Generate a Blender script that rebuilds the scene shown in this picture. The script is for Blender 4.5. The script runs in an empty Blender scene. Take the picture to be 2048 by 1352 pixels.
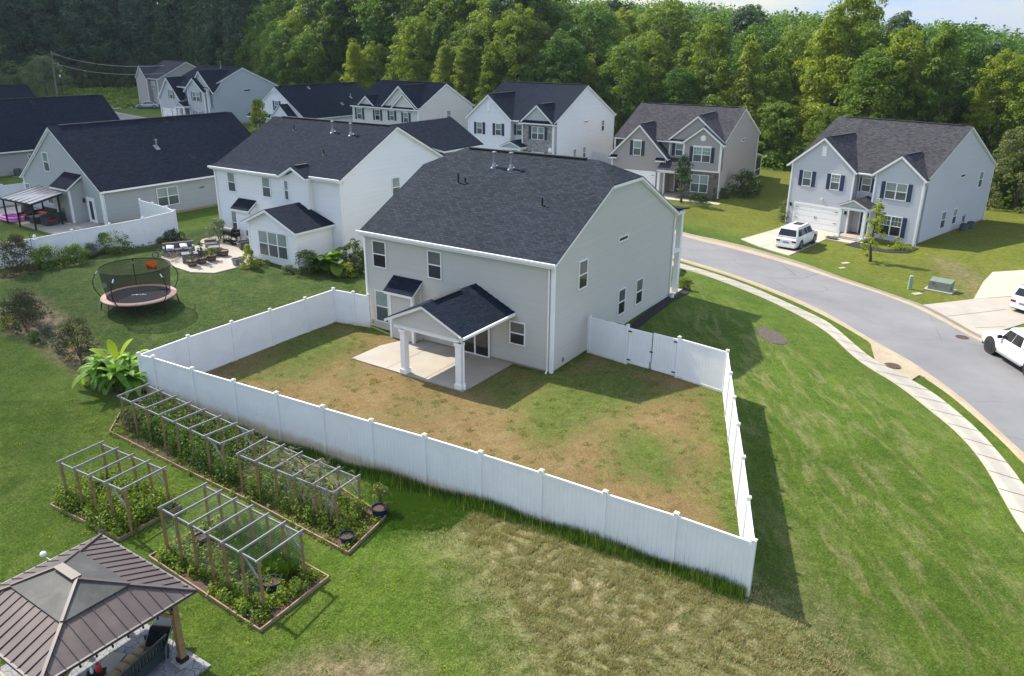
import bpy, math, random
import numpy as np
from mathutils import Vector, Matrix
R = math.radians
rng = np.random.default_rng(7)
random.seed(7)
scene = bpy.context.scene
C = scene.collection
# ------------------------------------------------------------------ camera
F_PX, PITCH, ROLL, CAM_H = 1600.0, 0.358506, 0.0069586, 15.8335
cp, sp, cr, sr = math.cos(PITCH), math.sin(PITCH), math.cos(ROLL), math.sin(ROLL)
FW = Vector((0, cp, -sp)); RT = Vector((1, 0, 0)); UP = Vector((0, sp, cp))
rb = RT * cr + UP * sr; ub = UP * cr - RT * sr
cam_d = bpy.data.cameras.new('camera'); cam = bpy.data.objects.new('camera', cam_d); C.objects.link(cam)
cam.matrix_world = Matrix(((rb.x, ub.x, -FW.x, 0), (rb.y, ub.y, -FW.y, 0), (rb.z, ub.z, -FW.z, CAM_H), (0, 0, 0, 1)))
cam_d.sensor_width = 36; cam_d.lens = F_PX / 2048 * 36; cam_d.clip_start = .3; cam_d.clip_end = 6000
scene.camera = cam
# ------------------------------------------------------------------ sky and sun
SUN_AZ = R(139)      # direction towards the sun, counter-clockwise from +x
SUN_EL = R(47)
world = bpy.data.worlds.new('World'); scene.world = world; world.use_nodes = True
wn, wl = world.node_tree.nodes, world.node_tree.links
bg = wn['Background']; bg.inputs['Strength'].default_value = 0.125
sky = wn.new('ShaderNodeTexSky'); sky.sky_type = 'NISHITA'; sky.sun_disc = False
sky.sun_elevation = SUN_EL; sky.sun_rotation = R(90) - SUN_AZ
sky.air_density = 1.3; sky.dust_density = 1.6; sky.ozone_density = 1.2; sky.altitude = 200
tc = wn.new('ShaderNodeTexCoord'); mp = wn.new('ShaderNodeMapping'); mp.inputs['Scale'].default_value = (1, 1, 5)
nz = wn.new('ShaderNodeTexNoise'); nz.inputs['Scale'].default_value = 3.2; nz.inputs['Detail'].default_value = 7; nz.inputs['Roughness'].default_value = .6
rmp = wn.new('ShaderNodeValToRGB'); rmp.color_ramp.elements[0].position = .40; rmp.color_ramp.elements[1].position = .66
mx = wn.new('ShaderNodeMix'); mx.data_type = 'RGBA'
gm = wn.new('ShaderNodeSeparateXYZ'); wl.new(tc.outputs['Generated'], gm.inputs[0])      # cloud is brighter overhead than at the horizon
cm_ = wn.new('ShaderNodeMix'); cm_.data_type = 'RGBA'; cm_.inputs[6].default_value = (2.7, 3.4, 4.6, 1); cm_.inputs[7].default_value = (6.6, 7.4, 9.2, 1)
mr_ = wn.new('ShaderNodeMapRange'); mr_.inputs[1].default_value = .05; mr_.inputs[2].default_value = .45; wl.new(gm.outputs[2], mr_.inputs[0]); wl.new(mr_.outputs[0], cm_.inputs[0]); wl.new(cm_.outputs[2], mx.inputs[7])
wl.new(tc.outputs['Generated'], mp.inputs['Vector']); wl.new(mp.outputs[0], nz.inputs['Vector'])
wl.new(nz.outputs['Fac'], rmp.inputs['Fac']); wl.new(rmp.outputs[0], mx.inputs[0]); wl.new(sky.outputs[0], mx.inputs[6]); wl.new(mx.outputs[2], bg.inputs['Color'])
sd = bpy.data.lights.new('sun', 'SUN'); sd.energy = 4.9; sd.angle = R(.9); sd.color = (1, .92, .79)
sun = bpy.data.objects.new('sun', sd); C.objects.link(sun)
sdir = Vector((math.cos(SUN_AZ) * math.cos(SUN_EL), math.sin(SUN_AZ) * math.cos(SUN_EL), math.sin(SUN_EL)))
sun.rotation_euler = sdir.to_track_quat('Z', 'Y').to_euler(); sun.location = (-60, 60, 80)
scene.view_settings.view_transform = 'Standard'; scene.view_settings.look = 'None'
scene.view_settings.exposure = 0.78; scene.view_settings.gamma = 1
scene.render.engine = 'CYCLES'
scene.cycles.max_bounces = 6; scene.cycles.transparent_max_bounces = 12
# ------------------------------------------------------------------ terrain height
CTRL = [(2,37,0),(-8.3,43.7,.1),(10,49.4,.35),(-.4,56,.35),(7.4,19.5,.28),(-3,30,.15),(3,28,.15),(-17,33.5,-.35),(-10.5,43.2,.45),(10,34,.3),
 (36,70,-1.4),(27,79,-1.4),(48,81.6,-1.5),(40,92,-1.4),(22.5,88,-.6),(30.5,102,-.6),(12,94,-.6),(-12,55,.85),(-22.5,62,1.2),(-16,49,.8),
 (-33,63.6,1.4),(-23,78,1.4),(-43,71,1.4),(-30,50,1.2),(-49,133.7,2.1),(-41,144,1.8),(-12.6,109.4,1.2),(4.6,95,.9),(13,108.7,.7),(-75,177,1.4),
 (-31,124,1.5),(-58,88,.9),(-8,20,-.75),(-13,26,-.7),(-7,25,-.55),(-25,32,-.2),(-24,40,.5),(-33,40,.8),(-2,18,-.1),(3,16,.0),(9,15,.1),(-6,14,-.9),(-14,17,-.9),
 (16,25,-.2),(15,35,-.1),(17,45,-.35),(13,56,-.3),(21,36,-.9),(24.5,36,-.95),(21,50,-.9),(25,50,-1.05),(28,45,-1.05),(17,65,-.9),(33,53,-1.2),(40,62,-1.1),(33,60,-1.25),(47,66,-.3),(44,58,-.9),
 (0,78,.4),(-20,95,1.0),(-95,180,1.0),(-110,205,1.0),(-100,140,1.2),(-150,230,2),(0,150,0),(60,110,-2),(90,60,-2),(40,20,-1.2),(-60,30,.5),(-60,10,0),(0,0,-1),(30,0,-1.5),(80,150,-1),(-30,170,1)]
for k in range(16):
    a = k / 16 * 2 * math.pi; CTRL.append((500 * math.cos(a), 150 + 500 * math.sin(a), 2.0)); CTRL.append((1500 * math.cos(a), 1500 * math.sin(a), 6.0))
_P = np.array([(x / 100, y / 100) for x, y, z in CTRL]); _Z = np.array([z for *_, z in CTRL])
def _phi(r): return r            # conic kernel, smoothed by the offset below
_n = len(_P); _d = np.sqrt(((_P[:, None] - _P[None]) ** 2).sum(-1) + .0025)
_A = np.zeros((_n + 3, _n + 3)); _A[:_n, :_n] = _phi(_d) - np.eye(_n) * .01
_A[:_n, _n] = 1; _A[:_n, _n + 1:] = _P; _A[_n, :_n] = 1; _A[_n + 1:, :_n] = _P.T
_w = np.linalg.solve(_A, np.r_[_Z, 0, 0, 0])
def terr(x, y):
    x = np.atleast_1d(np.asarray(x, float)) / 100; y = np.atleast_1d(np.asarray(y, float)) / 100
    out = np.empty(x.shape)
    for i in range(0, len(x), 20000):
        q = np.stack([x[i:i+20000], y[i:i+20000]], -1)
        d = np.sqrt(((q[:, None] - _P[None]) ** 2).sum(-1) + .0025)
        out[i:i+20000] = _phi(d) @ _w[:_n] + _w[_n] + q @ _w[_n + 1:]
    return out
def th(x, y): return float(terr(x, y)[0])
def ray(px, py):
    dx, dy = px - 1024, py - 676
    u = cr * dx + sr * dy; v = -sr * dx + cr * dy
    return RT * (u / F_PX) - UP * (v / F_PX) + FW
def U(px, py, z):            # point of the world plane at height z that the photograph shows at (px, py)
    r = ray(px, py); t = (z - CAM_H) / r.z
    return Vector((r.x * t, r.y * t, z))
def G(px, py, dz=0.0):       # the same on the ground
    z = 0.0
    for _ in range(14):
        p = U(px, py, z); z = .5 * z + .5 * (th(p.x, p.y) + dz)
    return Vector((p.x, p.y, th(p.x, p.y) + dz))
def Gs(pts, dz=0.0): return [G(a, b, dz) for a, b in pts]
# ------------------------------------------------------------------ materials
class NT:
    def __init__(s, name):
        s.m = bpy.data.materials.new(name); s.m.use_nodes = True; s.t = s.m.node_tree; s.n = s.t.nodes; s.l = s.t.links
        s.b = s.n['Principled BSDF']; s.out = s.n['Material Output']
    def new(s, typ, **kw):
        o = s.n.new(typ)
        for k, v in kw.items():
            if k.startswith('_'): setattr(o, k[1:], v)
            else: s.set(o, k, v)
        return o
    def set(s, o, k, v):
        i = o.inputs[int(k[1:])] if k[0] == 'i' and k[1:].isdigit() else o.inputs[k]
        if isinstance(v, bpy.types.NodeSocket): s.l.new(v, i)
        else: i.default_value = v
    def noise(s, scale, detail=4, rough=.55, vec=None, dist=0):
        o = s.new('ShaderNodeTexNoise', Scale=scale, Detail=detail, Roughness=rough, Distortion=dist)
        if vec: s.l.new(vec, o.inputs['Vector'])
        return o.outputs['Fac']
    def ramp(s, fac, *stops):
        o = s.n.new('ShaderNodeValToRGB'); s.l.new(fac, o.inputs[0]); e = o.color_ramp.elements
        while len(e) < len(stops): e.new(.5)
        for k, (p, c) in zip(e, stops):
            k.position = p; k.color = (c if isinstance(c, tuple) else (c, c, c)) + (1,)
        return o.outputs[0]
    def mix(s, fac, a, b, mode='MIX'):
        o = s.n.new('ShaderNodeMix'); o.data_type = 'RGBA'; o.blend_type = mode
        for i, v in ((0, fac), (6, a), (7, b)):
            if isinstance(v, bpy.types.NodeSocket): s.l.new(v, o.inputs[i])
            elif isinstance(v, tuple): o.inputs[i].default_value = v + (1,)
            else: o.inputs[i].default_value = v
        return o.outputs[2]
    def math(s, op, a, b=0.0, clamp=False):
        o = s.n.new('ShaderNodeMath'); o.operation = op; o.use_clamp = clamp
        for i, v in ((0, a), (1, b)):
            if isinstance(v, bpy.types.NodeSocket): s.l.new(v, o.inputs[i])
            else: o.inputs[i].default_value = v
        return o.outputs[0]
    def obj(s, scale=(1, 1, 1), rot=(0, 0, 0), kind='Object'):
        t = s.n.new('ShaderNodeTexCoord'); m = s.n.new('ShaderNodeMapping'); s.l.new(t.outputs[kind], m.inputs[0])
        m.inputs['Scale'].default_value = scale; m.inputs['Rotation'].default_value = rot
        return m.outputs[0]
    def bump(s, h, strength=.3, dist=.02):
        o = s.new('ShaderNodeBump', Strength=strength, Distance=dist, Height=h); s.l.new(o.outputs[0], s.b.inputs['Normal']); return o
    def color(s, c): s.set(s.b, 'Base Color', c if isinstance(c, bpy.types.NodeSocket) else c + (1,))
def paint(name, col, rough=.6, var=.12, scale=2.0, metal=0.0, bump=0.0, bscale=60, dirt=None):
    t = NT(name); v = t.obj()
    n = t.noise(scale, 5, .6, v)
    c = t.mix(1.0, col, t.ramp(n, (.3, 1 - var), (.7, 1 + 0 * var)), 'MULTIPLY')
    if dirt: c = t.mix(t.ramp(t.noise(.9, 6, .7, v), (.5, 0.0), (.75, dirt[1])), c, dirt[0])
    t.color(c); t.b.inputs['Roughness'].default_value = rough; t.b.inputs['Metallic'].default_value = metal
    if bump: t.bump(t.noise(bscale, 3, .6, v), bump, .01)
    return t.m
def glass(name, col, rough=.08, stripes=False):
    t = NT(name); v = t.obj()
    c = t.mix(t.ramp(t.noise(.8, 3, .5, v), (.35, 0.0), (.65, 1.0)), tuple(k * .7 for k in col), col)
    if stripes:
        w = t.new('ShaderNodeTexWave', Scale=6.0); w.bands_direction = 'Z'; t.l.new(v, w.inputs['Vector'])
        c = t.mix(t.ramp(w.outputs['Fac'], (.4, 0.0), (.6, .5)), c, tuple(k * .55 for k in col))
    t.color(c); t.b.inputs['Roughness'].default_value = rough; t.b.inputs['IOR'].default_value = 1.5
    return t.m
def shingle(name, c1, c2, bright=1.0):
    t = NT(name)
    uv = t.n.new('ShaderNodeUVMap')
    b = t.n.new('ShaderNodeTexBrick'); t.l.new(uv.outputs[0], b.inputs['Vector'])
    b.offset = .37; b.offset_frequency = 2; b.squash = 1
    for k, v in (('Scale', 1.0), ('Mortar Size', .012), ('Mortar Smooth', .3), ('Bias', 0.0), ('Brick Width', .31), ('Row Height', .145)): b.inputs[k].default_value = v
    b.inputs['Color1'].default_value = c1 + (1,); b.inputs['Color2'].default_value = c2 + (1,); b.inputs['Mortar'].default_value = tuple(k * .45 for k in c1) + (1,)
    big = t.noise(.25, 4, .6, uv.outputs[0]); fine = t.noise(9, 4, .7, uv.outputs[0])
    m1 = t.new('ShaderNodeMapping', Scale=(1.0, 3.0, 1)); t.l.new(uv.outputs[0], m1.inputs[0]); streak = t.noise(1.6, 4, .65, m1.outputs[0])
    c = t.mix(1.0, b.outputs['Color'], t.ramp(fine, (.3, .75), (.7, 1.25)), 'MULTIPLY')
    c = t.mix(1.0, c, t.ramp(streak, (.3, .9), (.7, 1.1)), 'MULTIPLY')
    c = t.mix(1.0, c, t.ramp(big, (.3, .92), (.7, 1.06)), 'MULTIPLY')
    t.color(c); t.b.inputs['Roughness'].default_value = .95; t.b.inputs['Specular IOR Level'].default_value = .1
    t.bump(t.math('ADD', t.math('MULTIPLY', b.outputs['Fac'], -1.0), t.math('MULTIPLY', fine, .5)), .5, .02)
    return t.m
def siding(name, col, var=.05):
    t = NT(name); v = t.obj()
    n = t.noise(.35, 5, .6, v)
    m = t.obj((.15, .15, 8.7)); w = t.noise(1.0, 2, .5, m)
    c = t.mix(1.0, col, t.ramp(n, (.3, 1 - var), (.7, 1.0)), 'MULTIPLY')
    c = t.mix(1.0, c, t.ramp(w, (.3, .95), (.7, 1.02)), 'MULTIPLY')
    z = t.new('ShaderNodeSeparateXYZ'); t.l.new(t.obj(), z.inputs[0])
    low = t.ramp(t.math('ADD', z.outputs[2], t.math('MULTIPLY', t.noise(1.1, 4, .7, v), .5)), (.25, .35), (.75, 0.0))
    c = t.mix(low, c, tuple(k * f for k, f in zip(col, (.78, .66, .52))))   # red clay splashed up the lowest courses
    t.color(c); t.b.inputs['Roughness'].default_value = .62
    return t.m
def stone(name, cols):
    t = NT(name); v = t.obj((1, 1, 1), (0, 0, 0))
    b = t.n.new('ShaderNodeTexBrick'); m = t.n.new('ShaderNodeMapping'); t.l.new(t.n.new('ShaderNodeUVMap').outputs[0], m.inputs[0]); t.l.new(m.outputs[0], b.inputs['Vector'])
    for k, vv in (('Scale', 1.0), ('Mortar Size', .02), ('Brick Width', .42), ('Row Height', .15), ('Bias', 0.0)): b.inputs[k].default_value = vv
    b.inputs['Color1'].default_value = cols[0] + (1,); b.inputs['Color2'].default_value = cols[1] + (1,); b.inputs['Mortar'].default_value = cols[2] + (1,)
    c = t.mix(1.0, b.outputs['Color'], t.ramp(t.noise(3.2, 3, .6, v), (.3, .55), (.7, 1.35)), 'MULTIPLY')
    t.color(c); t.b.inputs['Roughness'].default_value = .85; t.bump(t.math('MULTIPLY', b.outputs['Fac'], -1.0), .6, .03)
    return t.m
def leafmat(name, c1, c2, tint=.12, transl=.45):
    """foliage: colour varies per leaf (attribute) and per plant (object random)"""
    t = NT(name)
    a = t.n.new('ShaderNodeAttribute'); a.attribute_name = 'leaf'
    o = t.n.new('ShaderNodeObjectInfo')
    c = t.mix(a.outputs['Fac'], c1, c2)
    h = t.n.new('ShaderNodeHueSaturation'); t.l.new(c, h.inputs['Color'])
    t.l.new(t.math('ADD', t.math('MULTIPLY', o.outputs['Random'], tint * .35), .5 - tint * .175), h.inputs['Hue'])
    t.l.new(t.math('ADD', t.math('MULTIPLY', o.outputs['Random'], -.5), 1.25), h.inputs['Value'])
    d = t.b; t.color(h.outputs[0]); d.inputs['Roughness'].default_value = .55; d.inputs['Specular IOR Level'].default_value = .35
    tr = t.n.new('ShaderNodeBsdfTranslucent'); t.l.new(t.mix(1.0, h.outputs[0], (1.5, 1.5, .45), 'MULTIPLY'), tr.inputs[0])
    ms = t.n.new('ShaderNodeMixShader'); ms.inputs[0].default_value = transl
    t.l.new(d.outputs[0], ms.inputs[1]); t.l.new(tr.outputs[0], ms.inputs[2]); t.l.new(ms.outputs[0], t.out.inputs[0])
    return t.m
def netmat(name, col, op):
    t = NT(name); t.color(col); t.b.inputs['Roughness'].default_value = .7
    tr = t.n.new('ShaderNodeBsdfTransparent'); ms = t.n.new('ShaderNodeMixShader'); ms.inputs[0].default_value = op
    t.l.new(tr.outputs[0], ms.inputs[1]); t.l.new(t.b.outputs[0], ms.inputs[2]); t.l.new(ms.outputs[0], t.out.inputs[0])
    return t.m
# ------------------------------------------------------------------ mesh building
class MB:
    def __init__(s): s.v = []; s.f = []; s.k = []
    def poly(s, *pts):
        n = len(s.v); s.v += [tuple(p) for p in pts]; s.f.append(tuple(range(n, n + len(pts)))); return s
    def hexa(s, b, t):          # two quads (bottom, top), same winding seen from above (ccw)
        s.k.append((len(s.v), len(s.f))); n = len(s.v); s.v += [tuple(p) for p in b] + [tuple(p) for p in t]; k = len(b)
        s.f.append(tuple(n + i for i in reversed(range(k)))); s.f.append(tuple(n + k + i for i in range(k)))
        for i in range(k): j = (i + 1) % k; s.f.append((n + i, n + j, n + k + j, n + k + i))
        return s
    def box(s, x0, x1, y0, y1, z0, z1):
        return s.hexa([(x0, y0, z0), (x1, y0, z0), (x1, y1, z0), (x0, y1, z0)], [(x0, y0, z1), (x1, y0, z1), (x1, y1, z1), (x0, y1, z1)])
    def slab(s, pts, th):       # planar polygon (ccw from above) given thickness straight down
        return s.hexa([(p[0], p[1], p[2] - th) for p in pts], pts)
    def bar(s, a, b, w, h, up=(0, 0, 1)):
        a, b = Vector(a), Vector(b); d = (b - a).normalized(); u = Vector(up)
        if abs(d.dot(u)) > .98: u = Vector((1, 0, 0))
        x = d.cross(u).normalized() * (w / 2); y = x.cross(d).normalized() * (h / 2)
        return s.hexa([a - x - y, a + x - y, b + x - y, b - x - y], [a - x + y, a + x + y, b + x + y, b - x + y])
    def tube(s, pts, r, n=6, cap=True):
        pts = [Vector(p) for p in pts]; rs = r if isinstance(r, (list, tuple)) else [r] * len(pts); base = len(s.v)
        for i, p in enumerate(pts):
            d = (pts[min(i + 1, len(pts) - 1)] - pts[max(i - 1, 0)]).normalized()
            u = Vector((0, 0, 1)) if abs(d.z) < .9 else Vector((1, 0, 0))
            x = d.cross(u).normalized(); y = d.cross(x)
            for k in range(n):
                a = 2 * math.pi * k / n; s.v.append(tuple(p + (x * math.cos(a) + y * math.sin(a)) * rs[i]))
        for i in range(len(pts) - 1):
            for k in range(n):
                a = base + i * n + k; b = base + i * n + (k + 1) % n; s.f.append((a, b, b + n, a + n))
        if cap:
            s.f.append(tuple(base + k for k in reversed(range(n)))); s.f.append(tuple(base + (len(pts) - 1) * n + k for k in range(n)))
        return s
    def lathe(s, prof, c=(0, 0, 0), n=20):      # profile of (r, z)
        base = len(s.v)
        for r, z in prof:
            for k in range(n):
                a = 2 * math.pi * k / n; s.v.append((c[0] + r * math.cos(a), c[1] + r * math.sin(a), c[2] + z))
        for i in range(len(prof) - 1):
            for k in range(n):
                a = base + i * n + k; b = base + i * n + (k + 1) % n; s.f.append((a, b, b + n, a + n))
        s.f.append(tuple(base + k for k in reversed(range(n)))); s.f.append(tuple(base + (len(prof) - 1) * n + k for k in range(n)))
        return s
    def grid(s, fn, nu, nv, close=False):
        base = len(s.v)
        for i in range(nu + 1):
            for j in range(nv + 1): s.v.append(tuple(fn(i / nu, j / nv)))
        for i in range(nu):
            for j in range(nv): a = base + i * (nv + 1) + j; s.f.append((a, a + nv + 1, a + nv + 2, a + 1))
        return s
    def each(s, name, mat, parent=None):
        ks = s.k + [(len(s.v), len(s.f))]
        for (a, c), (b, d) in zip(ks, ks[1:]):
            m = MB(); m.v = s.v[a:b]; m.f = [tuple(i - a for i in f) for f in s.f[c:d]]; m.build(name, mat, parent)
    def build(s, name, mat, parent=None, smooth=False, uv=None, bevel=0, sub=0, tag=None):
        me = bpy.data.meshes.new(name); me.from_pydata(s.v, [], s.f); me.materials.append(mat)
        if smooth: me.polygons.foreach_set('use_smooth', [True] * len(me.polygons))
        if uv:
            l = me.uv_layers.new(name='UVMap'); co = np.array(s.v)
            for p in me.polygons:
                nn = p.normal
                if uv == 'wall' or abs(nn.z) < .05:
                    h = Vector((-nn.y, nn.x, 0)); h = h.normalized() if h.length > 1e-4 else Vector((1, 0, 0)); vv = Vector((0, 0, 1))
                else:
                    h = Vector((-nn.y, nn.x, 0)); h = h.normalized() if h.length > .02 else Vector((1, 0, 0)); vv = nn.cross(h)
                for li in p.loop_indices:
                    q = Vector(s.v[me.loops[li].vertex_index]); l.data[li].uv = (q.dot(h), q.dot(vv))
        o = bpy.data.objects.new(name, me); C.objects.link(o)
        if parent: o.parent = parent
        if bevel: b = o.modifiers.new('b', 'BEVEL'); b.width = bevel; b.segments = 2; b.limit_method = 'ANGLE'
        if sub: b = o.modifiers.new('s', 'SUBSURF'); b.levels = sub; b.render_levels = sub
        return o
def nmesh(name, V, Fq, mat, parent=None, attr=None, smooth=False):
    """numpy mesh: V (n,3), Fq (m,k)"""
    me = bpy.data.meshes.new(name); V = np.ascontiguousarray(V, np.float32); k = Fq.shape[1]; m = len(Fq)
    me.vertices.add(len(V)); me.vertices.foreach_set('co', V.ravel()); me.loops.add(m * k)
    me.loops.foreach_set('vertex_index', np.ascontiguousarray(Fq, np.int32).ravel()); me.polygons.add(m)
    me.polygons.foreach_set('loop_start', np.arange(0, m * k, k, dtype=np.int32)); me.polygons.foreach_set('loop_total', np.full(m, k, np.int32))
    if smooth: me.polygons.foreach_set('use_smooth', np.ones(m, bool))
    me.update(calc_edges=True); me.materials.append(mat)
    if attr is not None:
        a = me.attributes.new('leaf', 'FLOAT', 'FACE'); a.data.foreach_set('value', np.ascontiguousarray(attr, np.float32))
    o = bpy.data.objects.new(name, me); C.objects.link(o)
    if parent: o.parent = parent
    return o
def meta(o, label, cat=None, group=None, kind=None):
    o['label'] = label
    if cat: o['category'] = cat
    if group: o['group'] = group
    if kind: o['kind'] = kind
    return o
def thing(name, label, cat, loc=(0, 0, 0), rz=0.0, group=None):
    o = bpy.data.objects.new(name, None); C.objects.link(o); o.empty_display_size = .3
    o.location = loc; o.rotation_euler = (0, 0, rz); meta(o, label, cat, group); return o
def struct(o): o['kind'] = 'structure'; return o
def copy_tree(o, parent=None):
    c = o.copy(); C.objects.link(c); c.parent = parent
    for ch in list(o.children): copy_tree(ch, c)
    return c
def clip(poly, z0, z1):
    def half(P, keep, zc):
        out = []
        for i in range(len(P)):
            a, b = P[i], P[(i + 1) % len(P)]; ia, ib = keep(a[1]), keep(b[1])
            if ia: out.append(a)
            if ia != ib:
                t = (zc - a[1]) / (b[1] - a[1]); out.append((a[0] + (b[0] - a[0]) * t, zc))
        return out
    P = half(poly, lambda z: z >= z0, z0)
    return half(P, lambda z: z <= z1, z1) if P else P
class Face:
    """a wall plane: u runs to the right seen from outside, z up, w outwards"""
    def __init__(s, o, u, w): s.o = Vector(o); s.u = Vector(u); s.w = Vector(w)
    def P(s, u, z, w=0): return s.o + s.u * u + s.w * w + Vector((0, 0, z))
    def box(s, mb, u0, u1, z0, z1, w0, w1):
        return mb.hexa([s.P(u0, z0, w1), s.P(u1, z0, w1), s.P(u1, z0, w0), s.P(u0, z0, w0)], [s.P(u0, z1, w1), s.P(u1, z1, w1), s.P(u1, z1, w0), s.P(u0, z1, w0)])
    def lap(s, mb, poly, step=.115, flat=False):
        if flat: mb.poly(*[s.P(u, z) for u, z in poly]); return
        zs = [p[1] for p in poly]; z = min(zs); z1 = max(zs); step = .155
        z = math.floor(z / step) * step
        while z < z1:
            q = clip(poly, z, z + step)
            if len(q) > 2:
                mb.poly(*[s.P(u, zz, .042 * (1 - (zz - z) / step)) for u, zz in q])
                lo = [p for p in q if abs(p[1] - z) < 1e-6]
                if len(lo) == 2:
                    a, b = sorted(lo); mb.poly(s.P(a[0], z, .0), s.P(b[0], z, .0), s.P(b[0], z, .042), s.P(a[0], z, .042))
            z += step
def window(h, f, u0, u1, z0, z1, lites=1, grid=False, head=False, shut=None, sashes=2, blind=None, up=None, lowm=None, name='window'):
    """vinyl window: frame, rails, upper and lower panes; optional shutters"""
    mb = MB(); t = .055; D0, D1 = .0, .09
    f.box(mb, u0, u0 + t, z0, z1, D0, D1); f.box(mb, u1 - t, u1, z0, z1, D0, D1)
    f.box(mb, u0 + t, u1 - t, z0, z0 + t, D0, D1); f.box(mb, u0 + t, u1 - t, z1 - t, z1, D0, D1)
    zm = (z0 + z1) / 2
    lw = (u1 - u0) / lites
    for i in range(1, lites): f.box(mb, u0 + i * lw - .045, u0 + i * lw + .045, z0 + t, z1 - t, D0, D1)
    for i in range(lites):
        a, b = u0 + i * lw + .045, u0 + (i + 1) * lw - .045
        if sashes == 2: f.box(mb, a, b, zm - .03, zm + .03, D0, D1 - .008)
        if grid:
            for q in (1 / 3, 2 / 3):
                f.box(mb, a + (b - a) * q - .01, a + (b - a) * q + .01, zm + .03, z1 - t, D0, D1 - .02)
            f.box(mb, a, b, (zm + z1) / 2 - .01, (zm + z1) / 2 + .01, D0, D1 - .021)
    if head: f.box(mb, u0 - .06, u1 + .06, z1, z1 + .14, D0, D1 + .02)
    w = mb.build(name, M['white'], h)
    for i in range(lites):
        a, b = u0 + i * lw + .04, u0 + (i + 1) * lw - .04
        if sashes == 2:
            p = MB(); f.box(p, a, b, zm, z1 - t + .005, .05, .056); p.build('pane', M[up or 'pane_up'], w)
            p = MB(); f.box(p, a, b, z0 + t - .005, zm, .05, .056); p.build('pane', M[lowm or 'pane_low'], w)
        else:
            p = MB(); f.box(p, a, b, z0 + t - .005, z1 - t + .005, .05, .056); p.build('pane', M[up or 'pane_low'], w)
    if shut:
        for a in (u0 - .40, u1 + .04):
            s = MB(); f.box(s, a, a + .36, z0, z1, .0, .065)
            for q0, q1 in ((.06, .46), (.54, .94)):
                zz0, zz1 = z0 + (z1 - z0) * q0, z0 + (z1 - z0) * q1
                f.box(s, a + .05, a + .31, zz0, zz1, .065, .078)
            s.build('shutter', M[shut], h)
    return w
class Roof:
    def __init__(s): s.sh = MB(); s.fa = MB()
    def plane(s, pts, inset=.02):
        """pts: top surface polygon, ccw from above"""
        s.sh.slab(pts, .035)
        c = sum((Vector(p) for p in pts), Vector()) / len(pts)
        q = []
        for p in pts:
            d = (c - Vector(p)); d.z = 0; L = d.length or 1; q.append(Vector(p) + (c - Vector(p)) * (inset / L))
        s.fa.slab([(p[0], p[1], p[2] - .037) for p in q], .15)
        return s
    def build(s, h, mat, name='roof'):
        r = s.sh.build(name, mat, h, uv='roof'); s.fa.build('fascia', M['trim'], r); return r
def gable(roof, xc, hw, yf, zr, slope, yb, y0=None, ov=.25, axis='y', ze=None):
    """cross gable: ridge along y from yf (front) to yb, half width hw; slopes meet the main roof at depth y0"""
    ze = zr - hw * slope if ze is None else ze
    for sgn in (-1, 1):
        x1 = xc + sgn * (hw + ov); z1 = zr - (hw + ov) * slope
        a = (x1, yf, z1); b = (xc, yf, zr); c_ = (xc, yb, zr); d = (x1, y0 if y0 is not None else yb, z1)
        roof.plane([a, b, c_, d] if sgn < 0 else [b, a, d, c_])
# ------------------------------------------------------------------ shared materials
M = {}
M['white'] = paint('white_vinyl', (.80, .80, .80), .4, .05)
M['trim'] = paint('white_trim', (.78, .78, .78), .45, .06)
M['fence'] = paint('fence_vinyl', (.80, .81, .84), .38, .08, 1.2, dirt=((.62, .56, .46), .22))
_t = M['fence'].node_tree; _b = _t.nodes['Principled BSDF']; _o = _b.inputs['Base Color'].links[0].from_socket
_q = NT.__new__(NT); _q.m = M['fence']; _q.t = _t; _q.n = _t.nodes; _q.l = _t.links; _q.b = _b
_x = _q.new('ShaderNodeSeparateXYZ'); _q.l.new(_q.obj(), _x.inputs[0]); _c = _q.mix(_q.ramp(_q.math('ADD', _x.outputs[2], _q.math('MULTIPLY', _q.noise(1.7, 5, .7, _q.obj()), .5)), (.15, .75), (.5, 0.0)), _o, (.50, .40, .27)); _q.color(_c)   # mud splashed up the foot of the panels
M['pane_up'] = glass('pane_with_blind', (.30, .37, .34), .12, True)
M['pane_low'] = glass('pane_with_screen', (.10, .12, .12), .2)
M['pane_dark'] = glass('pane_dark', (.02, .022, .026), .06)
M['pane_blind'] = glass('pane_half_blind', (.13, .14, .14), .12, True)
M['black'] = paint('black_metal', (.018, .018, .02), .75, .2); M['black'].node_tree.nodes['Principled BSDF'].inputs['Specular IOR Level'].default_value = .2
M['dark'] = paint('dark_grey', (.05, .05, .055), .6, .2)
M['galv'] = paint('galvanised_metal', (.27, .29, .33), .38, .2, 6, metal=.6)
M['roof_a'] = shingle('shingle_charcoal', (.019, .024, .033), (.035, .043, .056))
M['roof_b'] = shingle('shingle_blue_black', (.007, .012, .024), (.015, .022, .038))
M['roof_k'] = shingle('shingle_grey', (.032, .032, .039), (.070, .069, .077))
M['sage'] = siding('siding_sage', (.49, .475, .435)); M['wht'] = siding('siding_white', (.74, .75, .76)); M['gry'] = siding('siding_grey', (.36, .385, .39))
M['blu'] = siding('siding_blue_grey', (.50, .505, .54)); M['tan'] = siding('siding_tan', (.35, .32, .295)); M['crm'] = siding('siding_cream', (.60, .585, .53))
M['slt'] = siding('siding_slate', (.42, .455, .46)); M['tpe'] = siding('siding_taupe', (.36, .34, .33))
M['stone_j'] = stone('stone_pale', ((.38, .35, .34), (.22, .20, .21), (.34, .32, .31))); M['stone_k'] = stone('stone_brown', ((.20, .16, .14), (.11, .09, .085), (.2, .18, .17)))
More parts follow.
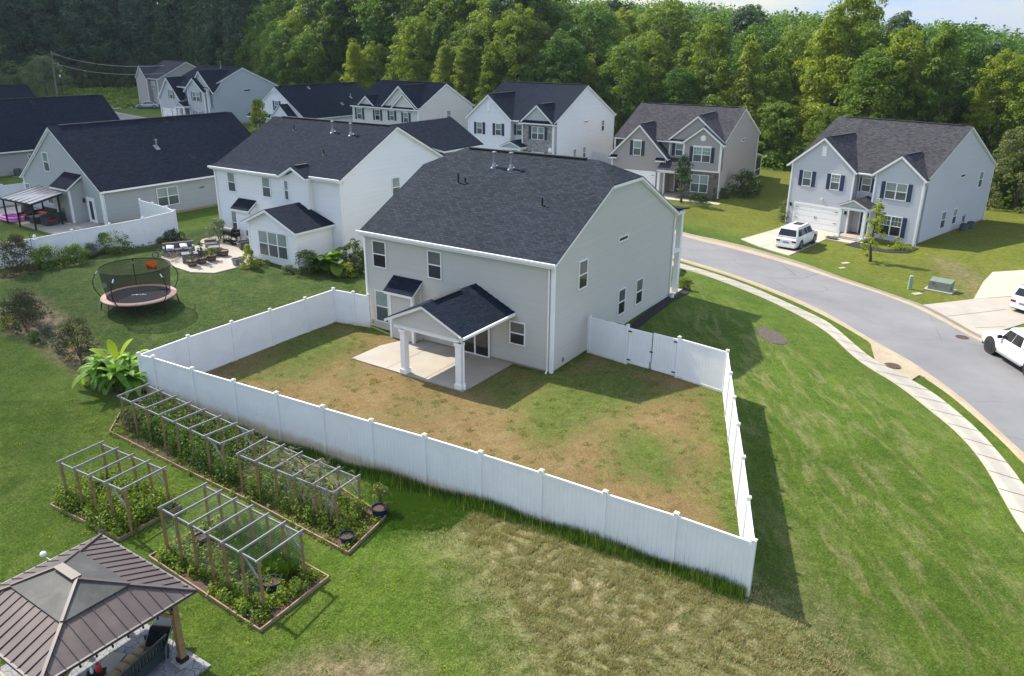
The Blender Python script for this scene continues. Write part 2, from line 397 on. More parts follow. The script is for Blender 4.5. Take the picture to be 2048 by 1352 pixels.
M['navy'] = paint('navy_paint', (.012, .03, .085), .5, .1); M['shut_d'] = paint('dark_shutter', (.02, .025, .05), .5, .1); M['shut_g'] = paint('grey_shutter', (.10, .12, .13), .5, .1)
M['brick'] = stone('brick_foundation', ((.32, .12, .07), (.22, .08, .05), (.3, .25, .2)))
M['founda'] = paint('foundation_block', (.36, .27, .21), .9, .3, 3)
M['conc'] = paint('concrete', (.36, .33, .285), .85, .18, .6, bump=.2, dirt=((.40, .30, .20), .35)); M['conc_new'] = paint('concrete_pale', (.40, .37, .30), .85, .10, .5, bump=.15)
M['acgreen'] = paint('condenser_grey', (.07, .08, .085), .5, .15)
HD = dict(A=(1.99, 37.04, .03, -.58, 12.27, 14.79, 3.78, 5.7), L=(35.93, 70.21, -1.41, -.83, 12.6, 16.91, 4.08, 5.7), K=(22.51, 88.2, -.61, -.52, 12.41, 16.01, 3.32, 5.7),
          B=(-11.92, 55.22, .91, -.58, 12.73, 11.96, 3.0, 5.7), C=(-32.83, 63.6, 1.45, -.61, 12.45, 17.45, 4.4, 2.85), G=(-49.16, 133.68, 2.14, -.67, 12.31, 13.71, 3.08, 5.7),
          I=(-12.61, 109.38, 1.22, -.64, 12.46, 11.16, 2.99, 5.7), J=(4.58, 94.95, .89, -.56, 11.9, 16.2, 3.86, 5.7), F=(-75.25, 176.8, 1.43, -.82, 11.91, 13.23, 3.42, 5.7),
          H=(-31.3, 123.99, 1.47, -.62, 12.62, 17.14, 4.26, 2.85), D=(-58.28, 88.3, .9, -.66, 12.17, 17.44, 4.96, 2.85))
FACES = {}
def house(k, name, label, cat='house'):
    x, y, z, yaw, W, D, rh, he = HD[k]
    ax = Vector((math.cos(yaw), math.sin(yaw), 0)); o = Vector((x, y, z)) - ax * W
    h = thing(name, label, cat, o, yaw)
    FACES[k] = dict(F=Face((0, 0, 0), (1, 0, 0), (0, -1, 0)), R=Face((W, 0, 0), (0, 1, 0), (1, 0, 0)), B=Face((W, D, 0), (-1, 0, 0), (0, 1, 0)), L=Face((0, D, 0), (0, -1, 0), (-1, 0, 0)))
    return h
def Fy(y): return Face((0, y, 0), (1, 0, 0), (0, -1, 0))
def Rx(x): return Face((x, 0, 0), (0, 1, 0), (1, 0, 0))
def Lx(x, D=0): return Face((x, D, 0), (0, -1, 0), (-1, 0, 0))
def hworld(k, x, y, z=0):
    X, Y, Z, yaw, W = HD[k][:5]; c, s = math.cos(yaw), math.sin(yaw); x -= W
    return Vector((X + c * x - s * y, Y + s * x + c * y, Z + z))
def cboard(mb, x, y, z0, z1, w=.09, sx=1, sy=1):
    mb.box(x - w if sx > 0 else x - .062, x + .062 if sx > 0 else x + w, y - .062 if sy > 0 else y - w, y + w if sy > 0 else y + .062, z0, z1)
def foundation(h, W, D, mat='founda', y0=0):
    MB().box(.012, W - .012, y0 + .012, D - .012, -1.6, .13).build('foundation', M[mat], h, uv='wall')
def downspout(h, f, u, z1, z0=.05):
    mb = MB(); mb.tube([f.P(u, z1, .28), f.P(u, z1 - .12, .22), f.P(u, z1 - .35, .07), f.P(u, z0 + .2, .07), f.P(u, z0, .22)], .042, 6); mb.build('downspout', M['white'], h)
def gutter(h, pts, r=.06):
    mb = MB()
    for a, b in pts: mb.bar(a, b, .12, .12)
    mb.each('gutter', M['white'], h)
def vent_pipe(h, s, he, x, y, hgt=.45, r=.045, cap=False, col='black', side=1):
    z = he + .15 + y * s; mb = MB()
    mb.lathe([(r, -.1), (r, hgt), (r * 1.02, hgt)], (x, y, z), 10)
    mb.slab([(x - r * 2.2, y - .15, z - .15 * s + .02), (x + r * 2.2, y - .15, z - .15 * s + .02), (x + r * 2.2, y + .13, z + .13 * s + .02), (x - r * 2.2, y + .13, z + .13 * s + .02)], .02)
    if cap: mb.lathe([(r * 2.2, 0), (r * 1.2, .25)], (x, y, z), 10); mb.lathe([(r * 1.6, hgt), (r * 1.9, hgt + .03), (r * 1.9, hgt + .1), (r * .6, hgt + .13)], (x, y, z), 12)
    mb.build('vent_pipe', M[col], h, smooth=False)
def ridgevent(roof, a, b):
    MB().bar(a, b, .28, .07).build('ridge_vent', M['dark_roof'], roof)
M['dark_roof'] = paint('ridge_vent_black', (.022, .023, .028), .8, .2)
def main_roof(W, D, he, s, rk=.22, ov=.3, y0=None):
    r = Roof(); yf = -ov if y0 is None else y0
    z = lambda y: he + .15 + (y if y <= D / 2 else D - y) * s
    r.plane([(-rk, yf, z(yf)), (W + rk, yf, z(yf)), (W + rk, D / 2, z(D / 2)), (-rk, D / 2, z(D / 2))])
    r.plane([(-rk, D / 2, z(D / 2)), (W + rk, D / 2, z(D / 2)), (W + rk, D + ov, z(D + ov)), (-rk, D + ov, z(D + ov))])
    return r
def end_wall(mb, f, D, he, s, z0=.12):
    f.lap(mb, [(0, z0), (D, z0), (D, he + .0), (D / 2, he + D / 2 * s), (0, he)])
def bay(h, r, wallmb, b, D2s, he, trim, y_back=.9):
    """front bay with its own gable: dict x0,x1,y,xc,zr,sl,ov,zw0,yb"""
    x0, x1, y, xc, zr, sl = (b[k] for k in ('x0', 'x1', 'y', 'xc', 'zr', 'sl')); f = Fy(y)
    zt = lambda x: zr - .2 - abs(x - xc) * sl
    f.lap(b.get('mb', wallmb), [(x0, b.get('z0', .12)), (x1, b.get('z0', .12)), (x1, zt(x1)), (xc, zt(xc)), (x0, zt(x0))])
    if y_back > y:
        Rx(x1).lap(wallmb, [(y, b.get('z0', .12)), (y_back, b.get('z0', .12)), (y_back, zt(x1) + .1), (y, zt(x1) + .1)])
        Lx(x0).lap(wallmb, [(-y_back, b.get('z0', .12)), (-y, b.get('z0', .12)), (-y, zt(x0) + .1), (-y_back, zt(x0) + .1)])
    hw = max(xc - x0, x1 - xc) + b.get('ov', .3)
    yb = b.get('yb', (zr - he - .15) / D2s); ze = zr - hw * sl
    for sg in (-1, 1):
        xe = xc + sg * hw; y0 = max((ze - he - .15) / D2s, y + .1) if ze > he + .2 else b.get('ye', .3)
        A_, B_, C_, D_ = (xe, y - .25, ze), (xc, y - .25, zr), (xc, yb, zr), (xe, y0, ze)
        r.plane([A_, B_, C_, D_] if sg > 0 and False else ([A_, B_, C_, D_] if sg < 0 else [B_, A_, D_, C_]), .02)
    # corner boards
    trim.box(x0 - .06, x0 + .09, y - .062, y + .09, b.get('z0', .0), zt(x0)); trim.box(x1 - .09, x1 + .06, y - .062, y + .09, b.get('z0', .0), zt(x1))
    # rake boards on the gable wall
    for sg in (-1, 1):
        a = f.P(xc, zr - .15, .245); c = f.P(xc + sg * hw, ze - .15, .245); trim.bar(a, c, .05, .17, (0, -1, 0)) if False else trim.bar(a, c, .16, .03, (0, 1, 0))
def acunit(label, p, rz, group, parent=None):
    t = thing('air_conditioner', label, 'air conditioner', p, rz, group)
    MB().box(-.5, .5, -.5, .5, -.1, .08).build('pad', M['conc'], t)
    m = MB(); m.lathe([(.38, .1), (.4, .12), (.4, .8), (.36, .84)], n=8)
    for k in range(9): m.lathe([(.405, .15 + k * .07), (.415, .17 + k * .07), (.405, .19 + k * .07)], n=8)
    m.build('casing', M['acgreen'], t)
    g = MB()
    for k in range(5): g.lathe([(.06 + k * .06, .87), (.075 + k * .06, .88), (.075 + k * .06, .87)], n=14)
    g.build('fan_grille', M['dark'], t); return t
# ================================================================== A: the pale sage house in the middle
W, D, he = 12.27, 14.79, 5.7; s = .511; kd, hd = 5.58, 1.62
hA = house('A', 'two_storey_house', 'pale sage two-storey house with clipped gable roof and rear porch inside the white fence')
fa = FACES['A']; wl_ = MB()
foundation(hA, W, D)
fa['F'].lap(wl_, [(0, .15), (W, .15), (W, he), (0, he)])
zk = he + kd * s
fa['R'].lap(wl_, [(0, .15), (D, .15), (D, he), (D - kd, zk), (kd, zk), (0, he)])
fa['L'].lap(wl_, [(0, .15), (D, .15), (D, he), (D - kd, zk), (kd, zk), (0, he)])
fa['B'].lap(wl_, [(0, .15), (W, .15), (W, he), (0, he)])
wl_.build('wall', M['sage'], hA)
r = Roof(); z = lambda y: he + .15 + min(y, D - y) * s; rk, ov = .2, .3
r.plane([(-rk, -ov, z(-ov)), (W + rk, -ov, z(-ov)), (W + rk, kd, z(kd)), (W - hd, D / 2, z(D / 2)), (hd, D / 2, z(D / 2)), (-rk, kd, z(kd))])
r.plane([(W + rk, D + ov, z(D + ov)), (-rk, D + ov, z(D + ov)), (-rk, D - kd, z(kd)), (hd, D / 2, z(D / 2)), (W - hd, D / 2, z(D / 2)), (W + rk, D - kd, z(kd))])
r.plane([(W + rk, kd, z(kd)), (W + rk, D - kd, z(kd)), (W - hd, D / 2, z(D / 2))]); r.plane([(-rk, D - kd, z(kd)), (-rk, kd, z(kd)), (hd, D / 2, z(D / 2))])
rA = r.build(hA, M['roof_a']); ridgevent(rA, (hd + .3, D / 2, z(D / 2) + .03), (W - hd - .8, D / 2, z(D / 2) + .03))
gutter(hA, [((-.3, -.34, 5.72), (W + .25, -.34, 5.72)), ((-.3, D + .34, 5.72), (W + .25, D + .34, 5.72))])
t = MB()
for (x, y, a, b) in ((0, 0, 1, 1), (W, 0, -1, 1), (0, D, 1, -1), (W, D, -1, -1)): cboard(t, x, y, 0, 5.62, .1, -a, b)
# rake and soffit boards along the right gable
def rakes(t, x, pts, w=.03, h=.17):
    for a, b in zip(pts, pts[1:]): t.bar((x, a[0], a[1]), (x, b[0], b[1]), w, h)
rakes(t, W + .06, [(0, he - .02), (kd, zk - .02), (D - kd, zk - .02), (D, he - .02)]); rakes(t, -.06, [(0, he - .02), (kd, zk - .02), (D - kd, zk - .02), (D, he - .02)])
t.each('corner_board', M['trim'], hA)
downspout(hA, fa['F'], W - .22, 5.7, .0); downspout(hA, fa['F'], .06, 5.7, .0); downspout(hA, fa['R'], D - .12, 5.7, .2)
f = fa['F']
window(hA, f, .61, 1.6, 3.78, 5.31, up='pane_blind', lowm='pane_dark'); window(hA, f, 4.53, 5.46, 3.78, 5.3, up='pane_blind', lowm='pane_dark')
window(hA, f, .62, 1.6, .58, 2.43, lowm='pane_low'); window(hA, f, 9.78, 10.72, 1.16, 2.4, up='pane_blind', lowm='pane_dark'); window(hA, f, 4.47, 5.46, .62, 2.1, lowm='pane_low', up='pane_low')
# sliding door
f = Fy(-.06); m = MB(); f.box(m, 6.72, 8.56, .0, .12, 0, .09); f.box(m, 6.72, 8.56, 2.05, 2.14, 0, .07); f.box(m, 6.72, 6.8, .12, 2.05, 0, .07); f.box(m, 8.48, 8.56, .12, 2.05, 0, .07); f.box(m, 7.58, 7.66, .12, 2.05, 0, .07)
d = m.build('sliding_door', M['white'], hA)
for a, b in ((6.8, 7.58), (7.66, 8.48)): p = MB(); f.box(p, a, b, .12, 2.05, .02, .03); p.build('pane', M['pane_dark'], d)
p = MB(); f.box(p, 7.53, 7.56, .95, 1.15, .07, .11); p.build('handle', M['galv'], d)
f = fa['R']
window(hA, f, 6.82, 8.0, 5.38, 5.67, sashes=1, up='pane_dark'); window(hA, f, 2.4, 3.33, 3.79, 5.3, up='pane_blind', lowm='pane_dark')
window(hA, f, 7.18, 8.1, 1.04, 2.58, up='pane_low', lowm='pane_dark'); window(hA, f, 9.52, 10.46, 1.04, 2.6, up='pane_low', lowm='pane_dark')
# closet bump-out with shed roof
b_ = MB(); x0, x1, y = 2.3, 3.9, -.68
Fy(y).lap(b_, [(x0, .1), (x1, .1), (x1, 2.78), (x0, 2.78)]); Rx(x1).lap(b_, [(y, .1), (0, .1), (0, 3.2), (y, 2.8)]); Lx(x0).lap(b_, [(0, .1), (-y, .1), (-y, 2.8), (0, 3.2)])
bo = b_.build('bump_out', M['sage'], hA)
MB().box(x0 + .012, x1 - .012, y + .012, .02, -1, .1).build('base', M['founda'], bo)
r = Roof(); r.plane([(x0 - .25, y - .25, 2.86), (x1 + .2, y - .25, 2.86), (x1 + .2, 0.0, 3.52), (x0 - .25, 0.0, 3.52)]); rr = r.sh.build('shed_roof', M['roof_b'], bo, uv='roof'); r.fa.build('fascia', M['trim'], bo)
t = MB(); t.box(x0 - .06, x0 + .09, y - .065, y + .06, 0, 2.72); t.box(x1 - .09, x1 + .06, y - .065, y + .09, 0, 2.72); t.box(x1 - .0, x1 + .03, -.1, 0, 0, 3.1); t.each('corner_board', M['trim'], bo)
m = MB(); Fy(y).box(m, 3.15, 3.4, .75, 1.15, 0, .12); m.build('meter_box', M['galv'], bo)
# porch: gable roof on two square posts
r = Roof(); xc, hw, zr, sl, yf = 7.66, 2.42, 3.98, .455, -4.45
for sg in (-1, 1):
    q = [(xc + sg * hw, yf, zr - hw * sl), (xc, yf, zr), (xc, 0.0, zr), (xc + sg * hw, 0.0, zr - hw * sl)]
    r.plane(q if sg < 0 else [q[1], q[0], q[3], q[2]])
pr = r.sh.build('porch_roof', M['roof_b'], hA, uv='roof'); r.fa.build('fascia', M['trim'], pr)
MB().bar((xc, -3.6, zr + .03), (xc, -1.4, zr + .03), .26, .06).build('ridge_vent', M['dark_roof'], pr)
m = MB(); Fy(-4.22).lap(m, [(xc - 1.95, 2.62), (xc + 1.95, 2.62), (xc + 1.95, zr - .2 - 1.95 * sl), (xc, zr - .2), (xc - 1.95, zr - .2 - 1.95 * sl)]); m.build('gable_panel', M['sage'], pr)
m = MB(); m.box(xc - 2.0, xc + 2.0, -4.2, -4.0, 2.42, 2.62); m.box(xc - 2.0, xc - 1.85, -4.0, -.02, 2.42, 2.6); m.box(xc + 1.85, xc + 2.0, -4.0, -.02, 2.42, 2.6); m.box(xc - 1.9, xc + 1.9, -4.0, -.02, 2.6, 2.64); m.build('beam', M['trim'], pr)
for x in (6.22, 9.62):
    m = MB(); m.box(x - .15, x + .15, -4.25, -3.95, .1, 2.42); m.box(x - .2, x + .2, -4.3, -3.9, .08, .32); m.box(x - .19, x + .19, -4.29, -3.91, 2.28, 2.42); m.build('porch_post', M['white'], pr)
m = MB(); m.tube([(9.95, -4.5, 2.86), (9.9, -4.36, 2.6), (9.86, -4.1, 2.4), (9.86, -4.1, .3), (9.98, -4.2, .12)], .042, 6); m.build('downspout', M['white'], pr)
gutter(pr, [((xc + hw + .05, yf, zr - hw * sl - .08), (xc + hw + .05, -.1, zr - hw * sl - .08))])
# front porch beyond, seen past the corner
m = MB()
for x in (W - .12, W - 4.4): m.box(x - .16, x + .16, D + 1.15, D + 1.47, .0, 5.45)
m.each('porch_post', M['white'], hA); m = MB(); m.box(W - 4.6, W + .1, D + 1.1, D + 1.5, 5.45, 5.7); m.box(W - .25, W + .1, D + .03, D + 1.1, 5.47, 5.7); m.box(W - .2, W + .04, D + .03, D + 1.14, 3.0, 3.2); m.build('porch_beam', M['white'], hA)
m = MB(); m.slab([(W - 4.9, D, 6.0), (W + .3, D, 6.0), (W + .3, D + 1.75, 5.78), (W - 4.9, D + 1.75, 5.78)][::1], .08); m.build('porch_canopy', M['roof_a'], hA, uv='roof')
MB().box(W - 5.3, W + .1, D, D + 2.1, -.6, .22).build('front_porch_floor', M['conc'], hA)
vent_pipe(hA, s, he, 4.67, 6.0, .75, .07, True, 'galv'); vent_pipe(hA, s, he, 5.82, 6.0, .8, .07, True, 'galv')
vent_pipe(hA, s, he, 3.31, 4.38, .55, .05); vent_pipe(hA, s, he, 3.74, 4.46, .3, .05); vent_pipe(hA, s, he, 9.45, 3.47, .42, .05)
m = MB(); fa['R'].box(m, 1.0, 1.14, .35, .55, 0, .06); fa['F'].box(m, .25, .4, .35, .55, 0, .06); fa['F'].box(m, 6.35, 6.5, .3, .48, 0, .06); fa['R'].box(m, 5.6, 5.8, .9, 1.2, 0, .1); m.build('utility_box', M['galv'], hA)
# ================================================================== houses across the street: shared builder
def street_house(k, name, label, wall, roofm, s, bays, front_y=.9, found='founda', stonewall=None, rbayx=None):
    x_, y_, z_, yaw, W, D, rh, he = HD[k]; h = house(k, name, label); f = FACES[k]
    foundation(h, W, D, found, .0)
    wm = MB(); st = MB(); tr = MB()
    Fy(front_y).lap(wm, [(0, .12), (W, .12), (W, he + .25), (0, he + .25)])
    end_wall(wm, f['R'], D, he, s); end_wall(wm, f['L'], D, he, s); f['B'].lap(wm, [(0, .12), (W, .12), (W, he), (0, he)])
    r = main_roof(W, D, he, s, .2, .3, .06)
    for b in bays:
        if b.get('stone'): b['mb'] = st
        bay(h, r, wm, b, s, he, tr, front_y)
    wm.build('wall', wall, h)
    if st.v: st.build('stone_veneer', stonewall, h, uv='wall')
    ro = r.build(h, roofm); ridgevent(ro, (.6, D / 2, he + .17 + D / 2 * s), (W - .6, D / 2, he + .17 + D / 2 * s))
    for b in bays:
        yb = (b['zr'] - he - .15) / s; ridgevent(ro, (b['xc'], b['y'] + .8, b['zr'] + .02), (b['xc'], yb - .3, b['zr'] + .02))
    for y in (0, D): tr.box(W - .09, W + .064, y - .065 if y == 0 else y - .09, y + .092 if y == 0 else y + .06, 0, 5.6); tr.box(-.064, .09, y - .065 if y == 0 else y - .09, y + .092 if y == 0 else y + .06, 0, 5.6)
    for x in (W + .06, -.06): rakes(tr, x, [(0, he - .02), (D / 2, he + D / 2 * s - .02), (D, he - .02)])
    tr.each('trim_board', M['trim'], h)
    xs = sorted((b['x0'], b['x1']) for b in bays)
    gutter(h, [((-.2, D + .35, 5.7), (W + .2, D + .35, 5.7))] + ([((xs[0][1] + .2, .0, 5.76), (xs[-1][0] - .2, .0, 5.76))] if len(bays) > 1 and xs[-1][0] - xs[0][1] > .8 else []))
    return h, f
def garage_door(h, y, x0, x1, zt=2.2, lights=False):
    f = Fy(y - .06); m = MB(); f.box(m, x0 - .12, x0, 0, zt, -.06, .05); f.box(m, x1, x1 + .12, 0, zt, 0, .05); f.box(m, x0 - .12, x1 + .12, zt, zt + .16, 0, .05)
    g = m.build('garage_door', M['white'], h)
    p = MB(); n = 8
    for i in range(4):
        f.box(p, x0, x1, i * zt / 4 + .008, (i + 1) * zt / 4 - .008, .0, .02)
        for j in range(n): w = (x1 - x0) / n; f.box(p, x0 + j * w + .06, x0 + (j + 1) * w - .06, i * zt / 4 + .07, (i + 1) * zt / 4 - .07, .02, .024)
    p.build('door_panel', M['white'], g)
    q = MB(); c = (x0 + x1) / 2
    for a in (c - .1, c + .06): f.box(q, a, a + .04, .95, 1.2, .028, .05)
    for zz in (zt * .37, zt * .87): f.box(q, x0 + .05, x0 + .4, zz, zz + .04, .028, .045); f.box(q, x1 - .4, x1 - .05, zz, zz + .04, .028, .045)
    q.build('hinge', M['black'], g); return g
def front_door(h, y, x0, x1, col='navy'):
    f = Fy(y - .06); m = MB(); f.box(m, x0 - .1, x0, 0.05, 2.15, -.06, .05); f.box(m, x1, x1 + .1, .05, 2.15, 0, .05); f.box(m, x0 - .1, x1 + .1, 2.15, 2.27, 0, .05)
    d = m.build('front_door', M['white'], h); p = MB(); f.box(p, x0, x1, .1, 2.15, .0, .025)
    for a, b in ((.25, .95), (1.1, 1.95)):
        for i in range(2): w = (x1 - x0) / 2; f.box(p, x0 + i * w + .08, x0 + (i + 1) * w - .08, a, b, .025, .034)
    p.build('door_leaf', M[col], d); q = MB(); f.box(q, x0 + .06, x0 + .1, 1.0, 1.2, .034, .07); q.build('handle', M['galv'], d)
def lantern(h, f, u, z):
    m = MB(); f.box(m, u - .07, u + .07, z - .16, z + .12, .02, .16); f.box(m, u - .1, u + .1, z + .12, z + .17, 0, .2); m.build('wall_lantern', M['black'], h)
def small_porch(h, xc, hw, y, zr, sl, roofm, yb=.9, posts=True, mat='trim'):
    r = Roof()
    for sg in (-1, 1):
        q = [(xc + sg * hw, y, zr - hw * sl), (xc, y, zr), (xc, yb, zr), (xc + sg * hw, yb, zr - hw * sl)]; r.plane(q if sg < 0 else [q[1], q[0], q[3], q[2]])
    p = r.sh.build('porch_roof', roofm, h, uv='roof'); r.fa.build('fascia', M['trim'], p)
    m = MB(); m.poly((xc - hw + .25, y + .18, zr - (hw - .25) * sl - .2), (xc + hw - .25, y + .18, zr - (hw - .25) * sl - .2), (xc, y + .18, zr - .2)); m.build('gable_panel', M['slt'], p)
    m = MB(); ze = zr - hw * sl - .15
    m.box(xc - hw + .15, xc + hw - .15, y + .12, y + .3, ze - .22, ze); m.bar((xc - hw, y + .1, ze + .03), (xc, y + .1, zr - .12), .14, .04, (0, 1, 0)); m.bar((xc + hw, y + .1, ze + .03), (xc, y + .1, zr - .12), .14, .04, (0, 1, 0))
    m.box(xc - hw + .15, xc - hw + .3, y + .3, yb, ze - .22, ze); m.box(xc + hw - .3, xc + hw - .15, y + .3, yb, ze - .22, ze); m.build('beam', M['trim'], p)
    if posts:
        for x in (xc - hw + .35, xc + hw - .35):
            m = MB(); m.box(x - .14, x + .14, y + .1, y + .38, .05, ze - .2); m.box(x - .19, x + .19, y + .05, y + .43, .05, .25); m.build('porch_post', M['white'], p)
    MB().box(xc - hw + .1, xc + hw - .1, y + .02, yb, -.4, .08).build('porch_floor', M['conc'], p)
    return p
# L: blue-grey house on the right
hL, f = street_house('L', 'two_storey_house', 'blue grey two-storey house with navy shutters and a white car on its driveway', M['blu'], M['roof_k'], .484,
    [dict(x0=0, x1=6.3, y=0, xc=3.05, zr=8.72, sl=.81), dict(x0=8.3, x1=12.6, y=0, xc=10.4, zr=7.8, sl=.78, ov=.28)], found='brick')
F0 = Fy(0)
window(hL, F0, 1.24, 2.15, 3.95, 5.42, shut='navy'); window(hL, F0, 4.1, 5.02, 3.95, 5.42, grid=True, shut='navy'); window(hL, Fy(.9), 6.7, 7.6, 4.03, 5.32, shut='navy')
window(hL, F0, 9.33, 11.28, 3.84, 5.36, 2, shut='navy'); window(hL, F0, 9.33, 11.3, .58, 2.38, 2, grid=True, shut='navy', up='pane_low', lowm='pane_dark')
garage_door(hL, 0, .85, 5.35, 2.15); front_door(hL, .9, 7.1, 7.95, 'navy'); small_porch(hL, 7.5, 1.5, -2.0, 3.72, .45, M['roof_k'])
m = MB(); F0.box(m, 2.88, 3.32, 6.96, 7.86, 0, .08); m.build('gable_vent', M['white'], hL)
lantern(hL, F0, .35, 2.0); lantern(hL, F0, 6.0, 2.0); m = MB(); F0.box(m, 3.4, 3.56, 2.85, 3.05, 0, .14); m.build('flood_light', M['white'], hL)
f = FACES['L']['R']
window(hL, f, 13.2, 14.2, 3.74, 5.3); window(hL, f, 8.1, 9.35, 5.24, 5.55, sashes=1, up='pane_dark'); window(hL, f, 5.3, 6.4, .79, 2.37); window(hL, f, 8.1, 9.12, .8, 2.32)
downspout(hL, FACES['L']['R'], .12, 5.65, .0); downspout(hL, FACES['L']['R'], 16.8, 5.65); downspout(hL, Fy(.9), 6.45, 5.6, 3.4)
m = MB(); f.box(m, 10.9, 11.15, .8, 1.25, 0, .12); m.tube([f.P(11.3, .2, .1), f.P(11.3, 1.4, .1), f.P(11.45, 1.4, .1)], .03); m.build('utility_box', M['galv'], hL)
# K: tan house with stone
hK, f = street_house('K', 'two_storey_house', 'tan two-storey house with brown stone veneer and dark shutters left of the blue grey house', M['tan'], M['roof_k'], .415,
    [dict(x0=.0, x1=6.4, y=-.6, xc=3.2, zr=7.55, sl=1.0, ov=.38, ye=.0), dict(x0=6.4, x1=12.0, y=.5, xc=9.45, zr=8.72, sl=.83, ov=.15, z0=2.8), dict(x0=8.3, x1=12.41, y=-.25, xc=10.4, zr=7.65, sl=.76, z0=2.9)], stonewall=M['stone_k'])
fk = Fy(-.25); m = MB(); fk.lap(m, [(8.3, 0), (12.41, 0), (12.41, 2.85), (8.3, 2.85)], flat=True); Rx(12.418).lap(m, [(-.25, 0), (.25, 0), (.25, 2.85), (-.25, 2.85)], flat=True); m.build('stone_veneer', M['stone_k'], hK, uv='wall')
m = MB(); fk.box(m, 8.3, 12.43, 2.83, 3.0, -.02, .08); m.build('band_board', M['white'], hK)
window(hK, Fy(-.6), 2.52, 3.46, 4.09, 5.71, head=True, shut='shut_d'); window(hK, Fy(.5), 7.1, 8.0, 4.25, 5.57, head=True, shut='shut_d'); window(hK, fk, 9.4, 11.36, 3.84, 5.46, 2, grid=True, head=True, shut='shut_d')
window(hK, fk, 9.4, 11.36, .54, 2.48, 2); garage_door(hK, -.6, .7, 5.3, 2.3); front_door(hK, .9, 7.2, 8.1, 'dark')
m = MB(); c = fk.P(10.4, 6.42, .0); m.lathe([(.3, 0), (.3, .09)], n=20); o = m.build('gable_vent', M['white'], hK); o.location = fk.P(10.4, 6.42, .0); o.rotation_euler = (R(90), 0, 0)
r = Roof(); r.plane([(5.9, -1.9, 2.95), (9.0, -1.9, 2.95), (9.0, .5, 4.05), (5.9, .5, 4.05)]); p = r.sh.build('porch_roof', M['roof_k'], hK, uv='roof'); r.fa.build('fascia', M['trim'], p)
m = MB(); m.box(6.0, 6.25, -1.75, -1.5, 0, 2.75); m.box(6.0, 8.9, -1.75, -1.55, 2.6, 2.8); m.build('porch_post', M['white'], p); MB().box(6.0, 8.3, -1.8, .9, -.5, .06).build('porch_floor', M['conc'], p)
for xx in (.35, 6.05):
    r = Roof(); r.plane([(xx - .75, -1.0, 3.78), (xx + .35, -1.0, 3.78), (xx + .35, -.6, 4.02), (xx - .75, -.6, 4.02)]); e = r.sh.build('eave_return', M['roof_b'], hK, uv='roof'); r.fa.build('fascia', M['trim'], e)
f = FACES['K']['R']; window(hK, f, 7.95, 9.4, 5.34, 5.67, sashes=1, up='pane_dark'); downspout(hK, f, -.15, 5.6); downspout(hK, f, 15.9, 5.6)
m = MB(); m.box(W := 12.41 - 6, 12.41, 16.01, 19.2, -.3, .1); m.box(12.2, 12.41, 19.0, 19.2, .1, 2.4); m.box(12.3, 12.41, 16.01, 19.0, .9, 1.0); m.build('screen_porch', M['white'], hK)
m = MB(); m.box(12.33, 12.38, 16.01, 19.0, .1, 2.4); m.build('screen', M['dark'], hK)
r = Roof(); r.plane([(12.7, 16.0, 3.2), (12.7, 19.5, 2.5), (6, 19.5, 2.5), (6, 16.0, 3.2)]); e = r.sh.build('screen_porch_roof', M['roof_k'], hK, uv='roof'); r.fa.build('fascia', M['trim'], e)
# J: white house with pale stone
hJ, f = street_house('J', 'two_storey_house', 'white two-storey house with pale stone veneer beside its small porch', M['wht'], M['roof_b'], .477,
    [dict(x0=0, x1=6.05, y=0, xc=3.0, zr=8.7, sl=.84), dict(x0=7.75, x1=11.9, y=0, xc=9.75, zr=7.8, sl=.88, stone=1, ov=.3)], stonewall=M['stone_j'])
window(hJ, F0, 1.24, 2.05, 3.96, 5.37, head=True, shut='shut_d'); window(hJ, F0, 3.95, 4.8, 3.95, 5.35, head=True, shut='shut_d'); window(hJ, Fy(.9), 6.4, 7.2, 4.05, 5.29, shut='shut_d')
window(hJ, F0, 9.04, 10.75, 3.84, 5.3, 2, shut='shut_d'); window(hJ, F0, 9.04, 10.75, .6, 2.4, 2, shut='shut_d'); garage_door(hJ, 0, .85, 5.2, 2.15); front_door(hJ, .9, 6.6, 7.5, 'navy')
r = Roof(); r.plane([(7.4, -.35, 5.72), (12.2, -.35, 5.72), (12.2, .02, 6.0), (7.4, .02, 6.0)]); e = r.sh.build('eyebrow_roof', M['roof_b'], hJ, uv='roof'); r.fa.build('fascia', M['trim'], e)
m = MB(); Fy(-.04).lap(m, [(7.9, 6.0), (11.75, 6.0), (9.78, 7.58)]); m.build('gable_panel', M['slt'], hJ); m = MB(); F0.box(m, 2.75, 3.2, 6.7, 7.6, 0, .08); m.build('gable_vent', M['white'], hJ)
small_porch(hJ, 7.0, 1.5, -1.6, 3.62, .42, M['roof_b'])
f = FACES['J']['R']; window(hJ, f, 7.56, 8.72, 5.27, 5.48, sashes=1, up='pane_dark'); window(hJ, f, 12.5, 13.3, 3.83, 5.2); window(hJ, f, 5.0, 5.77, .9, 2.36); window(hJ, f, 7.56, 8.32, .9, 2.36); downspout(hJ, f, .1, 5.6); downspout(hJ, f, 16.1, 5.6)
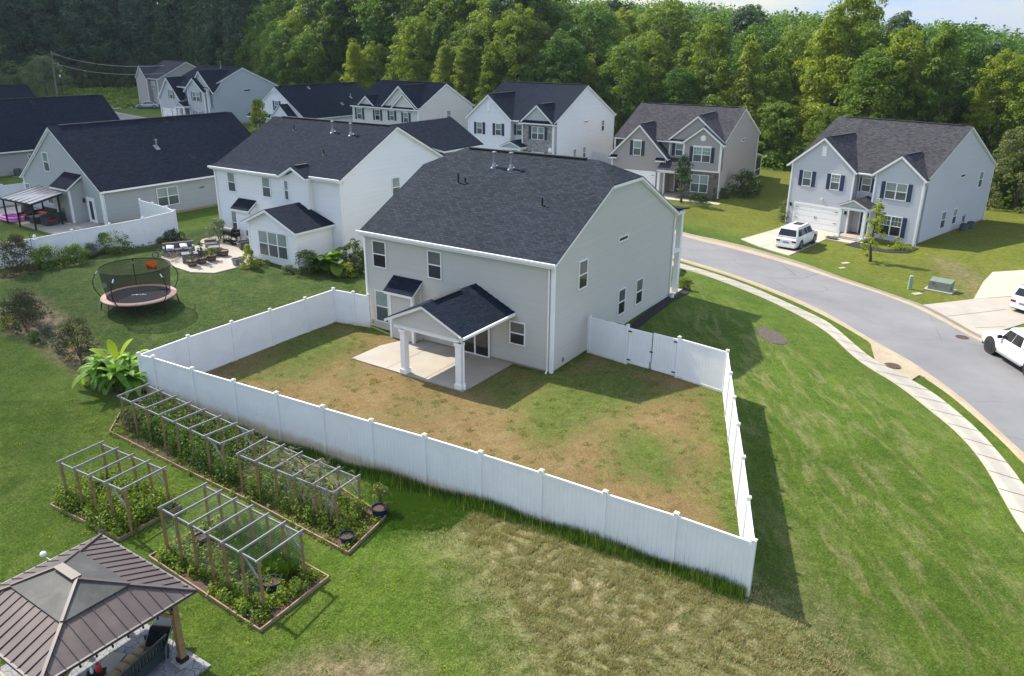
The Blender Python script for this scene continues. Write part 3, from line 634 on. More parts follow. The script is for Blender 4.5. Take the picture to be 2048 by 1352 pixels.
# I: cream house with three small gables
hI, f = street_house('I', 'two_storey_house', 'cream two-storey house with three small front gables and dark shutters', M['crm'], M['roof_b'], .536,
    [dict(x0=1.5, x1=4.1, y=0, xc=2.8, zr=7.1, sl=.78, z0=5.9, ye=.2), dict(x0=6.2, x1=12.2, y=.0, xc=9.2, zr=8.65, sl=.82, z0=5.9), dict(x0=8.0, x1=12.1, y=-.12, xc=10.05, zr=7.7, sl=.84, z0=5.9)], front_y=.0)
r = Roof(); r.plane([(-.2, -.38, 5.7), (12.6, -.38, 5.7), (12.6, -.02, 5.95), (-.2, -.02, 5.95)]); e = r.sh.build('eyebrow_roof', M['roof_b'], hI, uv='roof'); r.fa.build('fascia', M['trim'], e)
for a, b, c, d_, g in ((.8, 1.8, 3.82, 5.33, 0), (4.4, 5.35, 3.9, 5.3, 1), (7.25, 8.05, 4.05, 5.3, 0), (9.8, 10.7, 3.9, 5.22, 0)): window(hI, F0, a, b, c, d_, head=True, shut='shut_d', grid=bool(g), up='pane_dark' if g else None, lowm='pane_dark' if g else None)
garage_door(hI, 0, .8, 5.4, 2.2); f = FACES['I']['R']; window(hI, f, 5.6, 6.5, 3.8, 5.27)
# G: slate-sided house far left
hG, f = street_house('G', 'two_storey_house', 'pale slate two-storey house with grey shutters and white garage, street lamp before its porch', M['slt'], M['roof_b'], .449,
    [dict(x0=-1.3, x1=5.0, y=-.6, xc=1.85, zr=7.25, sl=1.0, ov=.38, ye=0), dict(x0=7.0, x1=12.31, y=.3, xc=10.3, zr=8.5, sl=.9, z0=2.8), dict(x0=7.2, x1=11.9, y=-.3, xc=9.2, zr=7.4, sl=.72)])
window(hG, Fy(-.6), 2.1, 3.05, 3.85, 5.3, shut='shut_g'); window(hG, Fy(-.3), 8.6, 10.7, 3.75, 5.25, 2, shut='shut_g'); window(hG, Fy(-.3), 8.6, 10.7, .6, 2.25, 2, shut='shut_g')
garage_door(hG, -.6, -.6, 2.0, 2.1); garage_door(hG, -.6, 2.5, 4.7, 2.1); front_door(hG, .9, 5.9, 6.8, 'dark'); small_porch(hG, 6.0, 1.5, -1.6, 3.6, .42, M['roof_b'])
f = FACES['G']['R']; window(hG, f, 6.75, 8.15, 5.1, 5.46, sashes=1, up='pane_dark'); downspout(hG, f, .1, 5.6)
vent_pipe(hG, .449, 5.7, 7, 6.4, .9, .06, True, 'galv')
# F: taupe house behind it
hF, f = street_house('F', 'two_storey_house', 'taupe two-storey house behind the pale slate one, partly hidden', M['tpe'], M['roof_k'], .517, [dict(x0=0, x1=6, y=0, xc=3, zr=8.4, sl=.8)])
window(hF, F0, 8.5, 10.4, 3.8, 5.3, 2)
# ================================================================== single-storey houses with the gable facing the yards
def ranch(k, name, label, wall, roofm, s, hip=False):
    x_, y_, z_, yaw, W, D, rh, he = HD[k]; h = house(k, name, label); f = FACES[k]; wm = MB(); foundation(h, W, D)
    f['F'].lap(wm, [(0, .12), (W, .12), (W, he), (W / 2, he + W / 2 * s), (0, he)]); f['B'].lap(wm, [(0, .12), (W, .12), (W, he), (W / 2, he + W / 2 * s), (0, he)])
    for q in 'RL': f[q].lap(wm, [(0, .12), (D, .12), (D, he), (0, he)])
    wm.build('wall', wall, h)
    r = Roof(); zr = he + .15 + W / 2 * s; ze = he + .15 - .3 * s
    r.plane([(-.3, -.2, ze), (W / 2, -.2, zr), (W / 2, D + .2, zr), (-.3, D + .2, ze)]); r.plane([(W / 2, -.2, zr), (W + .3, -.2, ze), (W + .3, D + .2, ze), (W / 2, D + .2, zr)])
    ro = r.build(h, roofm); ridgevent(ro, (W / 2, .8, zr + .03), (W / 2, D - .3, zr + .03))
    tr = MB()
    for x in (0, W): tr.box(x - .06 if x == 0 else x - .1, x + .1 if x == 0 else x + .06, -.062, .1, 0, he - .05)
    for sg in (-1, 1): tr.bar((W / 2, -.07, zr - .24), (W / 2 + sg * (W / 2 + .2), -.07, zr - .24 - (W / 2 + .2) * s), .16, .03, (0, 1, 0))
    tr.each('trim_board', M['trim'], h); gutter(h, [((W + .34, -.2, ze - .1), (W + .34, D + .2, ze - .1)), ((-.34, -.2, ze - .1), (-.34, D + .2, ze - .1))])
    return h, f
hC, f = ranch('C', 'single_storey_house', 'grey single-storey house with tall gable and patio pergola inside the left white fence', M['gry'], M['roof_b'], .707)
window(hC, f['F'], 4.2, 5.15, 3.6, 5.2); window(hC, f['F'], .1, 1.0, .9, 2.2); window(hC, f['F'], 3.7, 4.75, .8, 2.0, up='pane_low', lowm='pane_low')
m = MB(); f['F'].box(m, 10.25, 10.35, 0, 2.1, 0, .1); f['F'].box(m, 11.25, 11.35, 0, 2.1, 0, .1); f['F'].box(m, 10.35, 11.25, 2.0, 2.1, 0, .1); f['F'].box(m, 10.35, 11.25, .05, 2.0, 0, .08); d = m.build('door', M['white'], hC)
p = MB(); f['F'].box(p, 10.58, 11.02, .3, 1.8, .08, .09); p.build('pane', M['pane_dark'], d); lantern(hC, f['F'], 9.85, 1.75)
b_ = MB(); x0, x1, y = 6.95, 8.75, -1.15   # bump-out
x0, x1 = 8.5, 10.45
x0 = 7.55; x1 = 9.75; y = -1.15
Fy(y).lap(b_, [(x0, .05), (x1, .05), (x1, 2.72), (x0, 2.72)]); Rx(x1).lap(b_, [(y, .05), (0, .05), (0, 3.4), (y, 2.75)]); Lx(x0).lap(b_, [(0, .05), (-y, .05), (-y, 2.75), (0, 3.4)])
bo = b_.build('bump_out', M['gry'], hC); r = Roof(); r.plane([(x0 - .25, y - .28, 2.85), (x1 + .25, y - .28, 2.85), (x1 + .25, 0, 3.85), (x0 - .25, 0, 3.85)]); r.sh.build('shed_roof', M['roof_b'], bo, uv='roof'); r.fa.build('fascia', M['trim'], bo)
t = MB(); t.box(x0 - .06, x0 + .09, y - .065, y + .06, 0, 2.7); t.box(x1 - .1, x1 + .06, y - .065, y + .09, 0, 2.7); t.each('corner_board', M['trim'], bo); m = MB(); Fy(y).box(m, 8.3, 8.6, .8, 1.15, 0, .13); m.build('meter_box', M['galv'], bo)
m = MB(); m.box(5.95, 6.85, -.075, .02, .1, 2.1); m.build('patio_door', M['white'], hC); m = MB(); m.box(6.05, 6.75, -.09, -.075, .2, 2.0); m.build('pane', M['pane_dark'], hC)
window(hC, f['R'], 4.72, 6.72, .76, 2.33, 2); window(hC, f['R'], 11.1, 11.7, 1.95, 2.35, sashes=1); m = MB(); f['R'].box(m, 8.9, 9.3, 1.8, 1.9, 0, .1); m.build('dryer_vent', M['dark'], hC); downspout(hC, f['R'], .15, 2.8)
def ranch_vent(h, W, s, he, x, y, hg, r, col='galv', cap=True):
    z = he + .15 + (W - x) * s; m = MB(); m.lathe([(r, -.1), (r, hg)], (x, y, z), 8); m.slab([(x - .25, y - .2, z + .25 * s + .02), (x + .25, y - .2, z - .25 * s + .02), (x + .25, y + .2, z - .25 * s + .02), (x - .25, y + .2, z + .25 * s + .02)], .02)
    if cap: m.lathe([(r * 1.8, hg), (r * 1.8, hg + .1)], (x, y, z), 10)
    m.build('vent_pipe', M[col], h)
ranch_vent(hC, 12.45, .707, 2.85, 9.3, 7.3, .6, .07); ranch_vent(hC, 12.45, .707, 2.85, 10.6, 9.8, .2, .05, 'black', False); ranch_vent(hC, 12.45, .707, 2.85, 6.6, 10.2, .2, .05, 'black', False)
hD, f = ranch('D', 'single_storey_house', 'taupe single-storey house whose long dark roof rises behind the grey gabled one', M['tpe'], M['roof_b'], .80)
window(hD, f['R'], 5.0, 6.0, .9, 2.2); ranch_vent(hD, 12.17, .8, 2.85, 9.2, 3.0, .6, .07); ranch_vent(hD, 12.17, .8, 2.85, 6.6, 9, .3, .05, 'black', False)
hH, f = ranch('H', 'single_storey_house', 'white single-storey house with decorated front gable between the slate and cream houses', M['wht'], M['roof_b'], .675)
window(hH, f['F'], 5.9, 6.9, 3.7, 5.15, shut='navy'); window(hH, f['R'], 4.9, 5.9, .9, 2.2)
ranch_vent(hH, 12.62, .675, 2.85, 9.4, 12.6, .5, .06); ranch_vent(hH, 12.62, .675, 2.85, 10.6, 9.5, .3, .05, 'galv', False); ranch_vent(hH, 12.62, .675, 2.85, 7.0, 6, .35, .05, 'galv', False)
m = MB(); f0 = Fy(-.22); xc, zr = 6.31, 7.15
m.bar((xc - .75, -.24, zr - .62), (xc + .75, -.24, zr - .62), .1, .05, (0, 1, 0))
for a in (-.5, -.25, 0, .25, .5): m.bar((xc, -.24, zr - .62), (xc + a, -.24, zr - .12 - abs(a) * .675), .05, .05, (0, 1, 0))
m.build('gable_ornament', M['white'], hH)
r = Roof(); xc, hw, zr, sl = 8.9, 2.3, 4.85, .85
for sg in (-1, 1):
    q = [(xc + sg * hw, -1.7, zr - hw * sl), (xc, -1.7, zr), (xc, .0, zr), (xc + sg * hw, .0, zr - hw * sl)]; r.plane(q if sg < 0 else [q[1], q[0], q[3], q[2]])
r.plane([(-.5, -.75, 2.65), (6.8, -.75, 2.65), (6.8, 0, 3.05), (-.5, 0, 3.05)]); e = r.sh.build('garage_gable_roof', M['roof_b'], hH, uv='roof'); r.fa.build('fascia', M['trim'], e)
m = MB(); Fy(-1.5).lap(m, [(7.0, 0), (10.8, 0), (10.8, 3.0), (8.9, 4.6), (7.0, 3.0)]); Rx(10.8).lap(m, [(-1.5, 0), (0, 0), (0, 3), (-1.5, 3)]); m.build('bay_wall', M['wht'], hH); m = MB(); Fy(-1.5).box(m, 8.75, 9.1, 3.4, 3.9, 0, .08); m.build('gable_vent', M['white'], hH)
# E: corner of a white-gabled house at the left edge
_p = U(51, 166, 8.9); HD['E'] = (_p.x + 12.2 / 2 * math.cos(-.66) + 16 * math.sin(-.66), _p.y + 6.1 * math.sin(-.66) - 16 * math.cos(-.66), 1.3, -.66, 12.2, 16, 4.6, 2.85)
# B: white two-storey house
W, D, he, s = 12.73, 11.96, 5.7, .502
hB = house('B', 'two_storey_house', 'white two-storey house with a rear sunroom and patio beside the sage house'); f = FACES['B']; wm = MB(); foundation(hB, W, D, 'brick')
Fy(-.5).lap(wm, [(0, .12), (10.0, .12), (10.0, he), (0, he)]); Rx(10.0).lap(wm, [(-.5, .12), (0, .12), (0, he), (-.5, he)]); Lx(0).lap(wm, [(0, .12), (.5, .12), (.5, he), (0, he)])
f['F'].lap(wm, [(10, .12), (W, .12), (W, he), (10, he)]); end_wall(wm, f['R'], D, he, s); end_wall(wm, f['L'], D, he, s); f['B'].lap(wm, [(0, .12), (W, .12), (W, he), (0, he)])
Fy(-.506).lap(wm, [(7.6, 5.3), (9.95, 5.3), (9.95, 5.45), (8.8, 6.05), (7.6, 5.45)])
wm.build('wall', M['wht'], hB); MB().box(.012, 9.99, -.488, .1, -1.5, .13).build('foundation', M['brick'], hB, uv='wall')
r = Roof(); z = lambda y: he + .15 + min(y, D - y) * s
r.plane([(-.25, -.8, z(-.8) + .2), (7.3, -.8, z(-.8) + .2), (7.3, 0, z(0) + .0), (-.25, 0, z(0) + .0)]); r.plane([(-.25, 0, z(0)), (W + .22, 0, z(0)), (W + .22, D / 2, z(D / 2)), (-.25, D / 2, z(D / 2))])
r.plane([(7.3, -.3, z(-.3)), (W + .22, -.3, z(-.3)), (W + .22, 0, z(0)), (7.3, 0, z(0))]); r.plane([(-.25, D / 2, z(D / 2)), (W + .22, D / 2, z(D / 2)), (W + .22, D + .3, z(D + .3)), (-.25, D + .3, z(D + .3))])
gable(r, 8.8, 1.15, -.78, 6.38, .52, .95, .05, .2)
for sg in (-1, 1):   # front wing roof beyond the ridge
    xc, hw, zr, yb, ye = 9.3, 3.4, 8.5, D / 2 + .4, 17.2; ze = zr - hw * .6; q = [(xc + sg * hw, ye, ze), (xc, ye, zr), (xc, yb, zr), (xc + sg * hw, D - .2, ze)]; r.plane(([q[1], q[0], q[3], q[2]] if sg < 0 else q))
rB = r.build(hB, M['roof_b']); ridgevent(rB, (.8, D / 2, z(D / 2) + .03), (W - .5, D / 2, z(D / 2) + .03)); MB().bar((8.8, -.4, 6.41), (8.8, .8, 6.41), .24, .06).build('ridge_vent', M['dark_roof'], rB)
w2 = MB(); w2.box(6.1, 12.5, D, 16.9, -.5, 6.0); w2.build('front_wing', M['wht'], hB)
t = MB(); t.box(W - .1, W + .062, -.062, .1, 0, 5.6); t.box(9.9, 10.06, -.562, -.4, 0, 5.6); t.box(-.06, .1, -.562, -.4, 0, 5.6); rakes(t, W + .06, [(0, he - .02), (D / 2, he + D / 2 * s - .02), (D, he - .02)])
for sg in (-1, 1): t.bar((8.8, -.8, 6.26), (8.8 + sg * 1.35, -.8, 6.26 - 1.35 * .52), .15, .03, (0, 1, 0))
t.each('trim_board', M['trim'], hB); gutter(hB, [((-.3, -.84, 5.62), (7.3, -.84, 5.62)), ((10.1, -.34, 5.72), (W + .25, -.34, 5.72))]); downspout(hB, f['R'], .12, 5.7, .1); downspout(hB, Fy(-.5), .1, 5.6, .3)
fb = Fy(-.5); window(hB, fb, 1.48, 2.36, 3.88, 5.35); window(hB, fb, 5.34, 6.24, 3.88, 5.35); window(hB, fb, 7.7, 8.16, 3.9, 5.33); window(hB, fb, 1.45, 2.1, .6, 2.42); window(hB, f['R'], 5.25, 6.15, 3.7, 5.18)
b_ = MB(); Fy(-1.15).lap(b_, [(2.8, .1), (4.4, .1), (4.4, 2.7), (2.8, 2.7)]); Rx(4.4).lap(b_, [(-1.15, .1), (-.5, .1), (-.5, 3.2), (-1.15, 2.75)]); Lx(2.8).lap(b_, [(.5, .1), (1.15, .1), (1.15, 2.75), (.5, 3.2)]); bo = b_.build('bump_out', M['wht'], hB)
r = Roof(); r.plane([(2.5, -1.4, 2.85), (4.5, -1.4, 2.85), (4.5, -.5, 3.5), (2.5, -.5, 3.5)]); r.sh.build('shed_roof', M['roof_b'], bo, uv='roof'); r.fa.build('fascia', M['trim'], bo); m = MB(); Fy(-1.15).box(m, 3.9, 4.2, .9, 1.3, 0, .13); m.build('meter_box', M['galv'], bo)
# sunroom
yf = -3.4; x0, x1 = 6.95, 11.7; xc, zr, sl = 9.1, 3.88, .44
m = MB(); zt = lambda x: zr - .2 - abs(x - xc) * sl
Fy(yf).lap(m, [(x0, -.1), (x1, -.1), (x1, zt(x1)), (xc, zt(xc)), (x0, zt(x0))]); Rx(x1).lap(m, [(yf, -.1), (0, -.1), (0, zt(x1)), (yf, zt(x1))]); Lx(x0).lap(m, [(.5, -.1), (-yf, -.1), (-yf, zt(x0)), (.5, zt(x0))])
sr_ = m.build('sunroom', M['wht'], hB); MB().box(x0 + .012, x1 - .012, yf + .012, 0, -1.5, -.1).build('foundation', M['brick'], sr_, uv='wall')
r = Roof()
for sg in (-1, 1):
    xe = x1 + .3 if sg > 0 else x0 - .45; ze = zr - abs(xe - xc) * sl
    q = [(xe, yf - .3, ze), (xc, yf - .3, zr), (xc, -.5 if sg < 0 else -.5, zr), (xe, -.5 if sg < 0 else 0, ze)]; r.plane(q if sg < 0 else [q[1], q[0], q[3], q[2]])
r.sh.build('sunroom_roof', M['roof_b'], sr_, uv='roof'); r.fa.build('fascia', M['trim'], sr_); window(sr_, Fy(yf), 7.95, 10.85, .5, 2.3, 3)
t = MB(); t.box(x1 - .09, x1 + .062, yf - .062, yf + .09, -.1, zt(x1)); t.box(x0 - .062, x0 + .09, yf - .062, yf + .09, -.1, zt(x0))
for sg, xe in ((1, x1 + .3), (-1, x0 - .45)): t.bar((xc, yf - .31, zr - .13), (xe, yf - .31, zr - .13 - abs(xe - xc) * sl), .16, .03, (0, 1, 0))
t.each('trim_board', M['trim'], sr_)
vent_pipe(hB, s, he, 7.62, 4.69, .7, .07, True, 'galv'); vent_pipe(hB, s, he, 9.63, 4.56, .75, .07, True, 'galv'); vent_pipe(hB, s, he, 3.56, 4.57, .35, .05); vent_pipe(hB, s, he, 9.13, 2.18, .35, .05)
# E
hE, f = ranch('E', 'single_storey_house', 'white single-storey house cut by the left edge of the photo, beyond the taupe one', M['wht'], M['roof_b'], .72)
AC = 'air conditioner condensers beside the houses'
acunit('dark round condenser behind the white gate at the sage house wall', hworld('A', 12.27 + .75, 5.75, .1) + Vector((0, 0, .1)), .2, AC)
acunit('nearer condenser at the side wall of the blue grey house', hworld('L', 13.5, 9.2, 0), -.83, AC); acunit('farther condenser at the side wall of the blue grey house', hworld('L', 13.6, 10.7, 0), -.83, AC)
acunit('condenser beside the wall of the white stone house', hworld('J', 12.6, 12.6, 0), 0, AC); acunit('condenser beside the cream house near its wooden fence', hworld('I', 13.3, 4.6, -.1), 0, AC)
acunit('condenser beside the taupe house at the left edge', hworld('D', 12.9, 3.4, 0), 0, AC)
# ------------------------------------------------------------------ ground sheet
def inpoly(X, Y, P):
    P = [(p[0], p[1]) for p in P]; inside = np.zeros(X.shape, bool); j = len(P) - 1
    for i in range(len(P)):
        xi, yi = P[i]; xj, yj = P[j]
        c = ((yi > Y) != (yj > Y)) & (X < (xj - xi) * (Y - yi) / (yj - yi + 1e-12) + xi); inside ^= c; j = i
    return inside
def pdist(X, Y, P):
    d = np.full(X.shape, 1e9)
    for i in range(len(P)):
        a = np.array(P[i][:2]); b = np.array(P[(i + 1) % len(P)][:2]); ab = b - a; t = np.clip(((X - a[0]) * ab[0] + (Y - a[1]) * ab[1]) / (ab @ ab + 1e-9), 0, 1)
        d = np.minimum(d, np.hypot(X - a[0] - t * ab[0], Y - a[1] - t * ab[1]))
    return d
def soft(X, Y, P, w=.4):
    d = pdist(X, Y, P); s = np.where(inpoly(X, Y, P), d, -d); return np.clip(s / w * .5 + .5, 0, 1)
def axis(lo, hi, step, far_lo, far_hi):
    a = list(np.arange(lo, hi, step)); s = step
    b = [a[-1]]
    while b[-1] < far_hi: s *= 1.12; b.append(b[-1] + s)
    s = step; c = [a[0]]
    while c[-1] > far_lo: s *= 1.12; c.append(c[-1] - s)
    return np.array(sorted(set(c[1:] + a + b[1:])))
gx = axis(-34, 52, .3, -1500, 1500); gy = axis(11, 84, .3, -300, 2500)
X, Y = np.meshgrid(gx, gy, indexing='ij'); Z = terr(X.ravel(), Y.ravel()).reshape(X.shape)
YARD = [tuple(v)[:2] for v in Gs([(290, 775), (668, 640), (738, 655), (1102, 748), (1180, 702), (1447, 776), (1497, 1190)])]
BANK = [tuple(v)[:2] for v in Gs([(955, 1015), (1060, 1040), (1200, 1085), (1330, 1150), (1480, 1195), (1560, 1225), (1640, 1290), (1700, 1360), (1100, 1370), (1060, 1270), (1010, 1180), (960, 1110), (925, 1050)])]
BARE = [tuple(v)[:2] for v in Gs([(560, 1352), (640, 1322), (720, 1308), (790, 1322), (835, 1360), (600, 1372)])]
BED = [tuple(v)[:2] for v in Gs([(0, 618), (60, 590), (130, 640), (175, 690), (230, 735), (285, 775), (240, 790), (190, 760), (120, 720), (50, 672), (0, 660)])]
BEDF = [tuple(v)[:2] for v in Gs([(0, 548), (60, 532), (150, 522), (250, 490), (340, 472), (360, 470), (375, 478), (300, 492), (230, 505), (130, 533), (60, 545), (0, 562)])]
OVAL = [tuple(v)[:2] for v in Gs([(1510, 656), (1530, 655), (1560, 666), (1576, 682), (1568, 690), (1545, 687), (1520, 672)])]
BLACKBED = [tuple(v)[:2] for v in Gs([(1255, 655), (1280, 634), (1338, 592), (1356, 595), (1330, 615), (1270, 662)])]
LBED = [tuple(v)[:2] for v in Gs([(1690, 490), (1712, 484), (1770, 500), (1822, 494), (1838, 498), (1815, 507), (1770, 505), (1720, 497)])]
CLAY = [tuple(v)[:2] for v in Gs([(1875, 517), (1905, 522), (1965, 560), (1955, 590), (1935, 595), (1928, 565), (1890, 545)])]
LAWNB = [tuple(v)[:2] for v in Gs([(0, 560), (360, 470), (500, 430), (735, 500), (738, 655), (668, 640), (290, 775), (230, 735), (130, 640), (0, 590)])]
LEFTL = [tuple(v)[:2] for v in Gs([(0, 680), (120, 725), (240, 800), (220, 900), (0, 1000)])]
FARL = [hworld('K', 20, -14)[:2], hworld('K', -10, -10)[:2], (0, 92), (20, 125), (60, 140), (110, 90), (60, 40), (30, 44), (28, 55)]
FIELD = [tuple(v)[:2] for v in Gs([(120, 212), (310, 212), (330, 185), (300, 168), (100, 168)])]
LUSH = [tuple(v)[:2] for v in Gs([(560, 880), (700, 940), (830, 990), (950, 1015), (900, 1060), (780, 1060), (740, 960)])]
RLAWN = [tuple(v)[:2] for v in Gs([(1360, 560), (1500, 640), (1700, 760), (1900, 900), (2040, 1120), (2040, 1400), (1650, 1400), (1520, 1190), (1455, 780), (1330, 640)])]
SHAD = [tuple(v)[:2] for v in Gs([(1497, 1190), (1470, 1000), (1450, 790), (1500, 800), (1560, 1000), (1640, 1150), (1650, 1260)])]
near = (X > -45) & (X < 70) & (Y > 5) & (Y < 130)
def msk(P, w): o = np.zeros(X.shape); o[near] = soft(X[near], Y[near], P, w); return o
STRAW = [tuple(v)[:2] for v in Gs([(1565, 1030), (1600, 1040), (1625, 1110), (1650, 1190), (1740, 1290), (1700, 1310), (1620, 1260), (1585, 1150)])]
brown = msk(YARD, .35) * .95 + msk(BANK, 2.6) * .6 + msk(STRAW, 1.0) * .6
GREENS = [([(1015, 800), (1120, 765), (1260, 730), (1330, 790), (1180, 830), (1100, 870), (1050, 850)], .5), ([(1410, 780), (1445, 790), (1492, 1080), (1440, 1060), (1425, 900)], .45), ([(560, 690), (660, 640), (735, 660), (720, 700), (600, 730)], .45), ([(1240, 870), (1330, 880), (1330, 960), (1250, 940)], .55), ([(930, 760), (1010, 740), (1100, 755), (1000, 800)], .5), ([(600, 730), (560, 760), (480, 760), (560, 715)], .3)]
for P_, w_ in GREENS: brown = brown * (1 - w_ * msk([tuple(v)[:2] for v in Gs(P_)], 1.6))
edge = pdist(X[near], Y[near], YARD); eb = np.zeros(X.shape); eb[near] = np.clip(1 - edge / .9, 0, 1); brown = brown - eb * msk(YARD, .2) * .25
soil = np.clip(msk(BARE, 1.0) * 1.0 + msk(BED, .6) + msk(BEDF, .5) * .9 + msk(CLAY, 1.2) * .6, 0, 1)
lush_shade = np.clip(msk(LAWNB, 1.0) * 1.0 + msk(LUSH, 1.0) * .8 + .25 * msk(LEFTL, 2), 0, 1)
yel = np.zeros(X.shape); dd = np.hypot(X, Y); yel = np.clip(soft(X.ravel(), Y.ravel(), FARL, 2).reshape(X.shape), 0, 1)
bank = msk(BANK, 2.4)
rl = msk(RLAWN, 2.0)
dark = np.zeros(X.shape)
bumpz = (bank + msk(BARE, 1)) * .035 * rng.standard_normal(X.shape)
Z = Z + bumpz
nx, ny = X.shape; idx = np.arange(nx * ny).reshape(nx, ny)
Q = np.stack([idx[:-1, :-1], idx[1:, :-1], idx[1:, 1:], idx[:-1, 1:]], -1).reshape(-1, 4)
V = np.stack([X.ravel(), Y.ravel(), Z.ravel()], -1)
t = NT('lawn')
a1 = t.n.new('ShaderNodeAttribute'); a1.attribute_name = 'zones'; s1 = t.n.new('ShaderNodeSeparateColor'); t.l.new(a1.outputs['Color'], s1.inputs[0])
a2 = t.n.new('ShaderNodeAttribute'); a2.attribute_name = 'zones2'; s2 = t.n.new('ShaderNodeSeparateColor'); t.l.new(a2.outputs['Color'], s2.inputs[0])
v = t.obj(); zbr, zso, zlu = s1.outputs[0], s1.outputs[1], s1.outputs[2]; zye, zda, zrl = s2.outputs[0], s2.outputs[1], s2.outputs[2]
big = t.noise(.09, 5, .6, v, .5); mid = t.noise(.55, 6, .62, v, .6); sm = t.noise(2.6, 6, .68, v, .3); fine = t.noise(14, 5, .75, v); vf = t.noise(42, 3, .8, v)
g = t.mix(t.ramp(mid, (.3, 0.0), (.7, 1.0)), (.044, .096, .005), (.080, .137, .010))
g = t.mix(zlu, g, t.mix(t.ramp(sm, (.35, 0.0), (.65, 1.0)), (.016, .044, .006), (.033, .074, .009)))  # deep green of lush grass, darkened further to carry the lawn's cloud shade
g = t.mix(zye, g, t.mix(t.ramp(sm, (.3, 0.0), (.7, 1.0)), (.088, .112, .010), (.130, .150, .016)))
# straw showing through, in mower-swept streaks on the right lawn
ms = t.obj((1.9, .42, 1), (0, 0, R(-14))); st = t.noise(.8, 7, .68, ms, .8)
g = t.mix(t.math('MULTIPLY', t.ramp(st, (.48, 0.0), (.68, .9)), t.math('ADD', t.math('MULTIPLY', zrl, .72), .16)), g, (.25, .225, .105))
g = t.mix(t.ramp(t.math('ADD', fine, t.math('MULTIPLY', mid, .35)), (.60, 0.0), (.92, .5)), g, (.17, .19, .05))
# worn brown turf
bp = t.ramp(t.math('ADD', t.math('MULTIPLY', t.noise(.16, 7, .66, v, 1.0), .55), t.math('ADD', t.math('MULTIPLY', sm, .25), t.math('MULTIPLY', t.math('SUBTRACT', 1.0, zbr), .45))), (.44, 1.0), (.58, 0.0))
br = t.mix(t.ramp(t.noise(.7, 6, .7, v, .5), (.32, 0.0), (.68, 1.0)), (.225, .125, .055), (.285, .19, .10))
br = t.mix(t.ramp(fine, (.38, .0), (.72, .75)), br, (.14, .135, .05))
gr2 = t.mix(t.ramp(sm, (.3, 0.0), (.7, 1.0)), (.065, .105, .018), (.14, .155, .045))
worn = t.mix(bp, gr2, br)
c = t.mix(zbr, g, worn)
clay = t.mix(t.ramp(sm, (.3, 0.0), (.7, 1.0)), (.15, .10, .075), (.34, .25, .17))
clay = t.mix(t.ramp(mid, (.5, 0.0), (.66, .7)), clay, (.07, .10, .025))
c = t.mix(zso, c, clay)
dry = t.mix(t.ramp(t.noise(1.3, 6, .7, v, .6), (.38, 0.0), (.62, 1.0)), (.095, .105, .030), (.35, .29, .175)); dry = t.mix(t.ramp(sm, (.55, 0.0), (.7, .7)), dry, (.30, .24, .15))
c = t.mix(zda, c, dry)
c = t.mix(1.0, c, t.ramp(big, (.3, .82), (.7, 1.12)), 'MULTIPLY')
c = t.mix(1.0, c, t.ramp(fine, (.28, .45), (.72, 1.45)), 'MULTIPLY')
c = t.mix(1.0, c, t.ramp(sm, (.3, .8), (.7, 1.15)), 'MULTIPLY')
c = t.mix(1.0, c, t.ramp(vf, (.25, .7), (.75, 1.25)), 'MULTIPLY')
t.color(c); t.b.inputs['Roughness'].default_value = .95; t.b.inputs['Specular IOR Level'].default_value = .15
t.bump(t.math('ADD', t.math('MULTIPLY', fine, .6), t.math('ADD', t.math('MULTIPLY', vf, .25), t.math('MULTIPLY', sm, .9))), .9, .09)
M['lawn'] = t.m
go = nmesh('ground', V, Q, t.m, smooth=True); struct(go)
for nm, (r_, g_, b_) in (('zones', (brown, soil, lush_shade)), ('zones2', (yel, bank, rl))):
    ca = go.data.color_attributes.new(nm, 'FLOAT_COLOR', 'POINT')
    ca.data.foreach_set('color', np.stack([np.clip(r_, 0, 1).ravel(), np.clip(g_, 0, 1).ravel(), np.clip(b_, 0, 1).ravel(), np.ones(nx * ny)], -1).astype(np.float32).ravel())
# ------------------------------------------------------------------ road, kerbs, pavement
def smooth_line(pts, n, it=2):
    p = np.array([(q[0], q[1]) for q in pts], float)
    for _ in range(it):                     # Chaikin
        a = p[:-1] * .75 + p[1:] * .25; b = p[:-1] * .25 + p[1:] * .75; m = np.empty((len(a) * 2, 2)); m[0::2] = a; m[1::2] = b; p = np.vstack([p[:1], m, p[-1:]])
    d = np.r_[0, np.cumsum(np.hypot(*np.diff(p, axis=0).T))]; s = np.linspace(0, d[-1], n)
    return np.stack([np.interp(s, d, p[:, 0]), np.interp(s, d, p[:, 1])], -1)
def ribbon(name, A, B, mat, za=.02, zb=.02, nc=3, thick=0, uvv=True):
    n = len(A); V = []; Fc = []
    for i in range(n):
        for j in range(nc + 1):
            q = A[i] * (1 - j / nc) + B[i] * (j / nc); V.append((q[0], q[1], za + (zb - za) * j / nc))
    V = np.array(V); V[:, 2] += terr(V[:, 0], V[:, 1]); id_ = np.arange(n * (nc + 1)).reshape(n, nc + 1)
    F_ = np.stack([id_[:-1, :-1], id_[1:, :-1], id_[1:, 1:], id_[:-1, 1:]], -1).reshape(-1, 4)
    if thick:
        V2 = V.copy(); V2[:, 2] -= thick; m = len(V); V = np.vstack([V, V2])
        e1 = np.stack([id_[:-1, 0], id_[1:, 0], id_[1:, 0] + m, id_[:-1, 0] + m], -1); e2 = np.stack([id_[:-1, -1], id_[1:, -1], id_[1:, -1] + m, id_[:-1, -1] + m], -1); F_ = np.vstack([F_, e1, e2])
    o = nmesh(name, V, F_, mat); return struct(o)
WLEFT = [(-100, 188), (-90, 172), (-80, 158), (-62, 138), (-40, 117), (-20, 98), (-6, 86), (5, 77)]   # the street goes on behind the houses
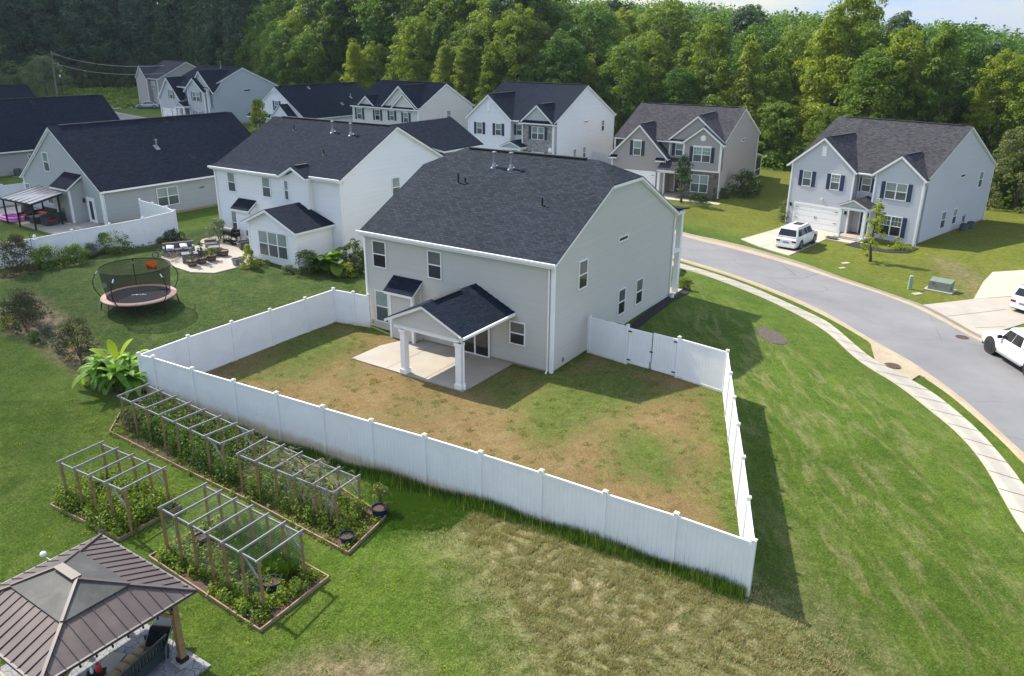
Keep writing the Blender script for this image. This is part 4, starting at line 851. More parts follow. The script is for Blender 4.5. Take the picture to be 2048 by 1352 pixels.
far_k = [(x + 3.4, y + 3.6) for x, y in WLEFT] + [tuple(p)[:2] for p in Gs([(1370, 469), (1472, 488.5), (1577, 519), (1629, 536), (1681, 556.5), (1766, 585), (1825, 605.4), (1847, 612.5), (1905, 643), (1958, 675)])] + [(30.0, 41.2), (30.9, 37), (31.1, 32), (30.4, 26), (28.2, 18), (24.8, 10), (20, 2)]
far_a = [(x + 3.0, y + 3.2) for x, y in WLEFT] + [tuple(p)[:2] for p in Gs([(1368, 475), (1472, 499), (1577, 529), (1629, 545.5), (1681, 563), (1766, 590), (1825, 613), (1847, 623), (1905, 654), (1958, 684)])] + [(29.4, 41), (30.3, 37), (30.5, 32), (29.8, 26), (27.6, 18), (24.2, 10), (19.4, 2)]
near_a = [(x - 1.5, y - 1.8) for x, y in WLEFT] + [tuple(p)[:2] for p in Gs([(1363, 518), (1452, 544), (1540, 576), (1607, 603.5), (1670, 635), (1732.6, 673.8), (1821, 723.7), (1854.7, 746), (1910, 784.8), (1973, 838.4), (2048, 908.6)])] + [(21.9, 27), (20.9, 21), (18.6, 13), (15, 5), (11, -2)]
near_k = [(x - 2.0, y - 2.3) for x, y in WLEFT] + [tuple(p)[:2] for p in Gs([(1359, 522), (1459, 552), (1533, 580), (1607, 611), (1662, 638.7), (1718, 671), (1806.6, 728), (1851, 757), (1903, 792), (1958, 840), (2014, 892), (2048, 929)])] + [(21.3, 27), (20.3, 21), (18.0, 13.2), (14.4, 5.3), (10.4, -1.7)]
wo = [(x - 3.0, y - 3.3) for x, y in WLEFT] + [tuple(p)[:2] for p in Gs([(1359, 527.7), (1422, 546), (1496, 572), (1555, 598), (1607, 622), (1651, 642.4), (1677, 662.7), (1710.4, 692.3), (1747.4, 722), (1784.4, 742), (1825, 762.6), (1873, 792), (1914, 825.4), (1958, 864.3), (1999, 910.5), (2032, 951), (2048, 977)])] + [(20.1, 26), (19.1, 20.6), (17.0, 13.7), (13.5, 6), (9.6, -1)]
wi = [(x - 4.3, y - 4.7) for x, y in WLEFT] + [tuple(p)[:2] for p in Gs([(1359, 537), (1403.5, 548), (1477.4, 575.8), (1540, 601.7), (1588.4, 625.7), (1629, 648), (1662, 670), (1699, 707), (1732.6, 733), (1780.7, 760.7), (1817.7, 786.6), (1865.7, 825.4), (1902.7, 855), (1939.7, 892), (1974.8, 940), (2001.5, 990), (2028, 1037), (2048, 1067)])] + [(17.6, 20.8), (15.7, 14.3), (12.3, 6.9), (8.4, 0)]
t = NT('asphalt'); v = t.obj()
c = t.mix(t.ramp(t.noise(.25, 5, .6, v), (.3, 0.0), (.7, 1.0)), (.15, .15, .158), (.20, .20, .204))
c = t.mix(1.0, c, t.ramp(t.noise(30, 3, .8, v), (.2, .7), (.8, 1.25)), 'MULTIPLY')
c = t.mix(1.0, c, t.ramp(t.noise(1.0, 5, .6, t.obj((.5, .8, 1), (0, 0, R(60)))), (.3, .94), (.7, 1.05)), 'MULTIPLY')
vo = t.n.new('ShaderNodeTexVoronoi'); vo.feature = 'DISTANCE_TO_EDGE'; vo.inputs['Scale'].default_value = .16; t.l.new(v, vo.inputs[0])
c = t.mix(t.math('MULTIPLY', t.ramp(vo.outputs['Distance'], (0, 1.0), (.006, 0.0)), t.ramp(t.noise(.3, 3, .5, v), (.42, 0.0), (.5, .7))), c, (.06, .06, .065))
t.color(c); t.b.inputs['Roughness'].default_value = .85; t.bump(t.noise(60, 3, .8, v), .3, .01); M['asphalt'] = t.m
t = NT('kerb_concrete'); v = t.obj()
c = t.mix(t.ramp(t.noise(.8, 6, .7, v), (.35, 0.0), (.65, 1.0)), (.33, .25, .16), (.36, .32, .24)); c = t.mix(1.0, c, t.ramp(t.noise(12, 4, .7, v), (.3, .8), (.7, 1.1)), 'MULTIPLY')
t.color(c); t.b.inputs['Roughness'].default_value = .9; M['kerb'] = t.m
n = 260
A1 = smooth_line(far_a, n); B1 = smooth_line(near_a, n); ribbon('road', A1, B1, M['asphalt'], .03, .03, 8)
K1 = smooth_line(far_k, n); Ki = A1 * .35 + K1 * .65
ribbon('kerb', A1, Ki, M['kerb'], .034, .045, 1); ribbon('kerb', Ki, K1, M['kerb'], .045, .12, 1, .25)
K2 = smooth_line(near_k, n); Ki2 = B1 * .35 + K2 * .65
ribbon('kerb', B1, Ki2, M['kerb'], .034, .045, 1); ribbon('kerb', Ki2, K2, M['kerb'], .045, .12, 1, .25)
PAVO = smooth_line(wo, 420); PAVI = smooth_line(wi, 420)
t = NT('pavement_concrete'); v = t.obj(); c = t.mix(t.ramp(t.noise(.6, 6, .65, v), (.35, 0.0), (.65, 1.0)), (.30, .28, .245), (.35, .33, .285)); c = t.mix(1.0, c, t.ramp(t.noise(15, 4, .7, v), (.3, .85), (.7, 1.08)), 'MULTIPLY')
t.color(c); t.b.inputs['Roughness'].default_value = .9; M['pave'] = t.m
ribbon('pavement', PAVO, PAVI, M['pave'], .075, .075, 3, .25)
M['jnt'] = paint('dark_joint', (.09, .08, .07), .9, .3); jm = MB(); dl = np.r_[0, np.cumsum(np.hypot(*np.diff((PAVO + PAVI) / 2, axis=0).T))]  # joint strips drawn in a plain dark colour
for s_ in np.arange(20, dl[-1], 1.55):
    i = int(np.searchsorted(dl, s_)) - 1; i = min(max(i, 0), 418); w_ = (s_ - dl[i]) / (dl[i + 1] - dl[i] + 1e-9); a = PAVO[i] * (1 - w_) + PAVO[i + 1] * w_; b = PAVI[i] * (1 - w_) + PAVI[i + 1] * w_
    if a[1] > 75: continue
    d_ = (b - a) / np.hypot(*(b - a)); nn = np.array([-d_[1], d_[0]]) * .016
    q = []
    for p_ in (a + nn, b + nn, b - nn, a - nn): q.append((p_[0], p_[1], th(*p_) + .086))
    jm.poly(*q)
struct(jm.build('pavement_joints', M['jnt']))
def patch(name, pts, mat, dz=.03, thick=.15, joints=None, world=False, sub=.8):
    """flat-ish concrete area draped on the ground; pts world xy"""
    P = [(p[0], p[1]) for p in pts]; xs = [p[0] for p in P]; ys = [p[1] for p in P]
    from mathutils.geometry import delaunay_2d_cdt
    vs = []; n_ = len(P)
    for i in range(n_):
        a, b = P[i], P[(i + 1) % n_]; k = max(1, int(math.hypot(b[0] - a[0], b[1] - a[1]) / sub))
        for j in range(k): vs.append(Vector((a[0] + (b[0] - a[0]) * j / k, a[1] + (b[1] - a[1]) * j / k)))
    nb = len(vs); gxs = np.arange(min(xs), max(xs), sub); gys = np.arange(min(ys), max(ys), sub); GX, GY = np.meshgrid(gxs, gys); ins = inpoly(GX, GY, P) & (pdist(GX, GY, P) > sub * .4)
    vs += [Vector(q) for q in zip(GX[ins].tolist(), GY[ins].tolist())]
    r_ = delaunay_2d_cdt(vs, [], [list(range(nb))], 1, 1e-5); pv = np.array([(q.x, q.y) for q in r_[0]]); z_ = terr(pv[:, 0], pv[:, 1]) + dz
    m = MB(); m.v = [(a[0], a[1], b) for a, b in zip(pv, z_)]; m.f = [tuple(f_) for f_ in r_[2]]
    k = len(m.v)
    for i in range(nb):
        a, b = vs[i], vs[(i + 1) % nb]; za, zb = th(a.x, a.y) + dz, th(b.x, b.y) + dz; m.poly((a.x, a.y, za), (b.x, b.y, zb), (b.x, b.y, zb - thick), (a.x, a.y, za - thick))
    return m.build(name, mat, smooth=False)
def joint(pts, dz, w=.015):
    m = MB()
    for (a, b) in pts:
        a, b = Vector(a[:2]), Vector(b[:2]); d_ = (b - a).normalized(); nn = Vector((-d_.y, d_.x)) * w; k = max(1, int((b - a).length))
        for i in range(k):
            p, q = a.lerp(b, i / k), a.lerp(b, (i + 1) / k)
            m.poly(*[(u.x, u.y, th(u.x, u.y) + dz) for u in (p + nn, q + nn, q - nn, p - nn)])
    return struct(m.build('joint_lines', M['dark']))
DRL = [hworld('L', *q) for q in ((.7, 0), (5.6, 0), (6.0, -3.0), (7.4, -12.4), (4.2, -11.7), (1.6, -10.6))]
struct(patch('driveway', [DRL[i] for i in (0, 5, 4, 3, 2, 1)], M['conc_new'], .05)); joint([(hworld('L', 3.2, -.2), hworld('L', 4.3, -11.6)), (hworld('L', .8, -5.5), hworld('L', 6.2, -5.7))], .056)
struct(patch('path', [hworld('L', *q) for q in ((5.9, -3.2), (9.0, -3.2), (9.0, -2.0), (6.0, -1.95), (5.5, -.2), (5.45, -2.0))], M['conc_new'], .046))
D2 = Gs([(1843, 611), (1905, 604), (1947, 599), (1985, 545), (2048, 541), (2200, 530), (2260, 640), (2048, 650), (1965, 672), (1905, 640)])
struct(patch('driveway', D2[:3] + Gs([(2030, 594), (2120, 590), (2260, 640), (2048, 648), (1962, 674), (1905, 642)]), M['conc'], .05)); struct(patch('driveway', Gs([(1947, 599), (1966, 565), (1985, 545), (2048, 541), (2200, 530), (2120, 589), (2030, 593)]), M['conc_new'], .056))
joint([(G(1893, 634), G(2012, 620)), (G(1950, 657), G(2010, 655))], .062)
SL = [hworld('A', *q) for q in ((2.6, -4.2), (2.6, -.66), (3.95, -.66), (3.95, .0), (9.95, .0), (9.95, -4.3))]
o = patch('patio', SL, M['conc'], 0, .3)
for v_ in o.data.vertices: v_.co.z = .10 if v_.co.z > -.12 else -.3
meta(o, 'bare concrete patio slab under the rear porch of the sage house', 'patio')
jl = MB()
for x in (5.05, 7.45):
    a, b, c_, d_ = hworld('A', x - .01, -4.2), hworld('A', x + .01, -4.2), hworld('A', x + .01, -.02), hworld('A', x - .01, -.02); jl.poly(*[(q.x, q.y, .105) for q in (a, b, c_, d_)])
o2 = jl.build('control_joint', M['dark'], o)
def mulchmat(name, a, b):
    t = NT(name); v = t.obj(); c = t.mix(t.ramp(t.noise(16, 5, .8, v), (.35, 0.0), (.65, 1.0)), a, b); t.color(c); t.b.inputs['Roughness'].default_value = .95; t.bump(t.noise(22, 4, .8, v), 1.0, .08); return t.m
M['mulchb'] = mulchmat('black_mulch', (.008, .008, .010), (.030, .030, .034)); M['mulch'] = mulchmat('grey_brown_mulch', (.03, .022, .018), (.19, .15, .13))
struct(patch('mulch_bed', OVAL, M['mulch'], .02, .05, sub=.25)); struct(patch('mulch_bed', BLACKBED, M['mulchb'], .05, .1, sub=.4)); struct(patch('mulch_bed', LBED, M['mulchb'], .05, .1, sub=.4))
struct(patch('mulch_bed', Gs([(1352, 600), (1362, 556), (1372, 560), (1381, 578), (1376, 588)]), M['mulchb'], .05, .1, sub=.4))
# storm drain inlet
struct(patch('kerb_inlet', Gs([(1719, 668), (1741, 688), (1750, 722), (1785, 743), (1822, 762), (1838, 752), (1851, 757), (1868, 766), (1853, 746), (1821, 724), (1760, 690), (1734, 675)]), M['kerb'], .06))
def disc_on_ground(name, label, cat, px, py, r_, dz, mat, group=None, n=24):
    p = G(px, py); t_ = thing(name, label, cat, (p.x, p.y, p.z + dz), 0, group)
    m = MB(); m.lathe([(r_, -.02), (r_, .012), (r_ * .9, .014), (r_ * .88, .006), (r_ * .3, .006)], n=n); m.build('rim', mat, t_); m = MB()
    for k in range(-3, 4): w_ = math.sqrt(max(0, (r_ * .84) ** 2 - (k * r_ * .22) ** 2)); m.box(-w_, w_, k * r_ * .22 - .02, k * r_ * .22 + .02, .0, .013)
    m.build('cover', mat, t_); return t_
M['rust'] = paint('rusty_iron', (.11, .062, .05), .85, .4, 4)
disc_on_ground('manhole_cover', 'round manhole cover flush in the asphalt near the white pickup', 'manhole cover', 1924, 675.5, .38, .035, M['rust'])
disc_on_ground('drain_cover', 'round rusty storm drain cover beside the kerb inlet and pavement', 'drain cover', 1784, 734, .42, .08, M['rust'])
# far street bits at the left
struct(patch('driveway', [hworld('G', *q) for q in ((-.8, -.6), (4.9, -.6), (6.0, -9), (-1.5, -9))], M['conc_new'], .05, sub=2))
struct(patch('driveway', [hworld('F', *q) for q in ((-4, -.5), (4.9, -.5), (6.0, -12), (-14, -12), (-14, -6))], M['conc_new'], .05, sub=2))
struct(patch('driveway', [hworld('K', *q) for q in ((.4, -.6), (5.6, -.6), (6.4, -10), (.2, -11))], M['conc_new'], .05)); struct(patch('path', [hworld('K', *q) for q in ((5.6, -1.9), (13.4, -1.9), (13.4, -2.7), (8.5, -3.3), (5.6, -3.4))], M['conc_new'], .046))
struct(patch('driveway', [hworld('J', *q) for q in ((.4, -.1), (5.6, -.1), (6.4, -12), (.2, -12))], M['conc_new'], .05))
# B patio slab and C patio slab
PB = Gs([(333, 517), (372, 540), (430, 547.5), (470, 537), (500, 528), (510, 500), (478, 470), (447, 470), (432, 474), (420, 474), (401, 483), (405, 487), (440, 489), (330, 505)], 0)
def slabthing(pts, label, z=.07): o = patch('patio', pts, M['conc'], z, .25); return meta(o, label, 'patio')
slabthing(Gs([(322, 516), (348, 535), (382, 546), (429.5, 547.5), (476, 536), (500, 530), (512, 520), (500, 470), (431, 474), (404, 480), (400, 486), (412, 490), (370, 497)]), 'pale concrete patio with outdoor furniture behind the white house')
slabthing([hworld('C', *q) for q in ((-1.5, -3.3), (3, -3.8), (12.1, -4.0), (12.0, -.02), (-1.5, -.02))], 'concrete patio under the metal pergola of the grey house', .1)
# ------------------------------------------------------------------ fences
M['cap'] = paint('post_cap_cream', (.70, .66, .52), .5, .15)
def panel_fence(name, label, posts, ztops, cat='fence', capm='cap', hmin=1.75, zb=None, skip=(), group=None, ends=(True, True)):
    """posts: world xy list; ztops: absolute height of the top rail at each post. One fence = one thing; posts and panels are its parts."""
    p0 = posts[0]; z0 = th(*p0[:2]); t = thing(name, label, cat, (p0[0], p0[1], z0), 0, group); o = Vector((p0[0], p0[1], z0))
    for i, p in enumerate(posts):
        if (i == 0 and not ends[0]) or (i == len(posts) - 1 and not ends[1]): continue
        g = th(*p[:2]) - .15; zt = ztops[i] + .07; m = MB(); x, y = p[0] - o.x, p[1] - o.y
        a = posts[max(i - 1, 0)]; b = posts[min(i + 1, len(posts) - 1)]; an = math.atan2(b[1] - a[1], b[0] - a[0]); c_, s_ = math.cos(an) * .065, math.sin(an) * .065
        sq = [(x - c_ + s_, y - s_ - c_), (x + c_ + s_, y + s_ - c_), (x + c_ - s_, y + s_ + c_), (x - c_ - s_, y - s_ + c_)]
        m.hexa([(q[0], q[1], g - o.z) for q in sq], [(q[0], q[1], zt - o.z) for q in sq]); po = m.build('post', M['fence'], t)
        m = MB(); k = 1.28; e = [(x + (q[0] - x) * k, y + (q[1] - y) * k) for q in sq]; m.hexa([(q[0], q[1], zt - o.z) for q in e], [(q[0], q[1], zt + .035 - o.z) for q in e])
        w = [(x + (q[0] - x) * .75, y + (q[1] - y) * .75) for q in sq]; m.hexa([(q[0], q[1], zt + .035 - o.z) for q in w], [(q[0], q[1], zt + .06 - o.z) for q in w]); m.build('post_cap', M[capm], po)
    for i in range(len(posts) - 1):
        if i in skip: continue
        a, b = Vector(posts[i][:2]), Vector(posts[i + 1][:2]); d = (b - a); L = d.length; d /= L; a = a + d * .06; b = b - d * .06; nn = Vector((-d.y, d.x)); L = (b - a).length
        m = MB(); za, zb_ = ztops[i] - o.z, ztops[i + 1] - o.z; ga, gb = th(a.x, a.y) - .04 - o.z, th(b.x, b.y) - .04 - o.z
        ax_, ay_, bx_, by_ = a.x - o.x, a.y - o.y, b.x - o.x, b.y - o.y
        def P(u, z, w): return (ax_ + (bx_ - ax_) * u + nn.x * w, ay_ + (by_ - ay_) * u + nn.y * w, z)
        def Zt(u): return za + (zb_ - za) * u
        def Zg(u): return ga + (gb - ga) * u
        for (lo, hi, w_) in (((lambda u: Zt(u) - .10), Zt, .035), (Zg, (lambda u: Zg(u) + .16), .03)):
            m.hexa([P(0, lo(0), -w_), P(1, lo(1), -w_), P(1, lo(1), w_), P(0, lo(0), w_)], [P(0, hi(0), -w_), P(1, hi(1), -w_), P(1, hi(1), w_), P(0, hi(0), w_)])
        n_ = max(2, int(L / .16))
        for k in range(n_):
            u0, u1 = k / n_ + .03 / n_, (k + 1) / n_ - .03 / n_
            lo0, lo1, hi0, hi1 = Zg(u0) + .16, Zg(u1) + .16, Zt(u0) - .10, Zt(u1) - .10
            m.hexa([P(u0, lo0, -.014), P(u1, lo1, -.014), P(u1, lo1, .014), P(u0, lo0, .014)], [P(u0, hi0, -.014), P(u1, hi1, -.014), P(u1, hi1, .014), P(u0, hi0, .014)])
        m.hexa([P(0, Zg(0) + .16, -.009), P(1, Zg(1) + .16, -.009), P(1, Zg(1) + .16, .009), P(0, Zg(0) + .16, .009)], [P(0, Zt(0) - .1, -.009), P(1, Zt(1) - .1, -.009), P(1, Zt(1) - .1, .009), P(0, Zt(0) - .1, .009)])
        m.build('panel', M['fence'], t)
    return t
def posts_at(px, zt):
    P = [U(a, b, z) for (a, b), z in zip(px, zt)]; return [(p.x, p.y) for p in P], list(zt)
def top_line(px, z0, z1):
    n = len(px); return posts_at(px, [z0 + (z1 - z0) * i / (n - 1) for i in range(n)])
# front run, from the near right corner to the left corner
FR = [(1508, 1085), (1353, 1031), (1211, 987), (1083, 945), (961, 907), (849, 873), (742, 843), (645, 815), (553, 788), (467, 763), (384, 739), (306.5, 715), (277.5, 709)]
pf, zf = posts_at(FR, [2.12, 2.12, 2.12, 2.11, 2.1, 2.09, 2.07, 2.05, 2.02, 2.0, 1.95, 1.85, 1.8])
WG = 'white vinyl fence runs around the brown yard'
panel_fence('vinyl_fence', 'long near run of white fence between the brown yard and the raised garden beds', pf, zf, group=WG)
pl, zl = posts_at([(277.5, 709), (376, 674), (463, 645.5), (540, 621), (610, 598), (666.5, 579)], [1.8, 2.05, 2.15, 2.2, 2.25, 2.3])
panel_fence('vinyl_fence', 'white fence run between the brown yard and the lawn with the trampoline', pl, zl, ends=(False, True), group=WG)
pb, zb = posts_at([(666.5, 579), (706, 586), (736, 592)], [2.3, 2.2, 2.1]); panel_fence('vinyl_fence', 'short white fence piece joining the left rear corner of the sage house', pb, zb, ends=(False, True), group=WG)
prt, zr_ = posts_at([(1455, 704), (1461, 749), (1468, 797), (1476, 851), (1486, 917), (1497, 999), (1508, 1085)], [2.3, 2.27, 2.24, 2.22, 2.18, 2.15, 2.12])
panel_fence('vinyl_fence', 'white fence run between the brown yard and the wide green side lawn', prt, zr_, ends=(True, False), group=WG)
pg, zg = posts_at([(1180, 634), (1256, 653), (1359, 677), (1455, 704)], [2.15, 2.22, 2.27, 2.3])
gf = panel_fence('vinyl_fence', 'white fence run holding the double gate beside the sage house', pg, zg, skip=(1,), ends=(True, False), group=WG)
# double gate
a, b = Vector(pg[1]), Vector(pg[2]); gt = thing('double_gate', 'white vinyl double gate with black hinges between two fence posts', 'gate', (a.x, a.y, th(a.x, a.y)), math.atan2(b.y - a.y, b.x - a.x))
L = (b - a).length; z0 = th(a.x, a.y)
for s_ in (0, 1):
    x0 = .1 + s_ * (L / 2 - .06); x1 = x0 + L / 2 - .14; zt = (zg[1] if s_ == 0 else zg[2]) - z0 - .05; zg_ = .1; m = MB()
    m.box(x0, x0 + .08, -.03, .03, zg_, zt); m.box(x1 - .08, x1, -.03, .03, zg_, zt); m.box(x0 + .08, x1 - .08, -.03, .03, zt - .1, zt); m.box(x0 + .08, x1 - .08, -.03, .03, zg_, zg_ + .12)
    n_ = 8; w_ = (x1 - x0 - .16) / n_
    for k in range(n_): m.box(x0 + .08 + k * w_ + .004, x0 + .08 + (k + 1) * w_ - .004, -.014, .014, zg_ + .12, zt - .1)
    lf = m.build('gate_leaf', M['fence'], gt); h_ = MB()
    for zz in (zg_ + .15, zt - .2):
        if s_ == 0: h_.box(x0 - .1, x0 + .16, -.05, -.03, zz, zz + .07)
        else: h_.box(x1 - .16, x1 + .1, -.05, -.03, zz, zz + .07)
    if s_ == 0: h_.box(x1 - .06, x1 + .12, -.055, -.03, 1.0, 1.06); h_.box(x1 - .02, x1, -.06, -.03, .05, .5)
    h_.build('hinge', M['black'], lf)
# the neighbour's white fence
p1, z1 = posts_at([(-60, 497), (0, 486), (69, 476), (144, 462), (219, 449), (285, 437), (349, 422)], [2.9, 2.95, 3.0, 3.1, 3.2, 3.3, 3.4])
panel_fence('vinyl_fence', 'white fence along the planted border behind the trampoline lawn', p1, z1, capm='fence', group='white fence runs of the grey house')
p2, z2 = posts_at([(349, 422), (333, 415), (305, 407), (279, 400)], [3.4, 3.42, 3.45, 3.45]); panel_fence('vinyl_fence', 'short white fence run returning to the side wall of the grey house', p2, z2, capm='fence', ends=(False, True), group='white fence runs of the grey house')
p3, z3 = posts_at([(48, 366), (3, 371), (-50, 380)], [3.2, 3.2, 3.2]); panel_fence('vinyl_fence', 'white fence behind the metal pergola at the left edge', p3, z3, capm='fence', group='white fence runs of the grey house')
# wooden fence by the cream house, white fence by the stone house
q1 = [hworld('I', 13.2, 9.5), hworld('I', 15.2, 9.3), hworld('I', 17.2, 9.1)]; t = thing('wooden_fence', 'weathered grey picket fence between the cream house and the white stone house', 'fence', (q1[0].x, q1[0].y, th(q1[0].x, q1[0].y)), HD['I'][3])
m = MB()
for k in range(26): m.box(k * .155, k * .155 + .13, 0, .03, .05, 1.8)
for zz in (.4, 1.4): m.box(0, 4, .03, .08, zz, zz + .09)
M['oldwood'] = paint('weathered_wood', (.20, .165, .14), .9, .35, 3); m.build('pickets', M['oldwood'], t)
wf = [hworld('J', 12.1, 10.5), hworld('J', 14.3, 10.3), hworld('J', 16.6, 10.1), hworld('K', -.2, 7)]
panel_fence('vinyl_fence', 'white fence between the white stone house and the tan house', [(q.x, q.y) for q in wf], [th(q.x, q.y) + 1.85 for q in wf], capm='fence')
# ------------------------------------------------------------------ garden frames and beds
M['postwood'] = paint('treated_post', (.31, .195, .085), .85, .35, 5); M['greywood'] = paint('weathered_rail', (.25, .25, .265), .85, .3, 6); M['bedwood'] = paint('bed_board', (.30, .215, .13), .85, .35, 4)
M['wire'] = netmat('wire_netting', (.30, .31, .32), .16); M['potblue'] = paint('blue_plastic', (.008, .018, .06), .35, .15); M['soil'] = paint('soil', (.085, .05, .033), .95, .4, 6, bump=.6, bscale=25)
def garden_frame(label, c, h_, n, net=True):
    """c: four top corners (world, at rail height) near-left, far-left, far-right, near-right order; n bays"""
    o = Vector((c[0].x, c[0].y, th(c[0].x, c[0].y))); t = thing('garden_trellis', label, 'garden frame', o, 0, 'timber garden frames over the vegetable beds')
    A_, B_, C_, D_ = [q - o for q in c]
    for i in range(n + 1):
        u = i / n
        for (p, q) in ((A_, D_), (B_, C_)):
            w = p.lerp(q, u); g = th(w.x + o.x, w.y + o.y) - o.z; w.x += random.uniform(-.02, .02)
            MB().bar((w.x, w.y, g - .1), (w.x + random.uniform(-.03, .03), w.y + random.uniform(-.03, .03), w.z - .02), .075, .075, (1, 0, 0)).build('post', M['postwood'], t)
        a, b = A_.lerp(D_, u), B_.lerp(C_, u); d = (b - a).normalized() * .12; MB().bar(a - d + Vector((0, 0, .04)), b + d + Vector((0, 0, .04)), .04, .07).build('cross_rail', M['greywood'], t)
    for (p, q) in ((A_, D_), (B_, C_)):
        d = (q - p).normalized() * .1; MB().bar(p - d - Vector((0, 0, .045)), q + d - Vector((0, 0, .045)), .04, .07).build('side_rail', M['greywood'], t)
        e = (q - p).normalized()
        MB().bar(q - e * .7 - Vector((0, 0, .1)), q - Vector((0, 0, .75)), .04, .07).build('brace', M['greywood'], t)
    if net:
        m = MB()
        for (p, q, off) in ((B_, C_, .05), (A_, D_, .05)):
            L = (q - p).length; 
            for k in range(int(1.5 / .1)): m.bar(p - Vector((0, 0, .1 + k * .1)), q - Vector((0, 0, .1 + k * .1)), .0022, .0022)
            for k in range(int(L / .1)): w = p.lerp(q, k * .1 / L); m.bar(w, w - Vector((0, 0, 1.5)), .0022, .0022, (1, 0, 0))
        L = (D_ - A_).length; W_ = (B_ - A_).length
        for k in range(int(L / .12)): a, b = A_.lerp(D_, k * .12 / L), B_.lerp(C_, k * .12 / L); m.bar(a, b, .0022, .0022)
        m.build('netting', M['galv'], t)
    return t
def frame_px(label, px, z, n, net=True): return garden_frame(label, [U(a, b, z) for a, b in px], 1.8, n, net)
gz = lambda *p: [(x / 2.074, 700 + y / 2.074) for x, y in p]
frame_px('nearest garden frame, in the front bed, with seven cross rails on posts', gz((668, 655), (848, 562), (1247, 758), (1072, 878)), 1.18, 6)
frame_px('left garden frame in the small bed beyond the gazebo roof', gz((248, 465), (420, 388), (680, 494), (512, 580)), 1.08, 4, False)
frame_px('far garden frame reaching the fence corner by the banana plant', gz((497, 192), (612, 146), (1044, 340), (922, 390)), 1.2, 7, False)
frame_px('garden frame with dry vines on top, next to the long white fence', gz((990, 432), (1100, 372), (1485, 528), (1390, 592)), 1.12, 5)
def bed(label, px, hgt=.10, z=None):
    P = Gs(px); o = P[0].copy(); t = thing('raised_bed', label, 'raised bed', o, 0, 'board-edged vegetable beds'); n_ = len(P)
    for i in range(n_):
        a, b = P[i] - o, P[(i + 1) % n_] - o; MB().bar(a + Vector((0, 0, hgt / 2)), b + Vector((0, 0, hgt / 2)), .045, hgt + .06).build('edge_board', M['bedwood'], t)
    c = sum(P, Vector()) / n_ - o; m = MB(); q = [c + (p - o - c) * .985 + Vector((0, 0, .05)) for p in P]; m.poly(*[q[i] for i in (range(n_) if (q[1] - q[0]).cross(q[2] - q[1]).z > 0 else range(n_ - 1, -1, -1))]); m.build('soil', M['soil'], t); return t, P
bd1, BP1 = bed('nearest board-edged bed holding the seven-railed frame and blue pots', gz((620, 865), (915, 697), (1365, 950), (1080, 1172)))
bd2, BP2 = bed('small board-edged bed at the left, beyond the gazebo roof', gz((212, 650), (440, 530), (750, 655), (497, 792)))
bd3, BP3 = bed('long board-edged bed along the fence with two frames', gz((457, 345), (500, 268), (660, 200), (1120, 395), (1600, 700), (1445, 850), (1050, 640), (760, 500)))
def pot(label, px, r_, h_, mat='potblue', cat='plant pot', group=None, name='plant_pot', dz=0, soil=True, handle=False):
    p = G(*px); t = thing(name, label, cat, (p.x, p.y, p.z + dz), 0, group); m = MB()
    m.lathe([(r_ * .78, 0), (r_ * .95, h_ * .85), (r_ * 1.04, h_ * .86), (r_ * 1.05, h_), (r_ * .93, h_), (r_ * .9, h_ * .8)], n=20); m.build('tub', M[mat], t)
    if soil: m = MB(); m.lathe([(r_ * .88, h_ * .72), (r_ * .9, h_ * .83)], n=16); m.build('potting_soil', M['soil'], t)
    return t
PG = 'blue tubs in the vegetable garden'
pot('largest blue tub with bare soil at the near corner of the front bed', (546, 1182), .3, .42, group=PG)
pot('blue tub half hidden under the frame of the front bed', (500, 1140), .26, .36, group=PG); pot('blue tub in the tall grass in the middle of the front bed', (455, 1108), .24, .34, group=PG)
pot('blue tub near the far left posts of the front bed', (404, 1088), .24, .34, group=PG)
pot('blue tub at the near corner of the small left bed', (268, 1026), .27, .36, group=PG); pot('blue tub in the middle of the small left bed', (235, 1012), .22, .32, group=PG); pot('blue tub at the back of the small left bed', (204, 981), .2, .3, group=PG)
pot('blue tub with a leggy plant at the right end of the long bed', (760, 1032), .3, .38, group=PG); pot('blue tub at the near corner of the long bed', (695, 1086), .26, .34, group=PG); pot('blue tub at the far end of the long bed beside the fence', (283, 812), .25, .35, group=PG)
# dry vines on the far frame
vm = MB(); c4 = [U(a, b, 1.22) for a, b in gz((1100, 372), (1485, 528), (1390, 592), (1150, 470))]
for k in range(70):
    a = random.random(); b = random.random(); p = c4[0].lerp(c4[1], .25 + .75 * a).lerp(c4[3].lerp(c4[2], a), b); pts = [p]
    for j in range(7): pts.append(pts[-1] + Vector((random.uniform(-.16, .16), random.uniform(-.16, .16), random.uniform(-.04, .05))))
    vm.tube(pts, .007, 4, False)
for k in range(60):
    a = random.random(); p = c4[3].lerp(c4[2], a); pts = [p]
    for j in range(8): pts.append(pts[-1] + Vector((random.uniform(-.08, .08), random.uniform(-.08, .08), -random.uniform(.05, .2))))
    vm.tube(pts, .006, 4, False)
M['dryvine'] = paint('dry_vine', (.33, .28, .20), .9, .3, 9); o = vm.build('dry_vine', M['dryvine']); meta(o, 'tangle of dry climbing vine over the fence-side garden frame', 'vine')
